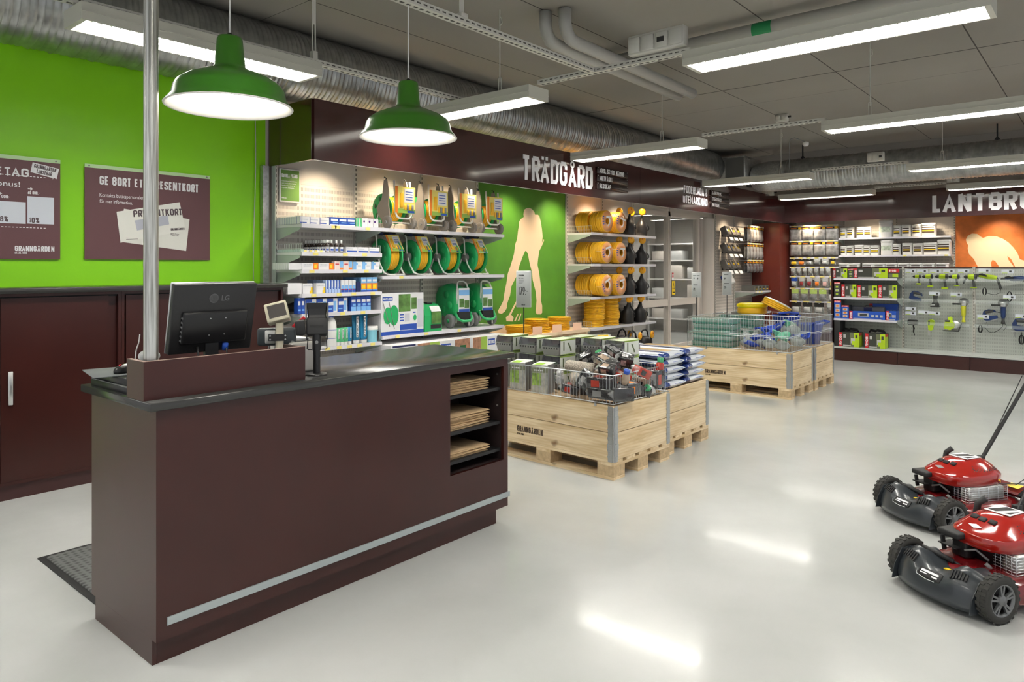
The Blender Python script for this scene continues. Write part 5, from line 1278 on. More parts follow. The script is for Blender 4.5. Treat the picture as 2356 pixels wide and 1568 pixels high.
w2 = can2(); w2.location = (-5.62, yX(1463, -5.55), .191); w2.rotation_euler = (0, 0, RZ); w2['label'] = 'wide black watering can with bow handle on the base shelf, left one'; w2['group'] = 'bow handled watering cans'
dup(w2, (-5.62, yX(1491, -5.55), .191), RZ, 'wide black watering can with bow handle on the base shelf, right one')
dup(w2, (-5.90, yX(1443, -5.8), .191), RZ, 'wide black watering can with bow handle at the back of the base shelf')
# two wrapped hose drums beside them
for i, (px, zt, n_) in enumerate(((1372, .60, 6), (1428, .50, 5))):
    y = yX(px + 15, -5.55)
    t = thing('wrapped_hose', ['large film wrapped yellow and grey hose coil on the base shelf, left one', 'film wrapped yellow and grey hose coil on the base shelf, right one'][i], 'hose', (-5.60, y, .191), group='film wrapped hose coils')
    mb = MB(); w = (zt - .191) / (n_ + i * 0) / 1.0
    for k in range(n_): mb.lathe([(.08, w * k), (.155, w * k), (.17, w * (k + .5)), (.155, w * (k + 1)), (.08, w * (k + 1))], 32)
    mb.build('hose', mat('grey_film_hose', (.42, .42, .38), .25, coat=.6), t)
    mb = MB()
    for k in range(n_): mb.lathe([(.156, w * k), (.172, w * (k + .5)), (.156, w * (k + 1))], 32, a0=-1.2, a1=-.15, capb=False, capt=False)
    mb.build('yellow_part', M_yellow, t)
# ============================================================ glazed sliding door
M_frame = mat('door_frame_beige', (.62, .56, .50), .4)
M_glass = mat('door_glass', (.30, .31, .30), .02, alpha=.12, spec=1.0)
dr = MB()
dr = bpy.data.objects.new('door_1', None); COL.objects.link(dr); dr['kind'] = 'structure'; dr.location = (-6.10, 10.28, 0)
mb = MB().box(-.09, 0, 0, .01, .09, 2.55).box(-.09, 1.28, 0, .01, 1.36, 2.55).box(-.09, 2.46, 0, .01, 2.55, 2.55).box(-.09, .09, 2.47, .01, 2.46, 2.55)
mb.box(-.07, .09, .86, .0, 1.28, .98).box(-.07, 1.36, .86, .0, 2.46, .98).box(-.07, .09, 0, .0, 1.28, .15).box(-.07, 1.36, 0, .0, 2.46, .15).build('frame', M_frame, dr)
for y0, y1 in ((.09, 1.28), (1.36, 2.46)):
    for z0, z1 in ((.15, .86), (.98, 2.47)): MB().box(-.04, y0, z0, -.034, y1, z1).build('pane', M_glass, dr)
MB().box(.0101, 1.318, .02, .012, 1.322, 2.5).build('seal', M_ink, dr)
struct(MB().lathe([(.16, 0), (.16, 2.5)], 32, a0=-PI / 2, a1=0).build('trim_4', M_frame)).location = (-6.09, 13.12, 0)
struct(MB().box(-6.099, 12.84, 0, -6.085, 13.34, 2.5).build('trim_5', mat('door_side_panel', (.50, .45, .41), .4)))
# warning stickers on the door
st = thing('warning_sticker', 'yellow warning sticker with a black triangle on the glass door', 'sticker', (-6.132, yX(1546.5, -6.13), 1.055), RZ)
MB().box(0, 0, 0, .12, .002, .25).build('sheet', M_yellow, st)
MB().prism([(.015, .10), (.105, .10), (.06, .225)], -.001, 0, 'XZ', 0).prism([(.032, .112), (.088, .112), (.06, .195)], -.0015, -.0001, 'XZ', 1).prism([(.052, .12), (.068, .12), (.056, .15), (.064, .155), (.058, .18)], -.002, -.001, 'XZ', 0).build('triangle', [M_ink, M_yellow], st)
mb = MB(); din(mb, 'VARNING', .015, .03, .022, w=.09, y=0, ext=.001); mb.build('lettering', M_ink, st)
st = thing('door_notice', 'small red and white notice above the yellow sticker on the glass door', 'sticker', (-6.132, yX(1546.5, -6.13), 1.325), RZ)
MB().box(0, 0, 0, .06, .002, .13, 0).box(0, -.001, .0, .06, 0, .045, 1).box(.01, -.001, .06, .05, 0, .1, 1).box(.018, -.0016, .068, .042, 0, .092, 0).build('sheet', [M_red, M_w], st)
# passage behind the glass
struct(MB().box(-8.9, 8.0, 0, -8.8, 16.1, CEIL).build('wall_passage', mat('passage_wall', (.45, .43, .40), .7)))
struct(MB().box(-8.8, 8.0, 0, -6.2, 8.1, CEIL).box(-8.8, 16.0, 0, -6.2, 16.1, CEIL).build('wall_passage_end', mat('passage_wall', (.45, .43, .40), .7)))
bs = thing('passage_shelving', 'pale metal shelving seen dimly through the glass door', 'shelving', (-8.75, 15.98, 0), 0)
for x in (0, 1.2, 2.4): MB().box(x, -.45, 0, x + .04, -.41, 2.2).build('post', M_lightgrey, bs)
for z_ in (.3, .8, 1.25, 1.7, 2.1): MB().box(0, -.46, z_, 2.44, -.02, z_ + .03).build('shelf', M_white, bs)
for i in range(5):
    for j, z_ in enumerate((.3, .8, 1.25, 1.7)):
        if (i + j) % 3 == 2: continue
        o = MB().rbox(0, 0, 0, .34, .34, .22 + .05 * ((i * j) % 3), .01, 1).build('storage_box', [M_smooth, M_lightgrey, M_smooth][(i + j) % 3])
        tag(o, f'pale storage box behind the glass door, {ordn(i, 5)} place, {["lowest", "second", "third", "top"][j]} shelf', 'box', 'storage boxes behind the glass door', (-8.65 + i * .47, 15.56, z_ + .031), 0)
pf = fixture(1.5, .2); pf.location = (-7.6, 13.4, 2.66); pf.rotation_euler = (0, 0, 0); pf['label'] = 'fluorescent light in the passage behind the glass door'
MB().box(-.01, -.01, .11, .01, .01, CEIL - 2.66).build('hanger', M_traym, pf)
dup(pf, (-7.6, 15.0, 2.66), 0, 'second fluorescent light in the passage, farther behind the glass door'); dup(pf, (-7.6, 10.6, 2.66), 0, 'fluorescent light in the passage hidden behind the hose shelves')
# ============================================================ pallets with collars
M_pine = pine('pine_board_long', (.74, .60, .39), 0); M_pine2 = pine('pine_board_short', (.74, .60, .39), 1)
M_blk = mat('pallet_block', (.52, .38, .22), .7, noise=.2, nscale=30)
M_hinge = mat('hinge_zinc', (.50, .52, .53), .35, metal=.9, bump=.3, bscale=70)
def pallet(lab, loc, rz, L=1.2, W=.8):
    t = thing('pallet', lab, 'pallet', loc, rz, 'pine pallets')
    for k, y in enumerate((.0, .3275, .655)):
        MB().box(-L, y, 0, 0, y + .145 * (W / .8), .022).build('bottom_board', M_pine, t)
        for x in (-L, -L / 2 - .0725, -.145): MB().box(x, y, .0221, x + .145, y + .145, .1).build('block', M_blk, t)
    for x in (-L, -L / 2 - .0725, -.145): MB().box(x, 0, .1001, x + .145, W, .122).build('cross_board', M_pine2, t)
    n = 5
    for k in range(n):
        y = k * (W - .12) / (n - 1); MB().box(-L, y, .1221, 0, y + .12, .144).build('deck_board', M_pine, t)
    return t
def collar(lab, loc, rz, L=1.2, W=.8, letters_=False):
    t = thing('pallet_collar', lab, 'pallet collar', loc, rz, 'pine pallet collars')
    h = .195; e = .004
    f_ = MB().box(-L + e, 0, 0, -e, .02, h).build('front_board', M_pine, t)
    MB().box(-L + e, W - .02, 0, -e, W, h).build('rear_board', M_pine, t)
    MB().box(-.02, .021, 0, 0, W - .021, h).build('side_board', M_pine2, t); MB().box(-L, .021, 0, -L + .02, W - .021, h).build('side_board', M_pine2, t)
    for cx, cy in ((0, 0), (0, W), (-L, 0), (-L, W)):
        sx = -1 if cx == 0 else 1; sy = 1 if cy == 0 else -1
        mb = MB()
        def plate(x0, y0, x1, y1, z0=-.015, z1=h - .005): mb.box(min(x0, x1), min(y0, y1), z0, max(x0, x1), max(y0, y1), z1)
        oy = cy - sy * .003; ox = cx - sx * .003
        plate(cx + sx * .008, oy, cx + sx * .050, cy); plate(ox, cy + sy * .008, cx, cy + sy * .050); plate(cx + sx * .006, oy - sy * .003, cx + sx * .056, oy - sy * .001, h * .38, h * .6); plate(ox - sx * .003, cy + sy * .006, ox - sx * .001, cy + sy * .056, h * .38, h * .6)
        for k in range(4):
            z = .015 + k * .045
            mb.box(min(cx + sx * .01, cx + sx * .054), min(oy - sy * .002, cy), z, max(cx + sx * .01, cx + sx * .054), max(oy - sy * .002, cy), z + .012)
            mb.box(min(ox - sx * .002, cx), min(cy + sy * .01, cy + sy * .054), z, max(ox - sx * .002, cx), max(cy + sy * .01, cy + sy * .054), z + .012)
        mb.mv(cx + sx * .001, cy + sy * .001, 0).cyl(.005, -.012, h - .01, 8)
        mb.build('hinge', M_hinge, t)
    if letters_:
        mb = MB().at(Matrix.Translation((-L + .02 + letters_, -.0012, .075))); din(mb, 'GRANNGÅRDEN', 0, 0, .046, w=.27, ext=.0008); din(mb, 'ETABL.1880', 0, -.026, .014, w=.07, ext=.0008)
        mb.build('lettering', mat('burnt_print', (.06, .035, .02), .7), f_)
    return t
def basket(lab, loc, rz, h, L=1.2, W=.8, step=.03, tiers=1):
    t = thing('wire_basket', lab, 'wire basket', loc, rz, 'zinc wire baskets on the crates')
    e = .012; c = [(-L + e, e), (-e, e), (-e, W - e), (-L + e, W - e)]
    for k in range(4):
        a, b_ = c[k], c[(k + 1) % 4]; d = (b_[0] - a[0], b_[1] - a[1]); Ls = math.hypot(*d); n = int(Ls / step)
        mb = MB()
        for i in range(n + 1):
            x = a[0] + d[0] * i / n; y = a[1] + d[1] * i / n; mb.box(x - .0013, y - .0013, .004, x + .0013, y + .0013, h)
        for z in [.006] + [h * (j + 1) / tiers for j in range(tiers)]:
            mb.tube([(a[0], a[1], z), (b_[0], b_[1], z)], .0042, 6)
            if z > .1 and z < h - .01: mb.tube([(a[0], a[1], z - .018), (b_[0], b_[1], z - .018)], .003, 6)
        mb.build('side_grid', M_chrome, t)
    for x in (-L * .8, -.17): MB().box(x, -.006, -.022, x + .018, -.001, .008).box(x, -.006, .004, x + .018, .012, .008).build('clip', M_hinge, t)
    return t
def filler(loc, rz, L, W, h, lab):
    return tag(MB().box(-L + .03, .03, 0, -.03, W - .03, h).build('carton', mat('cardboard', (.45, .32, .2), .7)), lab, 'box', loc=loc, rz=rz)
CR = {'A': ((-2.77, 4.425, 0), R(-2), 1.33, 'front left crate beside the cash desk'), 'B': ((-2.80, 5.27, 0), R(0), 1.33, 'crate with blue and white bags'),
      'C': ((-2.875, 8.46, 0), R(0), 1.33, 'far crate with green mesh trays'), 'D': ((-2.865, 9.30, 0), R(0), 1.33, 'rearmost crate with big blue tubs')}
for k, (loc, rz, L_, nm) in CR.items():
    pallet('pine pallet under the ' + nm, loc, rz, L_)
    for j in range(2):
        collar(('lower' if j == 0 else 'upper') + ' pine collar of the ' + nm, (loc[0], loc[1], .145 + j * .2), rz, L_, letters_=({'A': .37, 'C': .24}.get(k, False) if j == 0 else False))
basket('zinc wire basket on the front left crate', (-2.77, 4.425, .545), R(-2), .215, 1.33)
basket('tall zinc wire basket on the far crate with green mesh trays', (-2.875, 8.46, .545), 0, .375, 1.33, tiers=2, step=.035)
basket('tall zinc wire basket on the rearmost crate with blue tubs', (-2.865, 9.30, .545), 0, .375, 1.33, tiers=2, step=.035)
for k, h in (('A', .395), ('B', .385), ('C', .395), ('D', .395)): filler((CR[k][0][0], CR[k][0][1], .145), CR[k][1], CR[k][2], .8, h, 'plain carton filling the ' + CR[k][3])

# ---- crate A: grey propagator boxes
M_grp = mat('propagator_grey', (.25, .25, .24), .5); M_lid = mat('clear_lid', (.09, .09, .11), .10, alpha=.7, spec=.8, coat=.8); M_cardg = mat('card_greenish', (.60, .68, .46), .5, noise=.25, nscale=10); M_cardw = mat('card_pale', (.70, .74, .68), .5)
def propag():
    t = thing('propagator_box', '', 'propagator'); w, d = .178, .27
    MB().loft([[(sx * w / 2 * k, sy * d / 2 * k, z) for sx, sy in ((-1, -1), (1, -1), (1, 1), (-1, 1))] for z, k in ((0, .86), (.045, .93), (.0451, .98), (.072, .99))], smooth=False).build('tray', M_grp, t)
    mb = MB()
    for k in range(6):
        x = -w * .38 + k * w * .15; mb.box(x, -d * .5, .052, x + .012, -d * .487, .066)
    for k in range(8):
        y = -d * .42 + k * d * .11; mb.box(w * .487, y, .052, w * .5, y + .014, .066)
    mb.build('slots', M_ink, t)
    MB().loft([[(sx * w / 2 * k, sy * d / 2 * k, z) for sx, sy in ((-1, -1), (1, -1), (1, 1), (-1, 1))] for z, k in ((.0722, .99), (.078, .97), (.128, .90), (.132, .86))], smooth=False).build('lid', M_lid, t)
    MB().prism([(-.01, .075), (.07, .075), (.03, .115)], -.01, .01, 'XZ').build('scissors', M_blackm, t)
    cd_ = MB().box(-w * .30, -d * .47, .1321, w * .5, d * .47, .134, 0).box(w * .5, -d * .40, .005, w * .5 + .002, d * .40, .134, 1).box(w * .502, -d * .40, .122, w * .5 + .003, d * .40, .134, 2).box(w * .502, -d * .40, .003, w * .5 + .003, d * .40, .010, 2).build('card_sleeve', [M_cardg, M_cardw, mat('card_lime_edge', (.25, .38, .06), .5)], t)
    mb = MB().mv(w * .5 + .003, 0, .0)
    mb.prism([(-.01, .10), (.01, .10), (.045, .045), (.05, .03), (.03, .03), (.025, .05)], 0, .0008, 'YZ').prism([(-.07, .04), (-.055, .04), (-.055, .115), (-.07, .115)], 0, .0008, 'YZ')
    mb.build('tool_print', mat('olive_ink', (.10, .13, .06), .6), t)
    return t
pg = propag(); pg0 = True
cols = [('A', xY(1179, 4.86), 4.86), ('B', xY(1232, 4.86), 4.86), ('C', xY(1287, 4.86), 4.86), ('D', -3.93 + .12, 5.16), ('E', -3.58, 5.15), ('F', -3.36, 5.15), ('G', -3.12, 5.12)]
nmz = ['front left', 'front middle', 'front right', 'rear left', 'rear second', 'rear third', 'rear right']
for ci, (k, x, y) in enumerate(cols):
    if ci == 3: continue
    n_ = 3
    for j in range(n_):
        lab = f'grey seed propagator box with clear lid, {["bottom", "middle", "top"][j]} of the {nmz[ci]} stack'
        loc = (x + random.uniform(-.004, .004), y, .541 + j * .1385)
        if pg0: pg.location = loc; pg['label'] = lab; pg['group'] = 'grey propagator boxes'; pg0 = False
        else: dup(pg, loc, R(random.uniform(-2, 2)), lab)
# packs with seed picture hanging by the wire
M_cress = mat('cress_picture', (.25, .40, .06), .5, noise=.6, nscale=30)
def seedpack():
    t = thing('garden_pack', '', 'pack')
    MB().box(-.07, -.05, 0, .07, .05, .225).build('body', mat('pack_grey', (.40, .40, .36), .4, noise=.35, nscale=26), t)
    MB().box(-.066, -.0515, .06, .01, -.0501, .16).build('picture', M_cress, t)
    MB().box(-.07, -.0515, .165, .07, -.0501, .2).build('title_band', mat('pack_olive', (.20, .22, .14), .5), t)
    mb = MB(); 
    for k in range(5): mb.box(-.05 + k * .017, -.0525, .176, -.039 + k * .017, -.0515, .188)
    mb.build('title_print', M_letter, t)
    MB().mv(0, 0, .2265, R(4), 0, 0).box(-.072, -.05, 0, .072, .10, .002, 0).box(-.055, -.045, .002, .015, .04, .0026, 1).build('header_card', [M_cardw, mat('lime_print', (.35, .60, .05), .5)], t)
    MB().box(.0702, -.05, 0, .078, .05, .23).build('edge', M_midgrey, t)
    return t
sp0 = seedpack()
for i, px in enumerate((1148, 1197, 1248)):
    loc = (xY(px, 4.56), 4.56, .541); lab = f'upright garden pack with green cress picture, {ordn(i, 3)} of three'
    if i == 0: sp0.location = loc; sp0['label'] = lab; sp0['group'] = 'garden packs with cress picture'; sp0.rotation_euler = (0, 0, R(12))
    else: dup(sp0, loc, R(12), lab)
# jumble of wrapped goods
M_wrapd = mat('wrapped_black', (.03, .03, .032), .12, coat=1.0, bump=.8, bscale=45)
M_wrapr = mat('wrapped_red', (.42, .035, .02), .15, coat=1.0, bump=.6, bscale=45)
M_wrapb = mat('wrapped_tan', (.40, .30, .22), .15, coat=1.0, bump=.6, bscale=45)
M_net = mat('net_roll', (.45, .40, .33), .3, noise=.5, nscale=120, bump=1, bscale=150)
M_wrapg = mat('wrapped_green', (.05, .33, .14), .2, coat=.6)
M_silv = mat('foil_silver', (.55, .55, .55), .2, metal=.6, bump=1, bscale=40)
def jbox(w, d, h, m, m2, lab, loc, rot, name='wrapped_tool_pack', cat='pack'):
    t = thing(name, lab, cat, loc); t.rotation_euler = rot
    MB().rbox(-w / 2, -d / 2, -h / 2, w / 2, d / 2, h / 2, .008).build('body', m, t)
    MB().box(-w * .3, -d / 2 - .001, -h * .3, w * .05, -d / 2, h * .25).box(-w * .30, -d * .3, h / 2, w * .1, d * .2, h / 2 + .001).build('label', m2, t)
    MB().loft([[(-w / 2 - .03, y, z) for y, z in ((-d * .4, 0), (d * .4, .002), (d * .4, .006), (-d * .4, .004))], [(-w / 2 + .002, y, z) for y, z in ((-d * .45, -h * .35), (d * .45, -h * .35), (d * .45, h * .35), (-d * .45, h * .35))]], smooth=False).build('film_end', M_film, t)
    return t
def jar(lab, loc, rot, mcap, mbody, r=.035, h=.12):
    t = thing('wrapped_jar', lab, 'jar', loc); t.rotation_euler = rot
    MB().lathe([(r * .9, -h / 2), (r, -h / 2 + .008), (r, h * .25), (r * .6, h * .36)], 18).build('body', mbody, t)
    MB().lathe([(r * .8, h * .36), (r * .8, h * .6), (r * .7, h * .62)], 18).build('cap', mcap, t)
    return t
J = 'wrapped goods piled in the front basket'
def jp(px, py, Y): return pY(px, py, Y)
items = [
 ('box', (.24, .10, .07), M_wrapd, M_wrapb, (1395, 832, 4.72), (.3, .25, -.35), 'long black wrapped pack lying on top of the pile, slanting down to the right'),
 ('box', (.20, .09, .06), M_wrapd, M_silv, (1418, 812, 4.95), (.1, .45, -.2), 'black wrapped pack leaning at the very top of the pile'),
 ('box', (.12, .10, .09), M_wrapd, M_silv, (1440, 828, 4.9), (.4, .2, .5), 'small square black wrapped pack at the right of the pile top'),
 ('box', (.13, .08, .07), M_wrapd, M_wrapb, (1398, 848, 4.58), (.5, .1, .1), 'small black and tan pack below the long black pack'),
 ('box', (.20, .12, .09), M_wrapd, M_wrapr, (1385, 879, 4.50), (.05, 0, .05), 'black wrapped pack with orange red label near the basket corner'),
 ('box', (.22, .14, .08), M_wrapd, M_midgrey, (1392, 903, 4.50), (0, 0, 0), 'flat black tray shaped pack at the bottom of the basket corner'),
 ('box', (.14, .09, .07), M_wrapd, M_wrapr, (1315, 893, 4.52), (.1, .2, .3), 'black pack with red print under the tan roll end'),
 ('box', (.10, .08, .14), M_wrapd, M_silv, (1346, 872, 4.50), (.2, .5, .4), 'grey black wedge shaped pack standing beside the roll'),
 ('box', (.13, .09, .07), M_wrapr, M_wrapd, (1477, 855, 4.85), (.2, .4, 1.2), 'red wrapped pack near the right basket side'),
 ('box', (.15, .10, .10), M_wrapd, M_orange, (1448, 893, 4.60), (.1, 0, 1.4), 'black wrapped pack with orange leaf label behind the right wires'),
 ('box', (.16, .12, .10), M_wrapd, M_wrapd, (1430, 905, 4.52), (0, 0, .9), 'plain black wrapped pack in the front corner of the basket'),
 ('box', (.12, .10, .14), M_wrapd, M_wrapr, (1508, 870, 5.05), (0, 0, 1.5), 'upright black pack with red label at the rear right corner'),
 ('box', (.18, .10, .08), M_wrapd, M_wrapd, (1470, 895, 4.88), (.1, .3, 1.0), 'black wrapped pack low behind the right wires'),
 ('box', (.14, .11, .07), M_wrapb, M_silv, (1370, 858, 4.75), (.3, -.4, .2), 'tan wrapped pack left of the long black pack'),
 ('box', (.12, .09, .07), M_wrapd, M_silv, (1348, 820, 4.95), (.5, -.5, .5), 'black and silver pack at the left slope of the pile'),
 ('box', (.15, .1, .08), M_wrapd, M_silv, (1370, 850, 4.95), (.1, .2, .6), 'dark pack in the middle of the pile'),
 ('box', (.15, .1, .08), M_wrapr, M_wrapb, (1430, 868, 4.75), (.2, .3, .6), 'reddish pack in the middle of the pile'),
 ('box', (.16, .12, .10), M_wrapd, M_wrapd, (1340, 890, 4.70), (.1, .1, .6), 'dark pack deep in the pile'),
 ('box', (.16, .12, .10), M_wrapd, M_wrapd, (1400, 885, 4.80), (.1, .1, .1), 'dark wrapped pack deep under the tan one'),
 ('box', (.14, .12, .10), M_wrapb, M_wrapd, (1480, 880, 5.02), (.1, .1, .3), 'brown pack deep at the rear right'),
 ('jar', (.036, .12), M_wrapg, M_wrapr, (1383, 826, 4.85), (.3, -.2, 0), 'clear wrapped jar with green cap and red label on top of the pile'),
 ('jar', (.032, .13), M_wrapg, M_wrapr, (1518, 845, 5.10), (0, .1, 0), 'jar with green cap standing at the rear right corner'),
 ('jar', (.03, .10), M_blue, M_wrapb, (1440, 868, 4.53), (.2, .3, 0), 'small tan jar with blue cap by the front right wires'),
 ('jar', (.034, .11), M_wrapg, M_silv, (1495, 895, 4.95), (1.2, .3, 0), 'silver jar with green cap lying low behind the right wires'),
 ('jar', (.035, .09), M_silv, M_silv, (1288, 868, 4.52), (.3, .2, 0), 'silver foil wrapped lump left of the roll end'),
]
for kind, dims, m1_, m2_, (px, py, Y), rot, lab in items:
    loc = jp(px, py, Y)
    o = jbox(*dims, m1_, m2_, lab, loc, rot) if kind == 'box' else jar(lab, loc, rot, m1_, m2_, *dims)
    o['group'] = J
t = thing('net_roll', 'beige net roll lying across the left of the pile', 'roll', jp(1338, 845, 4.72)); t.rotation_euler = (0, R(3), R(5))
MB().lathe([(.012, -.13), (.045, -.13), (.048, -.11), (.048, .11), (.045, .13), (.012, .13)], 26, 'X').build('net', M_net, t)
t = thing('net_roll', 'beige net roll pointing its dark round end at the viewer', 'roll', jp(1325, 872, 4.62)); t.rotation_euler = (0, 0, R(-50))
MB().lathe([(.03, -.13), (.042, -.13), (.046, -.11), (.046, .11), (.042, .13), (.03, .13)], 26, 'X').build('net', M_net, t)
MB().lathe([(.0001, .128), (.030, .128)], 18, 'X', capb=False, capt=False).lathe([(.0001, -.128), (.03, -.128)], 18, 'X').build('end_disc', M_midgrey, t)

# ---- crate B: bags
M_bagw = mat('bag_white', (.62, .66, .72), .3, coat=.5, bump=.25, bscale=24); M_bagb = mat('bag_navy', (.02, .045, .20), .2, coat=.6, bump=.25, bscale=24); M_bago = mat('bag_gold', (.62, .42, .18), .3, noise=.5, nscale=12)
def bagobj(seed):
    rnd = random.Random(seed); nx, ny = 14, 12; L_, W_, H = .56, .40, .064
    vs = []; fs = []; mi = []
    for s_ in (1, -1):
        for j in range(ny + 1):
            for i in range(nx + 1):
                u = math.sin((i / nx * 2 - 1) * PI / 2); v = math.sin((j / ny * 2 - 1) * PI / 2)
                x = u * L_ / 2; y = v * W_ / 2
                pro = (max(0, 1 - abs(u) ** 14) ** .5) * ((max(0, 1 - abs(v) ** 5) ** .5) if v < 0 else (max(0, 1 - abs(v) ** 2.6) ** .7))
                z = H / 2 + s_ * (H / 2) * pro * (1 + .05 * math.sin(u * 9 + seed) * math.sin(v * 6)) 
                vs.append((x, y * (1 - .02 * math.sin(u * 7)), max(0, z)))
    k = (nx + 1) * (ny + 1)
    for s_, o in ((1, 0), (-1, k)):
        for j in range(ny):
            for i in range(nx):
                a = o + j * (nx + 1) + i; q = (a, a + 1, a + nx + 2, a + nx + 1); fs.append(q if s_ > 0 else q[::-1])
                u = (i + .5) / nx; v = (j + .5) / ny
                if v < .36 : mi.append(1 if not (s_ > 0 and .05 < u < .8 and .12 < v < .22) else 0)
                elif s_ > 0 and .15 < u < .8 and v > .45: mi.append(2)
                else: mi.append(0)
    me = bpy.data.meshes.new('soil_bag'); me.from_pydata(vs, [], fs); 
    for m in (M_bagw, M_bagb, M_bago): me.materials.append(m)
    me.polygons.foreach_set('material_index', mi); me.polygons.foreach_set('use_smooth', [True] * len(fs)); me.update()
    o = bpy.data.objects.new('soil_bag', me); COL.objects.link(o)
    # printed line on the right-hand side
    mb = MB()
    for q in range(9): mb.box(.272, -.01 + q * .018, .030, .2785, .002 + q * .018, .040)
    mb.build('side_print', M_blue, o)
    return o
bg = bagobj(1); first = True
for ci, (y, cn) in enumerate(((5.49, 'near'), (5.87, 'far'))):
    for xi, (x, xn) in enumerate(((-3.10, 'right'), (-3.68, 'left'))):
        for j in range(5):
            lab = f'blue and white plastic bag of granules, {ordn(j, 5, "bottom", "top")} of the {cn} {xn} pile'
            loc = (x + random.uniform(-.015, .015), y + random.uniform(-.01, .01), .532 + j * .061)
            if first: bg.location = loc; tag(bg, lab, 'bag', 'blue and white bags'); first = False
            else: tag(dup(bg, loc, R(random.uniform(-3, 3))), lab, 'bag', 'blue and white bags')
# ---- crate C: trays, scoops, funnels
M_tray = mat('mesh_tray_green', (.10, .36, .28), .25, coat=.6, noise=.25, nscale=60)
def mesh_tray():
    t = thing('mesh_tray', '', 'tray'); w, d, h = .50, .36, .066
    MB().loft([[(sx * w / 2 * k, sy * d / 2 * k, z) for sx, sy in ((-1, -1), (1, -1), (1, 1), (-1, 1))] for z, k in ((0, .94), (.052, .97), (.053, 1), (h, 1))], smooth=False).build('body', M_tray, t)
    mb = MB()
    for k in range(24): mb.box(-w / 2 + .01 + k * .0205, -d * .491, .006, -w / 2 + .018 + k * .0205, -d * .487, .05)
    mb.build('slots', mat('tray_dark', (.02, .12, .09), .5), t)
    MB().rbox(-w * .51, -d * .51, .02, w * .51, d * .51, h + .003, .01).build('film', M_film, t)
    return t
mt = mesh_tray()
for j in range(5):
    lab = f'green plastic mesh tray wrapped in film, {ordn(j, 5, "bottom", "top")} of the far crate stack'
    loc = (-3.90 + random.uniform(-.01, .01), 8.70, .541 + j * .073)
    if j == 0: mt.location = loc; mt['label'] = lab; mt['group'] = 'green mesh trays'
    else: dup(mt, loc, R(random.uniform(-3, 3)), lab)
for j in range(5): dup(mt, (-3.90, 9.52, .541 + j * .073), 0, f'green plastic mesh tray behind the first stack, {ordn(j, 5, "bottom", "top")}', 'green mesh trays behind')
M_scoop = mat('scoop_blue', (.03, .08, .50), .25); M_fun = mat('funnel_green', (.12, .42, .28), .3); M_clear = mat('cloudy_plastic', (.42, .46, .45), .15, alpha=.6, coat=.7, bump=.5, bscale=30)
def scoop(lab, loc, rot, m=M_scoop):
    t = thing('feed_scoop', lab, 'scoop', loc, 0, 'scoops and funnels in the far crate'); t.rotation_euler = rot
    n = 12; rings = []
    for y, r in ((-.10, .062), (0, .065), (.05, .05), (.065, .02)): rings.append([(r * math.cos(PI + PI * k / n), y, r * math.sin(PI + PI * k / n)) for k in range(n + 1)] + [(r * .93 * math.cos(2 * PI - PI * k / n), y, r * .93 * math.sin(2 * PI - PI * k / n)) for k in range(n + 1)])
    MB().loft(rings).build('bowl', m, t)
    MB().tube([(0, .055, -.02), (0, .10, .0), (0, .17, .0)], [.014, .013, .015], 10).build('handle', m, t)
    return t
def funnel(lab, loc, rot, m=M_fun):
    t = thing('funnel', lab, 'funnel', loc, 0, 'scoops and funnels in the far crate'); t.rotation_euler = rot
    MB().lathe([(.010, -.13), (.013, -.05), (.075, .03), (.078, .045), (.074, .045), (.011, -.045), (.008, -.13)], 24, capb=False, capt=False).build('cone', m, t)
    return t
def clearbag(lab, loc, s_=(.09, .07, .06), m=M_clear):
    t = thing('wrapped_feeder', lab, 'pack', loc, 0, 'clear wrapped feeders in the far crate')
    MB().ell(0, 0, 0, *s_, 14).build('bowl', m, t); MB().prism([(-.02, .0), (.02, .0), (.045, .05), (-.045, .05)], -.006, .006, 'XZ').build('bag_neck', M_film, t).location = (0, 0, s_[2] * .8)
    return t
pts = [(1760, 752, 8.9, 's'), (1788, 748, 9.0, 's'), (1745, 770, 8.7, 's'), (1733, 786, 8.6, 's'), (1768, 775, 8.65, 's'), (1800, 757, 9.05, 'c'), (1815, 748, 9.05, 'f'), (1790, 770, 8.75, 'f'), (1806, 777, 8.62, 'f'), (1770, 790, 8.55, 'c'), (1716, 775, 8.75, 'c'), (1738, 776, 8.95, 'c'), (1800, 795, 8.55, 'c'), (1825, 758, 8.95, 'c'), (1835, 785, 8.8, 'c'), (1822, 772, 8.9, 's'), (1845, 770, 9.05, 's'), (1775, 757, 9.1, 'c'), (1752, 792, 8.7, 'c'), (1720, 792, 8.6, 'c')]
nn_ = {'s': 0, 'f': 0, 'c': 0}
plc = {0: 'left', 1: 'upper', 2: 'front', 3: 'lower left', 4: 'middle', 5: 'right', 6: 'rear right', 7: 'lower'}
okd = {k_: sorted(p_[0] + p_[1] * .001 for p_ in pts if p_[3] == k_) for k_ in 'sfc'}
for px, py, Y, kd in pts:
    loc = list(pY(px, py, Y)); i = nn_[kd]; nn_[kd] += 1; loc[2] = max(loc[2], .62)
    where = ordn(okd[kd].index(px + py * .001), len(okd[kd])) + f', {"upper" if py < 765 else ("centre" if py < 782 else "lower")}'
    if kd == 's': scoop('blue plastic feed scoop in the far crate, ' + where + ' part', loc, (random.uniform(-.6, 1.2), random.uniform(-.4, .4), random.uniform(0, 6)))
    elif kd == 'f': funnel('green plastic funnel in the far crate, ' + where + ' part', loc, (random.uniform(-.5, .5), random.uniform(-.5, .5), 0), M_fun)
    else: clearbag('cloudy wrapped bowl in the far crate, ' + where + ' part', loc)
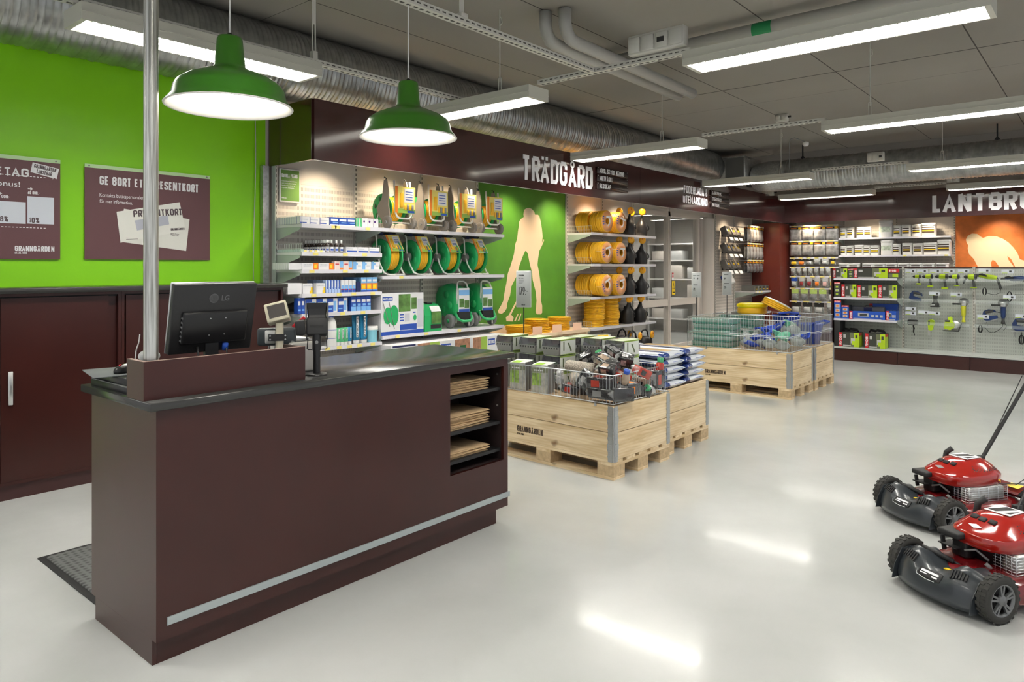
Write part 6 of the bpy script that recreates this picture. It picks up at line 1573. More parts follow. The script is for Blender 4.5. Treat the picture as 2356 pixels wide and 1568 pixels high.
# big blue tubs on crate D
def tub(lab, loc, s_=1.0, rz=0):
    t = thing('blue_tub', lab, 'tub', loc, rz, 'big blue tubs'); n = 28
    ring = lambda rx, ry, z: [(rx * math.cos(2 * PI * k / n) * s_, ry * math.sin(2 * PI * k / n) * s_, z * s_) for k in range(n)]
    MB().loft([ring(.13, .11, 0), ring(.175, .15, .24), ring(.185, .16, .245), ring(.185, .16, .255), ring(.172, .147, .255), ring(.125, .105, .01)]).build('shell', M_scoop, t)
    for sx in (-1, 1): MB().tube([(sx * .10 * s_, -.135 * s_, .25 * s_), (sx * .12 * s_, -.19 * s_, .285 * s_), (0, -.205 * s_, .30 * s_), (-sx * .0, -.205 * s_, .30 * s_)], .014 * s_, 8).build('handle', M_scoop, t)
    return t
for j in range(1): tub('large blue tub standing highest at the back of the rearmost crate', (-3.33, 9.62, .665), 1.0, .5)
tub('large blue tub at the right end of the rearmost crate', (-3.08, 9.78, .541), 1.05, 1.2)
tag(MB().box(-.2, -.16, 0, .2, .16, .123).build('carton', mat('cardboard', (.45, .32, .2), .7)), 'carton under the highest blue tub', 'box', loc=(-3.33, 9.62, .541))
# yellow coils on crate D
t = thing('yellow_hose_coil', 'bright yellow wide hose coil lying flat on the rearmost crate', 'hose', (-3.86, 9.78, .91), 0)
MB().lathe([(.08, 0), (.19, 0), (.20, .02), (.19, .04), (.20, .06), (.19, .075), (.19, .08)], 36).build('hose', M_hose, t)
MB().lathe([(.07, .081), (.19, .081), (.21, .10), (.20, .13), (.16, .145), (.07, .145)], 36).build('top_roll', mat('bright_yellow', (.95, .75, .0), .3), t)
t = thing('yellow_hose_coil', 'yellow hose coil with white film face leaning on the flat coil', 'hose', (-3.52, 9.72, .985), 0); t.rotation_euler = (R(-12), R(24), 0)
mb = MB()
for k in range(4): mb.lathe([(.07, .024 * k), (.185, .024 * k), (.198, .024 * (k + .5)), (.185, .024 * (k + 1)), (.07, .024 * (k + 1))], 36)
mb.build('hose', M_hose, t); MB().lathe([(.03, .105), (.12, .115), (.18, .105), (.19, .095)], 36, capb=False, capt=False).build('film_face', mat('film_white', (.66, .68, .68), .15, coat=.8, bump=.8, bscale=40), t)

# ============================================================ price signs on poles
def price_sign(lab, x, y, z0, z1, zs, w, h, fn, rz):
    t = thing('price_sign', lab, 'sign', (x, y, z0), rz, 'grey price signs on poles')
    MB().cyl(.005, 0, zs - z0 + .01, 10).build('pole', M_blackm, t)
    MB().rbox(-w / 2, -.006, zs - z0, w / 2, .006, zs - z0 + h, .012).build('frame', M_lightgrey, t)
    MB().rbox(-w / 2 + .008, -.0075, zs - z0 + .008, w / 2 - .008, -.0061, zs - z0 + h - .008, .0005, 1).build('sheet', mat('sign_paper', (.40, .42, .42), .5), t)
    mb = MB().at(Matrix.Translation((-w / 2, -.0076, zs - z0))); fn(mb, w, h); mb.build('lettering', M_ink, t)
    return t
def f1(mb, w, h):
    din(mb, '179:-', w * .16, h * .34, h * .22, w=w * .62, sw=.16); din(mb, 'PLOMBOX', w * .16, h * .85, h * .045, w=w * .36, sw=.2); letters(mb, 'Med tratt', w * .16, h * .785, h * .035, w=w * .33, bold=.01)
    for k in range(4): mb.box(w * .16, -.0005, h * (.75 - .03 * k), w * (.55 - .04 * k), 0, h * (.757 - .03 * k))
    din(mb, 'GRANNGÅRDEN', w * .36, h * .06, h * .025, w=w * .24)
def f2(mb, w, h):
    for k in range(2): mb.box(w * (.16 + .36 * k), -.0005, h * .86, w * (.46 + .36 * k), 0, h * .875); din(mb, ('9', '8')[k], w * (.2 + .36 * k), h * .72, h * .07, w=w * .12)
    mb.box(w * .2, -.0005, h * .48, w * .62, 0, h * .51); din(mb, '79:-', w * .18, h * .27, h * .11, w=w * .3); mb.box(w * .42, -.0005, h * .06, w * .62, 0, h * .07)
def f3(mb, w, h):
    mb.box(w * .2, -.0005, h * .86, w * .65, 0, h * .88); din(mb, '9', w * .2, h * .66, h * .09, w=w * .14); mb.box(w * .2, -.0005, h * .48, w * .7, 0, h * .51); din(mb, '29:-', w * .18, h * .27, h * .11, w=w * .32)
x = xY(1205, 5.02); price_sign('grey price sign reading 179 on a black pole in the front left crate', x, 5.02, .545, 0, 1.55 - (708 - 615) * .00392, .140, .335, f1, R(30))
x = xY(1603, 9.0); price_sign('grey price sign left of the green trays, in front of the glass door', -4.165, 8.675, .545, 0, 1.55 - (682 - 615) * .00585, .128, .33, f2, R(20))
x = xY(1667, 9.25); price_sign('grey price sign behind the green trays, in front of the chain saw spares', x, 9.33, .545, 0, 1.55 - (679 - 615) * .0059, .125, .32, f3, R(20))
t = tag(MB().box(-.15, -.15, 0, .15, .15, .02).box(-.14, -.01, .02, .14, .01, .04).build('black_rack', M_blackm), 'low black rack on the shelf between the glass door and the spares', 'rack', loc=(-5.75, 14.0, .621), rz=RZ)
# ============================================================ spares bay on the left wall
M_pegx = slotted('pegboard_cream_back', (0.62, 0.575, 0.52), 'X', px=.02, pz=.062, dark=.6)
M_pegg = slotted('pegboard_grey', (0.52, 0.55, 0.51), 'X', px=.022, pz=.055, dark=.72)
M_bagt = mat('bag_header_black', (.02, .018, .015), .4); M_bagy = mat('header_yellow', (.90, .58, .02), .4)
M_poly = mat('poly_bag', (.30, .29, .28), .12, coat=.8, noise=.45, nscale=9, bump=.5, bscale=16)
M_poly2 = mat('poly_bag_dark', (.12, .115, .12), .12, coat=.8, noise=.6, nscale=12, bump=.5, bscale=20)
def hangbag(w=.20, h=.26, dark=False):
    t = thing('spare_part_bag', '', 'bag')
    MB().box(-w / 2, -.006, -.042, w / 2, .002, 0, 0).box(-w * .42, -.0072, -.030, w * .08, -.006, -.012, 2).box(w * .22, -.0072, -.040, w * .48, -.006, .004, 1).build('header', [M_bagt, M_bagy, M_orange], t)
    n = 8; rings = []
    for z, d, k in ((-.043, .004, 1), (-.08, .012, .97), (-h * .55, .026, .95), (-h * .85, .036, .98), (-h, .006, .96)):
        rings.append([(-w / 2 * k + w * k * i / n, -d * (.3 + .7 * math.sin(PI * i / n)), z) for i in range(n + 1)] + [(w / 2 * k - w * k * i / n, .002, z) for i in range(n + 1)])
    MB().loft(rings).build('pouch', M_poly2 if dark else M_poly, t)
    return t
def rail(parent, x0, x1, z, y=-.40, tags=4):
    r_ = MB().box(x0, y - .004, z - .012, x1, y + .002, z + .016).build('label_rail', M_rail, parent)
    for k in range(tags): x = x0 + (x1 - x0) * (k + .15) / tags; MB().box(x, y - .0055, z - .010, x + (x1 - x0) / tags * .5, y - .0041, z + .014).build('price_label', M_yel, r_)
    MB().box(x0 + .02, y, z - .004, x0 + .026, 0, z + .004).box(x1 - .026, y, z - .004, x1 - .02, 0, z + .004).box(x0 + .02, -.03, z - .004, x1 - .02, -.024, z + .004).build('hook_arms', M_chrome, r_)
bgd = hangbag(.185, .30, False); bgd2 = hangbag(.19, .24, True)
for r_, (z, zr) in enumerate(((2.40, 2.405), (2.04, 2.045), (1.69, 1.695))):
    rail(s3, .93, 1.83, zr, -.30, 5)
    for k in range(5):
        for q in range(2):
            lab = f'hanging spare part bag beside the pillar, {ordn(k, 5)} in the {["upper", "middle", "lower"][r_]} row' + (', rear' if q else '')
            src = bgd if (r_ < 2) else bgd2
            loc = (BX + .29 - q * .06, 14.34 + k * .178 + .06, z - .012)
            if not src.get('label'): src.location = loc; src.rotation_euler = (0, 0, RZ); o = src
            else: o = dup(src, loc, RZ)
            o['label'] = lab; o['group'] = 'spare part bags beside the pillar'
# slanted dispenser boxes with white cards
M_disp = mat('dispenser_grey', (.16, .145, .13), .35)
def disp():
    t = thing('dispenser_box', '', 'dispenser')
    MB().at(Matrix.Rotation(R(-28), 4, 'X')).rbox(-.085, -.11, 0, .085, .01, .19, .006, 1).build('body', M_disp, t)
    MB().at(Matrix.Rotation(R(-28), 4, 'X')).box(-.03, -.1125, .06, .045, -.1105, .15, 0).box(-.03, -.1135, .06, .045, -.1125, .10, 1).build('label', [M_bagt, M_bagy], t)
    MB().at(Matrix.Translation((.0, -.12, -.06)) @ Matrix.Rotation(R(-28), 4, 'X')).box(-.078, -.012, -.02, .078, -.008, .05, 0).build('price_card', M_paper, t)
    MB().box(-.06, -.03, .0, .06, .05, .10).build('bracket', M_blackm, t)
    return t
dp = disp(); first = True
for r_, z in enumerate((2.16, 1.83, 1.50)):
    for k in range(3):
        loc = (BX + .16, 13.56 + k * .235, z); lab = f'slanted dark dispenser box, {ordn(k, 3)} of the {["upper", "middle", "lower"][r_]} row'
        if first: dp.location = loc; dp.rotation_euler = (0, 0, RZ); dp['label'] = lab; dp['group'] = 'slanted dispenser boxes'; first = False
        else: dup(dp, loc, RZ, lab)
t = thing('dispenser_box', 'slanted blue and white dispenser box behind the grey price sign', 'dispenser', (BX + .16, 13.62, 1.20), RZ)
MB().at(Matrix.Rotation(R(-28), 4, 'X')).rbox(-.11, -.11, 0, .0, .01, .19, .006, 1, 0).rbox(.001, -.11, 0, .22, .01, .19, .006, 1, 1).build('body', [mat('strong_blue', (.04, .09, .48), .4), M_white], t); MB().box(-.06, -.03, .0, .06, .05, .10).build('bracket', M_blackm, t)
# plastic bins on the shelf
bn = thing('parts_bin', '', 'bin')
MB().box(-.09, -.28, 0, .09, 0, .005).box(-.09, -.28, .005, -.086, 0, .115).box(.086, -.28, .005, .09, 0, .115).box(-.086, -.28, .005, .086, -.276, .10).box(-.086, -.004, .005, .086, 0, .115).build('tub', mat('bin_grey', (.20, .20, .19), .25, alpha=.8), bn)
MB().box(-.04, -.283, .02, .05, -.2805, .09, 0).box(-.04, -.284, .035, .05, -.283, .05, 1).build('label', [M_bagt, M_bagy], bn)
for k in range(4):
    loc = (BX + .14, 14.48 + k * .2, 1.061); lab = f'grey plastic parts bin on the shelf beside the pillar, {ordn(k, 4)} of four'
    if k == 0: bn.location = loc; bn.rotation_euler = (0, 0, RZ); bn['label'] = lab; bn['group'] = 'grey parts bins'
    else: dup(bn, loc, RZ, lab)
for k in range(3): dup(bn, (BX + .14, 14.55 + k * .24, .621), RZ, f'grey plastic parts bin on the lower shelf beside the pillar, {ordn(k, 3)} of three', 'lower grey parts bins')

# ============================================================ far wall shelving
BWY = 16.05
s4 = thing('shelving_unit', 'cream pegboard shelving along the far wall with white tubs and hanging bags', 'shelving', (-5.34, BWY, 0))
for i in range(3): MB().box(i * 1.0 + .018, -.012, .1, (i + 1) * 1.0 - .018, -.002, 2.9).build('back_panel', M_pegx, s4)
for i in range(4): upright(s4, i * 1.0, 0, 2.9)
MB().box(0, -.46, 0, 3, -.03, .16).build('plinth', M_dark, s4)
shelf_part(s4, 1.0, 3.0, 2.155, .43); shelf_part(s4, 1.0, 3.0, 1.80, .43, tags=(2.2, 2.9)); shelf_part(s4, 1.0, 3.0, 1.475, .43)
for z, tg in ((2.43, 4), (2.105, 4), (1.75, 6), (1.55, 5), (1.35, 5), (1.10, 5), (.82, 4)): rail(s4, .0, .99, z, -.42, tg)
hb = hangbag(.24, .28, False); first = True
for r_, z in enumerate((2.415, 2.09)):
    for k in range(4):
        for q in range(2):
            loc = (-5.34 + .13 + k * .245, BWY - .415 + q * .07, z - .01); lab = f'clear part bag on the far wall, {ordn(k, 4)} in the {["top", "second"][r_]} row' + (', rear' if q else '')
            if first: hb.location = loc; hb['label'] = lab; hb['group'] = 'clear part bags on the far wall'; first = False
            else: dup(hb, loc, R(random.uniform(-3, 3)), lab)
M_blis = mat('blister_clear', (.30, .31, .29), .12, coat=1, noise=.5, nscale=40, bump=.7, bscale=50)
def blister(w, h, m1_, m2_, frac=.4, top=True):
    t = thing('blister_pack', '', 'blister pack')
    MB().box(-w / 2, -.002, -h, w / 2, 0, 0, 0).box(-w / 2, -.003, -h * (frac if top else 1) , w / 2, -.002, 0 if top else -h * (1 - frac), 1).box(-.012, -.0035, -.016, .012, -.003, -.008, 2).build('card', [M_blis, m1_, M_w], t)
    MB().rbox(-w * .36, -.035, -h * .92, w * .30, -.003, -h * (frac + .05), .012, 1).build('blister', m2_, t)
    return t
M_steel = mat('chain_steel', (.30, .30, .30), .3, metal=.8, bump=1, bscale=60)
specs = [ # row z, n, w, h, card, blister, label
 (1.735, [(.16, .13, M_bagt, M_bagy, 'yellow framed black pack'), (.16, .13, M_bagt, M_orange, 'yellow framed orange pack'), (.15, .13, M_bagt, M_silv, 'black topped foil pack'), (.13, .12, M_lightgrey, M_midgrey, 'dark grey pack'), (.14, .12, M_lightgrey, M_lightgrey, 'pale grey pack'), (.10, .12, M_bagt, M_bagy, 'narrow yellow and black pack')], 'third'),
 (1.535, [(.10, .15, M_lightgrey, M_steel, 'chain ring pack')] * 2 + [(.085, .15, M_lightgrey, M_steel, 'steel parts pack')] * 6, 'fourth'),
 (1.335, [(.13, .19, M_blue, M_lightgrey, 'blue topped pack'), (.11, .19, M_lightgrey, mat('dull_red', (.30, .03, .03), .4), 'red centred pack'), (.11, .19, M_lightgrey, mat('dull_red', (.30, .03, .03), .4), 'small red pack'), (.11, .19, M_lightgrey, M_orange, 'yellow and orange pack'), (.11, .19, M_lightgrey, M_pink, 'pink pack'), (.13, .19, M_lightgrey, M_bagy, 'yellow pack')], 'fifth'),
 (1.085, [(.15, .23, mat('lime_card', (.45, .60, .15), .4), M_midgrey, 'lime card pack')] * 4 + [(.15, .23, M_bagt, M_lightgrey, 'white gloves pack')], 'sixth'),
 (.805, [(.20, .22, M_bagt, M_lightgrey, 'black header glove pack')] * 3 + [(.15, .22, M_lightgrey, M_steel, 'grey pack')], 'seventh')]
for z, lst, rn in specs:
    n_ = len(lst); srcs = {}
    for k, (w, h, a, b_, nm) in enumerate(lst):
        loc = (-5.34 + .02 + (k + .5) * .95 / n_, BWY - .418, z)
        lab = f'{nm} on the far wall, {ordn(k, n_)} in the {rn} row down'
        if nm in srcs: o = dup(srcs[nm], loc, 0, lab)
        else:
            o = blister(w, h, a, b_); srcs[nm] = o; o.location = loc; o['label'] = lab
        o['group'] = 'packs in the ' + rn + ' row of the far wall'
# white tubs and canisters
def tubjar(w, h, sq=False, lid=True, pic=False):
    t = thing('white_tub', '', 'tub'); n = 24; e = .45 if sq else 1
    def ring(r, z): return [(r * (abs(math.cos(a)) ** e) * (1 if math.cos(a) > 0 else -1), r * .9 * (abs(math.sin(a)) ** e) * (1 if math.sin(a) > 0 else -1), z) for a in [2 * PI * k / n for k in range(n)]]
    MB().loft([ring(w * .47, 0), ring(w * .5, .01), ring(w * .5, h * .8), ring(w * .5, h * .82)]).build('body', M_white, t)
    MB().loft([ring(w * .52, h * .82), ring(w * .52, h * .97), ring(w * .48, h)]).build('lid', mat('lid_white', (.74, .74, .72), .35), t)
    a0, a1 = -PI * .78, -PI * .30
    def band(z0, z1, m, k, nm): 
        pts0 = [(q[0] * k, q[1] * k) for q in [(w * .5 * (abs(math.cos(a)) ** e) * (1 if math.cos(a) > 0 else -1), w * .45 * (abs(math.sin(a)) ** e) * (1 if math.sin(a) > 0 else -1)) for a in [a0 + (a1 - a0) * i / 12 for i in range(13)]]]
        MB().loft([[(*p, z0) for p in pts0], [(*p, z1) for p in pts0]], closed=False, cap=False).build(nm, m, t)
    if pic: band(h * .3, h * .62, mat('landscape_print', (.45, .52, .42), .5, noise=.4, nscale=18), 1.01, 'picture_label')
    else: band(h * .25, h * .72, mat('label_dark_brown', (.06, .045, .035), .4), 1.012, 'label'); band(h * .38, h * .46, M_yellow, 1.02, 'yellow_band'); band(h * .55, h * .62, M_letter, 1.02, 'name_band')
    return t

tt = {}
def puttub(key, args, px, Yb, z, lab, grp):
    loc = (xY(px, Yb), Yb, z)
    if key not in tt: o = tubjar(*args); tt[key] = o; o.location = loc
    else: o = dup(tt[key], loc, 0)
    o['label'] = lab; o['group'] = grp
row1 = [(1941, .13, .22, 0, 0), (1957, .14, .23, 0, 0), (1981, .15, .22, 1, 0), (1997, .13, .22, 1, 0), (2039, .24, .34, 1, 1), (2065, .15, .24, 0, 0), (2086, .17, .24, 0, 0), (2110, .18, .24, 0, 0), (2138, .24, .25, 1, 0)]
row2 = [(1941, .12, .19, 0, 0), (1956, .14, .20, 0, 0), (1977, .16, .21, 1, 0), (1995, .14, .20, 0, 0), (2014, .16, .20, 1, 0), (2042, .22, .30, 1, 1), (2063, .15, .22, 0, 0), (2088, .18, .23, 0, 0), (2113, .19, .22, 0, 0), (2142, .23, .23, 1, 0), (2173, .22, .28, 1, 0)]
for rn, z, rw in (('top', 2.156, row1), ('second', 1.801, row2)):
    for k, (px, w, h, sq, pic) in enumerate(rw):
        puttub((w, h, sq, pic), (w, h, bool(sq), True, bool(pic)), px, 15.76, z, f'white {"landscape label canister" if pic else "dark labelled tub"} on the {rn} far wall shelf, {ordn(k, len(rw))}', 'white tubs on the far wall')
for k, px in enumerate((1943, 1966, 1998, 2025, 2052, 2080, 2109, 2137, 2168)):
    puttub(('low', k > 1), (.22, .16, False, True, k > 4), px, 15.74, 1.476, f'low white tub partly hidden behind the tool display, {ordn(k, 9)}', 'low white tubs on the third shelf')
# orange mural
om = thing('mural_panel', 'orange mural panel with a cream silhouette of a bending person', 'mural', (-2.338, BWY, .45))
MB().box(0, -.012, 0, 3.2, -.001, 2.35).build('panel', mat('mural_orange', (.66, .18, .035), .5, noise=.15, nscale=6), om)
sil = [(1380, 490), (1395, 462), (1425, 447), (1465, 450), (1490, 470), (1508, 480), (1550, 465), (1610, 468), (1660, 488), (1700, 515), (1735, 550), (1765, 590), (1785, 640), (1816, 650), (1870, 700), (1900, 760), (1890, 900), (1830, 900), (1790, 760), (1745, 690), (1720, 640), (1690, 615), (1700, 645), (1735, 690), (1740, 760), (1650, 760), (1630, 720), (1625, 690), (1600, 655), (1580, 645), (1568, 665), (1570, 690), (1590, 740), (1500, 760), (1470, 700), (1440, 640), (1402, 600), (1393, 560), (1396, 535), (1383, 512)]
pts = [(lambda q: (q[0] + 2.338, q[2] - .45))(pY(1800 + p[0] / 3.266, 400 + p[1] / 3.266, 16.037)) for p in sil]
MB().prism(pts, -.0135, -.0122, 'XZ').build('silhouette', mat('mural_cream2', (.82, .66, .42), .5), om)
upr = MB().box(3.005, -.03, .1, 3.03, 0, 2.9)

# ============================================================ tool gondola
GY = 13.05
gd = thing('tool_display', 'low grey pegboard display with dark red base, full of power tools', 'shelving', (-3.6, GY, 0))
for i in range(4):
    MB().box(i * .98 + .02, -.012, .22, (i + 1) * .98 - .02, -.002, 1.535).build('back_panel', M_pegg, gd)
    MB().box(i * .98 + .003, -.43, 0, (i + 1) * .98 - .003, .0, .195).build('plinth', M_dark, gd)
for i in range(5): upright(gd, i * .98, .2, 1.56)
MB().box(0, -.44, .205, 3.92, -.0125, .235).build('base_shelf', mat('shelf_grey', (.50, .53, .50), .4), gd)
MB().box(0, -.43, .196, 3.92, -.02, .204).build('shadow_gap', M_blackm, gd)
MB().box(-.02, .001, 0, 3.92, .02, 1.54).build('rear_panel', M_dark, gd)
MB().box(0, -.022, 1.536, 3.92, .02, 1.556).build('top_rail', M_dark, gd)
MB().box(-.022, -.44, 0, -.002, .02, 1.54).build('side_panel', M_dark, gd)
for z in (1.375, 1.055, .698): shelf_part(gd, .01, .97, z, .41, m=mat('shelf_grey', (.50, .53, .50), .4), rail=True, lb=False)
# acrylic front guards
M_lime = mat('tool_lime', (.48, .68, .02), .35); M_tnavy = mat('tool_navy', (.015, .04, .14), .35); M_tgrey = mat('tool_grey', (.05, .052, .05), .45)
def rcarton(name, w, d, h, style, lab, x, z, y=GY - .40, rz=0, grp='red and lime tool cartons'):
    lime, dk, gr = M_lime, mat('carton_charcoal', (.05, .055, .045), .4), mat('carton_olive', (.16, .18, .10), .4)
    blue = mat('carton_blue', (.015, .09, .50), .4)
    base = blue if style == 'blue' else dk
    mats = [base, M_red, M_letter, lime, gr, M_orange, M_tgrey, M_lightgrey]
    mb = MB().box(0, 0, 0, w, d, h, 0)
    def r_(x0, z0, x1, z1, mi, k=0): mb.box(x0 * w, -.001 - .0005 * k, z0 * h, x1 * w, 0, z1 * h, mi)
    bw = min(.05, w * .3) / w
    if style in ('side', 'sidelong'):
        r_(0, 0, bw, 1, 1); r_(.75, 0, 1, 1, 3); r_(.55, 0, .75, 1, 4); r_(.60, .25, .8, .6, 7, 1); r_(.82, .62, .93, .85, 6, 1); r_(bw * 1.3, .05, .6, .12, 7, 1); r_(bw * 1.4, .62, bw * 1.4 + .12, .85, 7, 1); r_(.66, .15, .80, .42, 3, 2)
        if style == 'side': mb.box(w, 0, 0, w + .001, d * .8, h, 3); mb.box(w, d * .05, h * .8, w + .0015, d * .75, h, 1)
        mb.mv(bw * w * .86, -.0012, h * .12, 0, -PI / 2, 0); din(mb, 'RYOBI', 0, 0, bw * w * .68, w=h * .72, mi=2, sw=.22); mb.id()
    elif style == 'top':
        r_(0, .62, 1, 1, 1); r_(.05, .1, .95, .5, 4); r_(.4, .15, .9, .5, 3, 1); din(mb, 'RYOBI', w * .1, h * .70, h * .22, w=w * .62, y=-.0012, mi=2, sw=.22)
    elif style == 'tall':
        r_(0, .86, 1, 1, 1); din(mb, 'RYOBI', w * .08, h * .89, h * .07, w=w * .8, y=-.0012, mi=2, sw=.22)
        for k in range(3): r_(.2, .12 + .24 * k, .75, .28 + .24 * k, 7 if k % 2 else 4, 1); r_(.3, .15 + .24 * k, .6, .24 + .24 * k, 3, 2)
    elif style == 'blue':
        r_(0, 0, bw, 1, 1); r_(.25, .35, .55, .8, 7, 1); r_(.3, .4, .5, .7, 6, 2)
        for k in range(3): r_(.62 + .12 * k, .3, .70 + .12 * k, .6, 7, 1)
        r_(.12, .05, .9, .12, 7, 1); mb.mv(bw * w * .86, -.0012, h * .1, 0, -PI / 2, 0); din(mb, 'RYOBI', 0, 0, bw * w * .6, w=h * .75, mi=2, sw=.22); mb.id()
    elif style == 'bluetall':
        mb.box(0, -.0008, 0, w, 0, h, 8); mats.append(blue); r_(0, .88, 1, 1, 1, 1); din(mb, 'RYOBI', w * .08, h * .90, h * .07, w=w * .8, y=-.002, mi=2, sw=.22)
        for k in range(3): r_(.2, .1 + .25 * k, .8, .28 + .25 * k, 7, 1); r_(.3, .14 + .25 * k, .65, .24 + .25 * k, 5, 2)
    o = mb.build('tool_carton', mats); return tag(o, lab, 'box', grp, (x, y, z), rz)
gx = lambda px: xY(px, GY - .40)
z = 1.376
rcarton('', gx(1949) - gx(1915), .2, .155, 'side', 'orange and lime tool carton, leftmost on the top shelf of the tool display', gx(1915), z)
rcarton('', gx(1964) - gx(1951), .2, .150, 'tall', 'narrow black tool carton second on the top shelf of the tool display', gx(1951), z)
rcarton('', gx(2042) - gx(1965), .25, .16, 'sidelong', 'long saw carton with red end on the top shelf of the tool display', gx(1965), z)
rcarton('', gx(2069) - gx(2043), .2, .15, 'top', 'red topped tool carton at the right end of the top shelf', gx(2043), z)
z = 1.056
rcarton('', gx(1934) - gx(1919), .2, .25, 'tall', 'tall narrow black carton on the second shelf of the tool display', gx(1919), z)
rcarton('', gx(1970) - gx(1936), .2, .21, 'side', 'left red striped drill carton on the second shelf', gx(1936), z)
rcarton('', gx(2018) - gx(1973), .22, .20, 'side', 'middle red striped saw carton on the second shelf', gx(1973), z)
o = rcarton('', gx(2064) - gx(2021), .22, .21, 'sidelong', 'mostly lime tool carton at the right of the second shelf', gx(2021), z)
z = .699
rcarton('', gx(1935) - gx(1919), .2, .30, 'bluetall', 'tall blue carton with three pictures, leftmost on the third shelf', gx(1919), z, grp='blue tool cartons')
rcarton('', gx(1953) - gx(1936), .2, .22, 'bluetall', 'shorter blue carton with three pictures on the third shelf', gx(1936), z, grp='blue tool cartons')
rcarton('', gx(2036) - gx(1954), .14, .13, 'blue', 'long blue carton lying in front of the grey tool case', gx(1954), z, grp='blue tool cartons')
rcarton('', gx(2062) - gx(2038), .2, .15, 'blue', 'small blue carton at the right of the third shelf', gx(2038), z, grp='blue tool cartons')
rcarton('', .42, .1, .25, 'blue', 'large blue carton standing behind the grey tool case', gx(1990), z, y=GY - .12, grp='blue tool cartons')
t = thing('tool_case', 'grey plastic tool case behind the long blue carton', 'tool case', (gx(1995) - .02, GY - .19, .699))
MB().rbox(-.26, -.05, 0, .24, .05, .20, .025).build('case', mat('case_grey', (.18, .18, .19), .4), t); MB().box(-.07, -.053, .13, .06, -.0505, .19).build('case_label', M_navy, t); MB().tube([(-.06, 0, .19), (-.05, 0, .215), (.05, 0, .215), (.06, 0, .19)], .008, 6).build('handle', M_tgrey, t)
z = .236
for i, (a, b_) in enumerate(((1931, 1979), (1991, 2040))):
    o = rcarton('', gx(a + 46) - gx(a), .26, .235, 'side', f'big red and lime drill kit carton on the base shelf, {["left", "right"][i]} one', gx(a), z, y=GY - .42, rz=R(0))
    tag(MB().tube([(-.12, 0, .012), (-.10, .02, .045), (-.02, 0, .035), (.0, -.01, .05), (.09, 0, .04), (.12, .01, .012)], [.012, .022, .02, .02, .022, .012], 8).build('tool_bag', M_blackm), f'black bag straps on top of the {["left", "right"][i]} drill kit carton', 'bag', loc=(gx(a) + .15, GY - .28, .4715))
tag(MB().rbox(0, 0, 0, .10, .3, .42, .01).build('dark_tool_case', M_blackm), 'tall black case at the left end of the base shelf', 'case', loc=(-3.58, GY - .42, .236))

# hanging tools
def lozenge(mb, pts, y0, y1, mi=0): return mb.prism(pts, y0, y1, 'XZ', mi)
def drill(lab, x, z, s=1.0, batt=True, m=M_lime):
    t = thing('cordless_drill', lab, 'drill', (x, GY - .14, z), 0, 'tools hanging on the tool display')
    t.scale = (s * .95, s, s * 1.35)
    MB().lathe([(.012, -.105), (.018, -.10), (.022, -.075), (.030, -.07), (.036, -.05), (.037, .03), (.034, .06), (.02, .072)], 18, 'X', mi=0).build('motor_body', m, t)
    MB().lathe([(.006, -.14), (.012, -.135), (.021, -.12), (.024, -.085), (.024, -.072)], 16, 'X').build('chuck', M_tgrey, t)
    MB().lathe([(.037, .03), (.039, .035), (.036, .065), (.022, .076)], 18, 'X').build('rear_cap', M_tgrey, t)
    MB().loft([[(sx * .020 + ox, sy * .016, z_) for sx, sy in ((-1, -1), (1, -1), (1, 1), (-1, 1))] for z_, ox in ((-.02, .015), (-.06, .018), (-.12, .03), (-.135, .03))], smooth=False).build('grip', M_tgrey, t)
    MB().rbox(-.035, -.03, -.165 if batt else -.15, .075, .03, -.135, .006, 1).build('battery' if batt else 'foot', m, t)
    MB().box(.0, .0, .0, .004, .14, .006).build('hook', M_chrome, t)
    return t
for px, s_, b_, lab in ((2112, .58, True, 'small lime cordless drill, leftmost of the hanging drills'), (2138, .75, True, 'lime cordless drill, second of the hanging drills'), (2171, .88, True, 'large lime cordless drill, third of the hanging drills'), (2199, .72, False, 'lime cordless driver without battery, fourth of the hanging drills'), (2237, .85, False, 'lime hammer drill with a black side handle, rightmost of the hanging drills')):
    d_ = drill(lab, xY(px, GY - .14), 1.405, s_, b_)
MB().tube([(-.075, -.04, .0), (-.115, -.05, -.05), (-.14, -.05, -.09)], [.012, .015, .014], 10).build('side_handle', M_tgrey, d_)
def corded(lab, x, z, m, rot, cord, s=1.0):
    t = thing('corded_drill', lab, 'drill', (x, GY - .14, z), 0, 'tools hanging on the tool display')
    T = Matrix.Rotation(rot, 4, 'Y')
    MB().at(T).lathe([(.008, -.20), (.012, -.19), (.02, -.17), (.022, -.12), (.03, -.11), (.036, -.06), (.038, .03), (.03, .06)], 16, 'X').build('motor_body', m, t)
    MB().at(T).lathe([(.006, -.23), (.018, -.215), (.02, -.14)], 14, 'X').build('chuck', M_tgrey, t)
    MB().at(T).tube([(-.07, -.03, .01), (-.13, -.04, .03), (-.17, -.04, .02)], [.012, .015, .012], 10).build('side_handle', M_tgrey, t)
    MB().tube([(.04, 0, .0), (.075, 0, -.05), (.095, 0, -.13), (.105, 0, -.17)], [.02, .018, .018, .02], 10).build('grip', M_tgrey, t)
    MB().tube(cord, .004, 6).build('cord', M_black, t)
    MB().box(.0, .0, .0, .004, .14, .006).build('hook', M_chrome, t)
    return t
def coil(x, z, s=1.0):
    return [(x + .022 * s * math.sin(a) * (1 + .3 * math.sin(a * .37)), .02 + .003 * math.sin(a * 2), z - .05 * s * math.cos(a) * (1 if math.cos(a) > 0 else 1.3)) for a in [k * .5 for k in range(44)]]
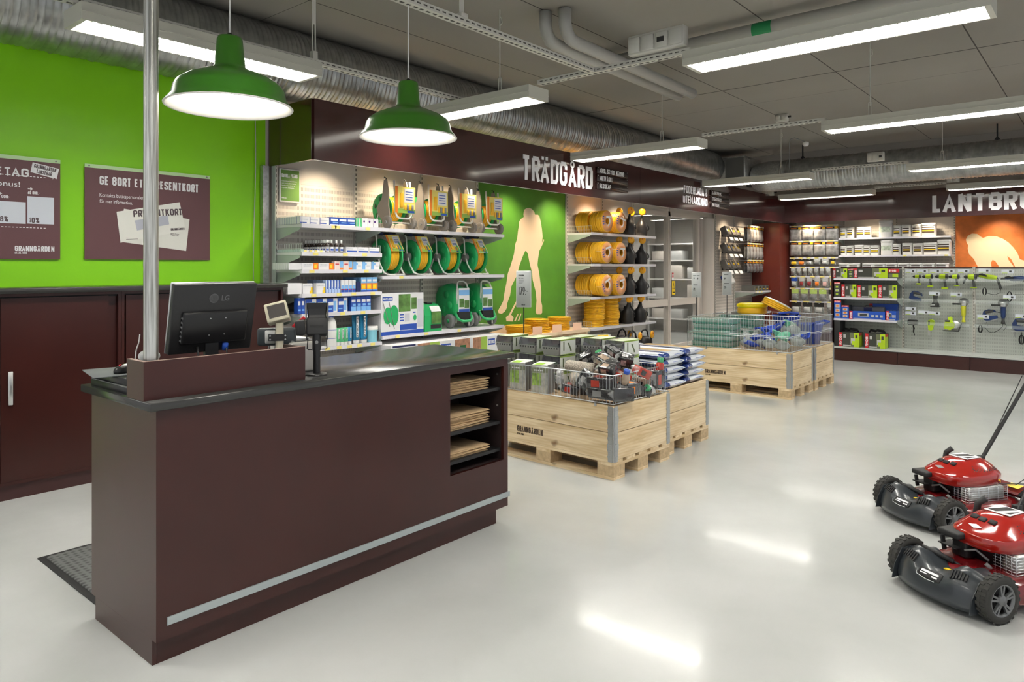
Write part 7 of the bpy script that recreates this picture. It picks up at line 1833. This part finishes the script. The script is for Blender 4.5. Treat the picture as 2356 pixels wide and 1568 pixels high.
corded('lime corded drill hanging right of the cordless ones with a looped cord', xY(2283, GY - .14), 1.40, M_lime, R(8), [(.105, 0, -.17), (.10, 0, -.23), (.04, .02, -.26), (-.02, .02, -.255), (-.07, .02, -.24)] + coil(-.10, -.22))
corded('navy corded drill hanging at the right picture edge near the top', xY(2345, GY - .14), 1.385, M_tnavy, R(-2), [(.105, 0, -.17), (.11, 0, -.22), (.04, .02, -.24), (-.05, .02, -.235)] + coil(-.12, -.28, 1.3))
def jigsaw(lab, x, z, m, cord=None, s=1.0, rz=0.2):
    t = thing('jigsaw', lab, 'saw', (x, GY - .14, z), 0, 'tools hanging on the tool display'); t.scale = (s,) * 3; t.rotation_euler = (0, rz, 0)
    lozenge(MB(), [(-.09, -.05), (-.09, .02), (-.06, .075), (.0, .085), (.07, .06), (.085, .02), (.06, .03), (.0, .05), (-.04, .035), (-.045, .0), (.0, -.012), (.08, -.02), (.085, -.06), (-.02, -.075), (-.06, -.07)], -.03, .03).build('housing', m, t)
    MB().rbox(-.05, -.036, .03, .06, .036, .07, .01).build('grip', M_tgrey, t)
    MB().box(-.10, -.04, -.085, .07, .04, -.079).build('sole_plate', M_alu, t); MB().box(-.07, -.002, -.15, -.062, .002, -.085).build('blade', M_steel, t)
    if cord: MB().tube(cord, .004, 6).build('cord', M_black, t)
    MB().box(.0, .03, .0, .004, .14, .006).build('hook', M_chrome, t)
    return t
jigsaw('navy jigsaw with orange details in the second row of hanging tools', xY(2108, GY - .14), 1.09, M_tnavy)
jigsaw('navy jigsaw hanging below the angle grinder on the right with its cord', xY(2278, GY - .14), .83, M_tnavy, [(.08, 0, .03), (.14, 0, 0), (.13, .02, -.12), (.15, .02, -.2), (.10, .02, -.25)], 1.05, -.25)
jigsaw('navy tool cut off by the right picture edge low on the display', xY(2350, GY - .14), .70, M_tnavy, [(0, 0, -.07), (.0, .02, -.12)] + coil(0, -.19), 1.2, 0)
t = thing('sander', 'black palm sander standing upright in the second row', 'sander', (xY(2152, GY - .14), GY - .14, 1.0), 0, 'tools hanging on the tool display')
MB().lathe([(.055, -.06), (.05, -.02), (.03, .02), (.03, .07), (.036, .10), (.03, .125), (.01, .135)], 20).build('body', M_tgrey, t); MB().box(-.062, -.06, -.075, .062, .06, -.061).build('pad', M_tgrey, t); MB().rbox(-.05, -.055, -.055, .0, -.048, -.03, .003, 1).build('badge', M_lightgrey, t); MB().box(.0, .02, .1, .004, .14, .106).build('hook', M_chrome, t)
def grinder(lab, x, z, m, cord=None):
    t = thing('angle_grinder', lab, 'grinder', (x, GY - .16, z), 0, 'tools hanging on the tool display')
    MB().lathe([(.022, -.28), (.030, -.27), (.02, -.24), (.019, -.17)], 16).build('tail_grip', m if cord is None else M_tgrey, t)
    MB().lathe([(.018, -.20), (.022, -.19), (.03, -.17), (.034, -.05), (.032, -.03)], 18).build('motor_body', m, t)
    MB().rbox(-.034, -.03, -.03, .034, .03, .05, .016).build('gear_head', M_alu, t)
    MB().mv(0, .035, .025).lathe([(.0001, -.002), (.062, -.002), (.062, .001)], 28, 'Y').build('disc', mat('abrasive', (.22, .20, .18), .7), t)
    MB().mv(0, .032, .025).lathe([(.03, -.008), (.068, -.008), (.070, -.006), (.070, .01)], 28, 'Y', a0=-PI * .6, a1=PI * .5, capb=False, capt=False).build('guard', M_tgrey, t)
    MB().lathe([(.008, -.15), (.016, -.145), (.013, -.10), (.015, -.05), (.006, -.045), (.006, -.03)], 12, 'X').build('side_handle', M_tgrey, t)
    if cord: MB().tube(cord, .004, 6).build('cord', M_black, t)
    MB().box(.0, .0, .04, .004, .16, .046).build('hook', M_chrome, t)
    return t
grinder('yellow angle grinder hanging head up near the middle upright', xY(2217, GY - .16), .985, mat('grinder_yellow', (.62, .62, .03), .35))
grinder('navy angle grinder hanging head up on the right with a long cord', xY(2308, GY - .16), .985, M_tnavy, [(0, 0, -.28), (-.01, 0, -.32), (-.05, .01, -.37), (-.12, .02, -.42), (-.18, .02, -.41), (-.22, .02, -.36), (-.26, .02, -.34)] + coil(-.29, -.38))
t = thing('charger', 'black battery charger with cord hanging low at the left of the tool display', 'charger', (xY(2101, GY - .14), GY - .14, .66), 0, 'tools hanging on the tool display')
MB().rbox(-.08, -.04, -.035, .07, .04, .05, .02).build('case', M_tgrey, t); MB().tube([(.0, 0, -.04), (.01, .01, -.09), (.0, .01, -.14), (.02, .01, -.2)], [.01, .014, .008, .006], 6).build('cord', M_black, t); MB().box(.0, .03, .0, .004, .14, .006).build('hook', M_chrome, t)
t = thing('multi_saw', 'small lime hand saw tool hanging low between charger and circular saw', 'saw', (xY(2143, GY - .14), GY - .14, .66), 0, 'tools hanging on the tool display')
lozenge(MB(), [(-.04, -.10), (-.05, .0), (-.045, .05), (.0, .07), (.04, .05), (.05, .0), (.03, -.03), (.025, -.09), (.0, -.11)], -.025, .025).build('housing', M_lime, t); MB().rbox(-.042, -.03, -.03, -.018, .03, .045, .008).build('grip', M_tgrey, t); MB().box(-.05, -.002, -.19, -.02, .002, -.10).build('blade', M_alu, t); MB().box(.0, .02, .0, .004, .14, .006).build('hook', M_chrome, t)
t = thing('circular_saw', 'lime circular saw hanging low in the middle of the tool display', 'saw', (xY(2187, GY - .14), GY - .14, .655), 0, 'tools hanging on the tool display')
lozenge(MB(), [(-.08, -.06), (-.085, .02), (-.06, .05), (-.03, .07), (-.03, .12), (.0, .13), (.03, .10), (.03, .06), (.06, .02), (.055, -.04), (.0, -.08)], -.04, .04).build('housing', M_lime, t)
MB().mv(.06, -.02, -.01).lathe([(.0001, -.003), (.075, -.003), (.078, .003), (.0001, .004)], 28, 'Y').build('blade', M_alu, t); MB().rbox(-.075, -.05, .045, .0, .05, .075, .012).build('grip', M_tgrey, t); MB().box(-.10, -.05, -.10, .10, .05, -.09).prism([(.10, -.10), (.12, -.10), (.16, .03), (.14, .03)], -.05, -.04, 'XZ').build('base_plate', M_tgrey, t); MB().box(.0, .04, .0, .004, .14, .006).build('hook', M_chrome, t)
# clear guards and tag cards on the display
M_guard = mat('clear_guard', (.6, .66, .64), .06, alpha=.16, spec=.9)
for i in (1, 2, 3):
    for z_ in (1.33, 1.00, .64): MB().box(i * .98 + .03, -.26, z_, (i + 1) * .98 - .03, -.255, z_ + .05).box(i * .98 + .03, -.255, z_ + .0, (i + 1) * .98 - .03, -.013, z_ + .004).build('clear_ledge', M_guard, gd)
tagpos = [(2095, 623), (2122, 623), (2152, 623), (2183, 623), (2217, 623), (2265, 622), (2318, 624), (2150, 675), (2200, 677), (2095, 710), (2095, 720), (2125, 718), (2150, 720), (2322, 683), (2262, 728), (2350, 727)]
c0 = None
for i, (px, py) in enumerate(tagpos):
    p = pY(px, py, GY - .26 - .006)
    if c0 is None:
        c0 = MB().box(-.075, 0, -.028, .075, .002, .028, 0).box(.02, -.0006, -.015, .05, 0, .012, 1).box(-.07, -.0006, -.028, .0, 0, -.020, 2).build('tool_info_card', [mat('info_card', (.60, .64, .70), .35), M_tgrey, M_lime]); o = c0
    else: o = dup(c0, p, 0)
    rw_ = lambda q: 0 if q < 640 else (1 if q < 700 else 2)
    rl_ = sorted((q for q in tagpos if rw_(q[1]) == rw_(py)))
    tag(o, f'pale info card on the tool display, {ordn(rl_.index((px, py)), len(rl_))} in the {["upper", "middle", "lower"][rw_(py)]} group', 'card', 'info cards on the tool display', p, 0)
# ============================================================ lawn mowers
M_mred = mat('mower_red', (.37, .012, .007), .16, coat=1.0); M_mgrey = mat('mower_cowl', (.030, .036, .042), .33, coat=.3); M_tyre = mat('tyre_rubber', (.030, .029, .026), .75); M_rim = mat('rim_grey', (.16, .165, .17), .35, metal=.3)
M_msil = mat('muffler_silver', (.50, .50, .49), .4, metal=.8, noise=.25, nscale=30); M_deck = mat('deck_red', (.16, .006, .008), .2, coat=.8)
def wheel(t, x, y, r=.104, w=.052, s=1):
    wl = MB().mv(x, y, r); wl.lathe([(r * .68, -w / 2), (r * .82, -w * .52), (r * .94, -w * .46), (r, -w * .3), (r, w * .3), (r * .94, w * .46), (r * .82, w * .52), (r * .68, w / 2), (r * .66, 0), (r * .68, -w / 2)], 36, 'X', capb=False, capt=False)
    o = wl.build('wheel', M_tyre, t)
    mb = MB()
    for k in range(22):
        a = 2 * PI * k / 22
        for q in (-1, 1): mb.mv(x + q * w * .23, y, r, a + q * .07, 0, 0).box(-w * .2, -.007, r * .97, w * .2, .007, r + .0022)
    mb.build('tread_blocks', M_tyre, o)
    sx = x + s * w * .30
    mb = MB().mv(sx, y, r); mb.lathe([(r * .60, -.006), (r * .68, -.008), (r * .69, .010), (r * .64, .010), (r * .60, -.002)], 32, 'X', capb=False, capt=False); mb.lathe([(.0001, -.010), (r * .2, -.010), (r * .24, .0), (r * .2, .012), (.0001, .014)], 20, 'X')
    for k in range(5):
        a = 2 * PI * k / 5
        for dd in (-.16, .16): mb.mv(sx, y, r, a + dd, 0, 0).box(-.004, -.0045, r * .18, .008, .0045, r * .63)
    mb.build('rim', M_rim, o)
    MB().mv(sx - s * .022, y, r).lathe([(.0001, -.001), (r * .66, -.001), (r * .66, .001), (.0001, .0012)], 24, 'X').build('wheel_back', M_blackm, o)
def se(a, e): c = math.cos(a); s_ = math.sin(a); return (abs(c) ** e * (1 if c > 0 else -1), abs(s_) ** e * (1 if s_ > 0 else -1))
def mower(lab, x, y, rz):
    t = thing('lawn_mower', lab, 'lawn mower', (x, y, 0), rz, 'red lawn mowers')
    wheel(t, .235, 0, s=1); wheel(t, -.235, 0, s=-1); wheel(t, .25, .62, s=1); wheel(t, -.25, .62, s=-1)
    # red steel deck
    n = 36; rg = lambda rx, ry, cy, z, e=.7: [(rx * se(2 * PI * k / n, e)[0], cy + ry * se(2 * PI * k / n, e)[1], z) for k in range(n)]
    MB().loft([rg(.235, .33, .33, .045), rg(.24, .335, .33, .05), rg(.235, .33, .33, .115), rg(.20, .29, .33, .145), rg(.14, .2, .33, .155)]).build('deck', M_deck, t)
    # grey front cowl between the wheels
    m_ = 25; rows = []
    for (yy, zz, bulge) in ((-.02, .150, 1), (-.06, .168, 1.1), (-.10, .155, .9), (-.135, .115, .4), (-.15, .065, 0), (-.145, .035, 0)):
        r_ = []
        for i in range(m_):
            u = i / (m_ - 1) * 2 - 1
            prof = math.exp(-((abs(u) - .62) / .26) ** 2)
            lift = bulge * (.038 * prof - .018 * math.exp(-(u / .3) ** 2))
            r_.append((u * .205, yy + .035 * u * u + (.02 * abs(u) ** 4), max(.03, zz + lift)))
        rows.append(r_)
    low = [[(p[0], .06, .035) for p in rows[-1]]]
    MB().loft([[(p[0], .06, p[2]) for p in rows[0]]] + rows + low, closed=False, cap=False).build('front_cowl', M_mgrey, t)
    for s_ in (-1, 1): MB().prism([(.06, .035), (-.13, .035), (-.115, .10), (-.07, .17), (-.02, .175), (.06, .17)], s_ * .205 - .002, s_ * .205 + .002, 'YZ').build('cowl_side', M_mgrey, t)
    for s_ in (-1, 1):
        mb = MB()
        for k in range(6):
            mb.mv(s_ * (.095 + k * .013), -.098 + .002 * k, .172 - abs(k - 2.5) * .002, R(48), 0, R(s_ * 12)).box(-.0035, -.022 + .002 * k, .0, .0035, .022, .008)
        mb.build('louvre_grille', M_blackm, t)
    MB().mv(0, -.118, .128, R(46), 0, 0).rbox(-.06, -.022, -.002, .06, .022, .008, .004, 1).build('badge', M_blackm, t)
    mb = MB().mv(0, -.118, .128, R(46), 0, 0)
    mb.box(-.045, .002, .008, .045, .012, .009); mb.box(-.045, -.008, .008, -.01, -.003, .009); mb.box(.015, -.012, .008, .045, -.005, .009)
    mb.build('badge_lettering', M_letter, t)
    MB().mv(0, -.118, .128, R(46), 0, 0).tube([(-.075, .0, .006), (-.055, -.022, .008), (0, -.030, .009), (.04, -.027, .009)], .0018, 6).build('chrome_line', M_alu, t)
    MB().mv(.035, -.03, .150, R(-8), 0, .1).box(-.03, -.012, -.002, .03, .012, .002).build('warning_label', M_yellow, t)
    # height lever
    MB().tube([(-.15, -.0, .19), (-.09, .03, .175), (-.03, .06, .155)], [.012, .013, .011], 10).tube([(-.03, .06, .155), (.02, .1, .13)], .006, 6).build('front_handle', M_blackm, t)
    MB().mv(-.13, .12, .17, 0, -.2, 0).rbox(-.006, -.012, 0, .006, .012, .07, .003, 1).build('height_lever', M_blackm, t)
    # engine
    ey = .33
    MB().loft([rg(.11, .13, ey, .145, .6), rg(.12, .15, ey, .22, .6), rg(.12, .16, ey, .245, .6)]).build('engine_block', M_black, t)
    MB().rbox(-.10, ey - .20, .16, -.02, ey - .12, .26, .01).rbox(-.15, ey - .15, .14, -.11, ey + .08, .21, .01).build('carburettor', M_black, t)
    MB().tube([(-.03, ey - .2, .2), (.02, ey - .19, .22), (.06, ey - .16, .18)], .006, 6).tube([(.06, ey - .18, .17), (.08, ey - .17, .15)], .010, 8).build('fuel_line', M_midgrey, t)
    mu_ = MB().rbox(.085, ey - .12, .145, .165, ey + .15, .235, .02).build('muffler', M_msil, t)
    MB().mv(.165, ey, .19).lathe([(.018, 0), (.018, .004), (.01, .005)], 14, 'X').build('muffler_cap', M_msil, mu_)
    mb = MB()
    for k in range(8):
        z = .140 + k * .0135; mb.tube([(.07, ey - .145, z), (.172, ey - .145, z), (.178, ey - .138, z), (.178, ey + .15, z)], .0016, 5)
    for k in range(5): mb.tube([(.178, ey - .14 + k * .072, .14), (.178, ey - .14 + k * .072, .235)], .0016, 5)
    for k in range(4): mb.tube([(.08 + k * .026, ey - .145, .14), (.08 + k * .026, ey - .145, .235)], .0016, 5)
    mb.build('muffler_guard', M_chrome, mu_)
    # red engine cover
    A_ = []
    for z, a, b_, cy, e in ((.232, .146, .20, 0, .7), (.236, .155, .21, 0, .7), (.288, .156, .211, 0, .7), (.297, .150, .204, 0, .7), (.315, .136, .184, .005, .75), (.340, .115, .150, .015, .8), (.362, .088, .112, .02, .8), (.372, .060, .078, .02, .85), (.375, .02, .03, .02, 1)):
        A_.append(rg(a, b_, ey + cy, z, e))
    cv = MB().loft(A_).build('engine_cover', M_mred, t)
    MB().mv(0, ey + .02, .3745, R(0), 0, R(8)).rbox(-.06, -.065, 0, .06, .065, .004, .003, 1, 0).prism([(-.05, -.05), (-.01, -.055), (.03, .05), (-.02, .055)], .004, .0046, 'XY', 1).prism([(.02, -.05), (.05, -.045), (.052, .03)], .004, .0046, 'XY', 1).build('top_sticker', [M_letter, M_blackm], cv)
    mb = MB()
    for i in range(11):
        for j in range(5):
            q = (j + .5) / 6; a_ = .136 + (.100 - .136) * q; b_ = .184 + (.131 - .184) * q; zz = .315 + (.351 - .315) * q
            th = -.25 + i * .095 + (j % 2) * .045; sc_, ss_ = se(th, .77)
            mb.mv(a_ * sc_, ey + .01 + b_ * ss_, zz, 0, R(46), th * .6).cyl(.0040, -.006, .0015, 6)
    mb.build('mesh_holes', M_blackm, cv)
    for k in range(3): MB().mv(-.045 + k * .045, ey - .115 - .006 * (1 - abs(k - 1)), .350, R(30), 0, 0).rbox(-.017, -.014, -.006, .017, .012, .006, .003, 1).build('air_vent', M_blackm, cv)
    MB().mv(.0, ey - .170, .322, R(34), 0, 0).prism([(-.035, 0), (0, -.012), (.035, 0), (0, .012)], 0, .003, 'XY').build('brand_diamond', M_alu, cv)
    MB().rbox(-.135, ey - .255, .255, -.02, ey - .14, .285, .008).build('air_filter_cover', M_blackm, t)
    MB().tube([(-.15, ey + .02, .30), (-.155, ey + .04, .36), (-.13, ey + .06, .39)], .016, 10).build('fuel_neck', M_blackm, t)
    MB().box(-.15, ey - .23, .20, -.05, ey - .15, .205).build('bracket', M_blackm, t)
    # rear: flap, handle
    MB().loft([[(sx * .21, yy, z) for sx, yy, z in ((-1, y0, z0), (1, y0, z0), (1, y0 + .02, z0 - .02), (-1, y0 + .02, z0 - .02))] for y0, z0 in ((.55, .17), (.66, .20), (.72, .17))], smooth=False).build('rear_flap', M_deck, t)
    MB().mv(.1, .62, .203, R(15), 0, 0).box(-.03, -.03, 0, .05, .02, .002).build('warning_label', M_yellow, t)
    for s_ in (-1, 1):
        MB().tube([(s_ * .20, .54, .17), (s_ * .20, .64, .23), (s_ * .20, .73, .31), (s_ * .20, 1.0, .66), (s_ * .20, 1.2, .92)], .0115, 12).build('handle_tube', M_blackm, t)
        MB().mv(s_ * .20, .70, .285).rbox(-.018, -.02, -.02, .018, .02, .02, .005).build('clamp', M_blackm, t)
    MB().tube([(-.20, 1.2, .92), (-.19, 1.24, .97), (-.15, 1.26, .99), (.15, 1.26, .99), (.19, 1.24, .97), (.20, 1.2, .92)], .0115, 12).build('handle_bar', M_blackm, t)
    MB().tube([(.12, ey + .15, .22), (.17, .55, .23), (.19, .75, .33), (.2, .95, .6), (.2, 1.1, .85)], .003, 6).tube([(.16, ey + .1, .245), (.2, .6, .24), (.22, .8, .38), (.21, 1.0, .7)], .003, 6).tube([(-.1, ey + .18, .23), (-.15, .6, .25), (-.2, .85, .5), (-.2, 1.05, .82)], .003, 6).build('cables', M_black, t)
    return t
mower('red lawn mower nearest to the camera at the right edge', -.583, 3.865, R(-31.8))
mower('red lawn mower standing behind the nearest one, its handle fully in view', -.905, 4.92, R(-35))
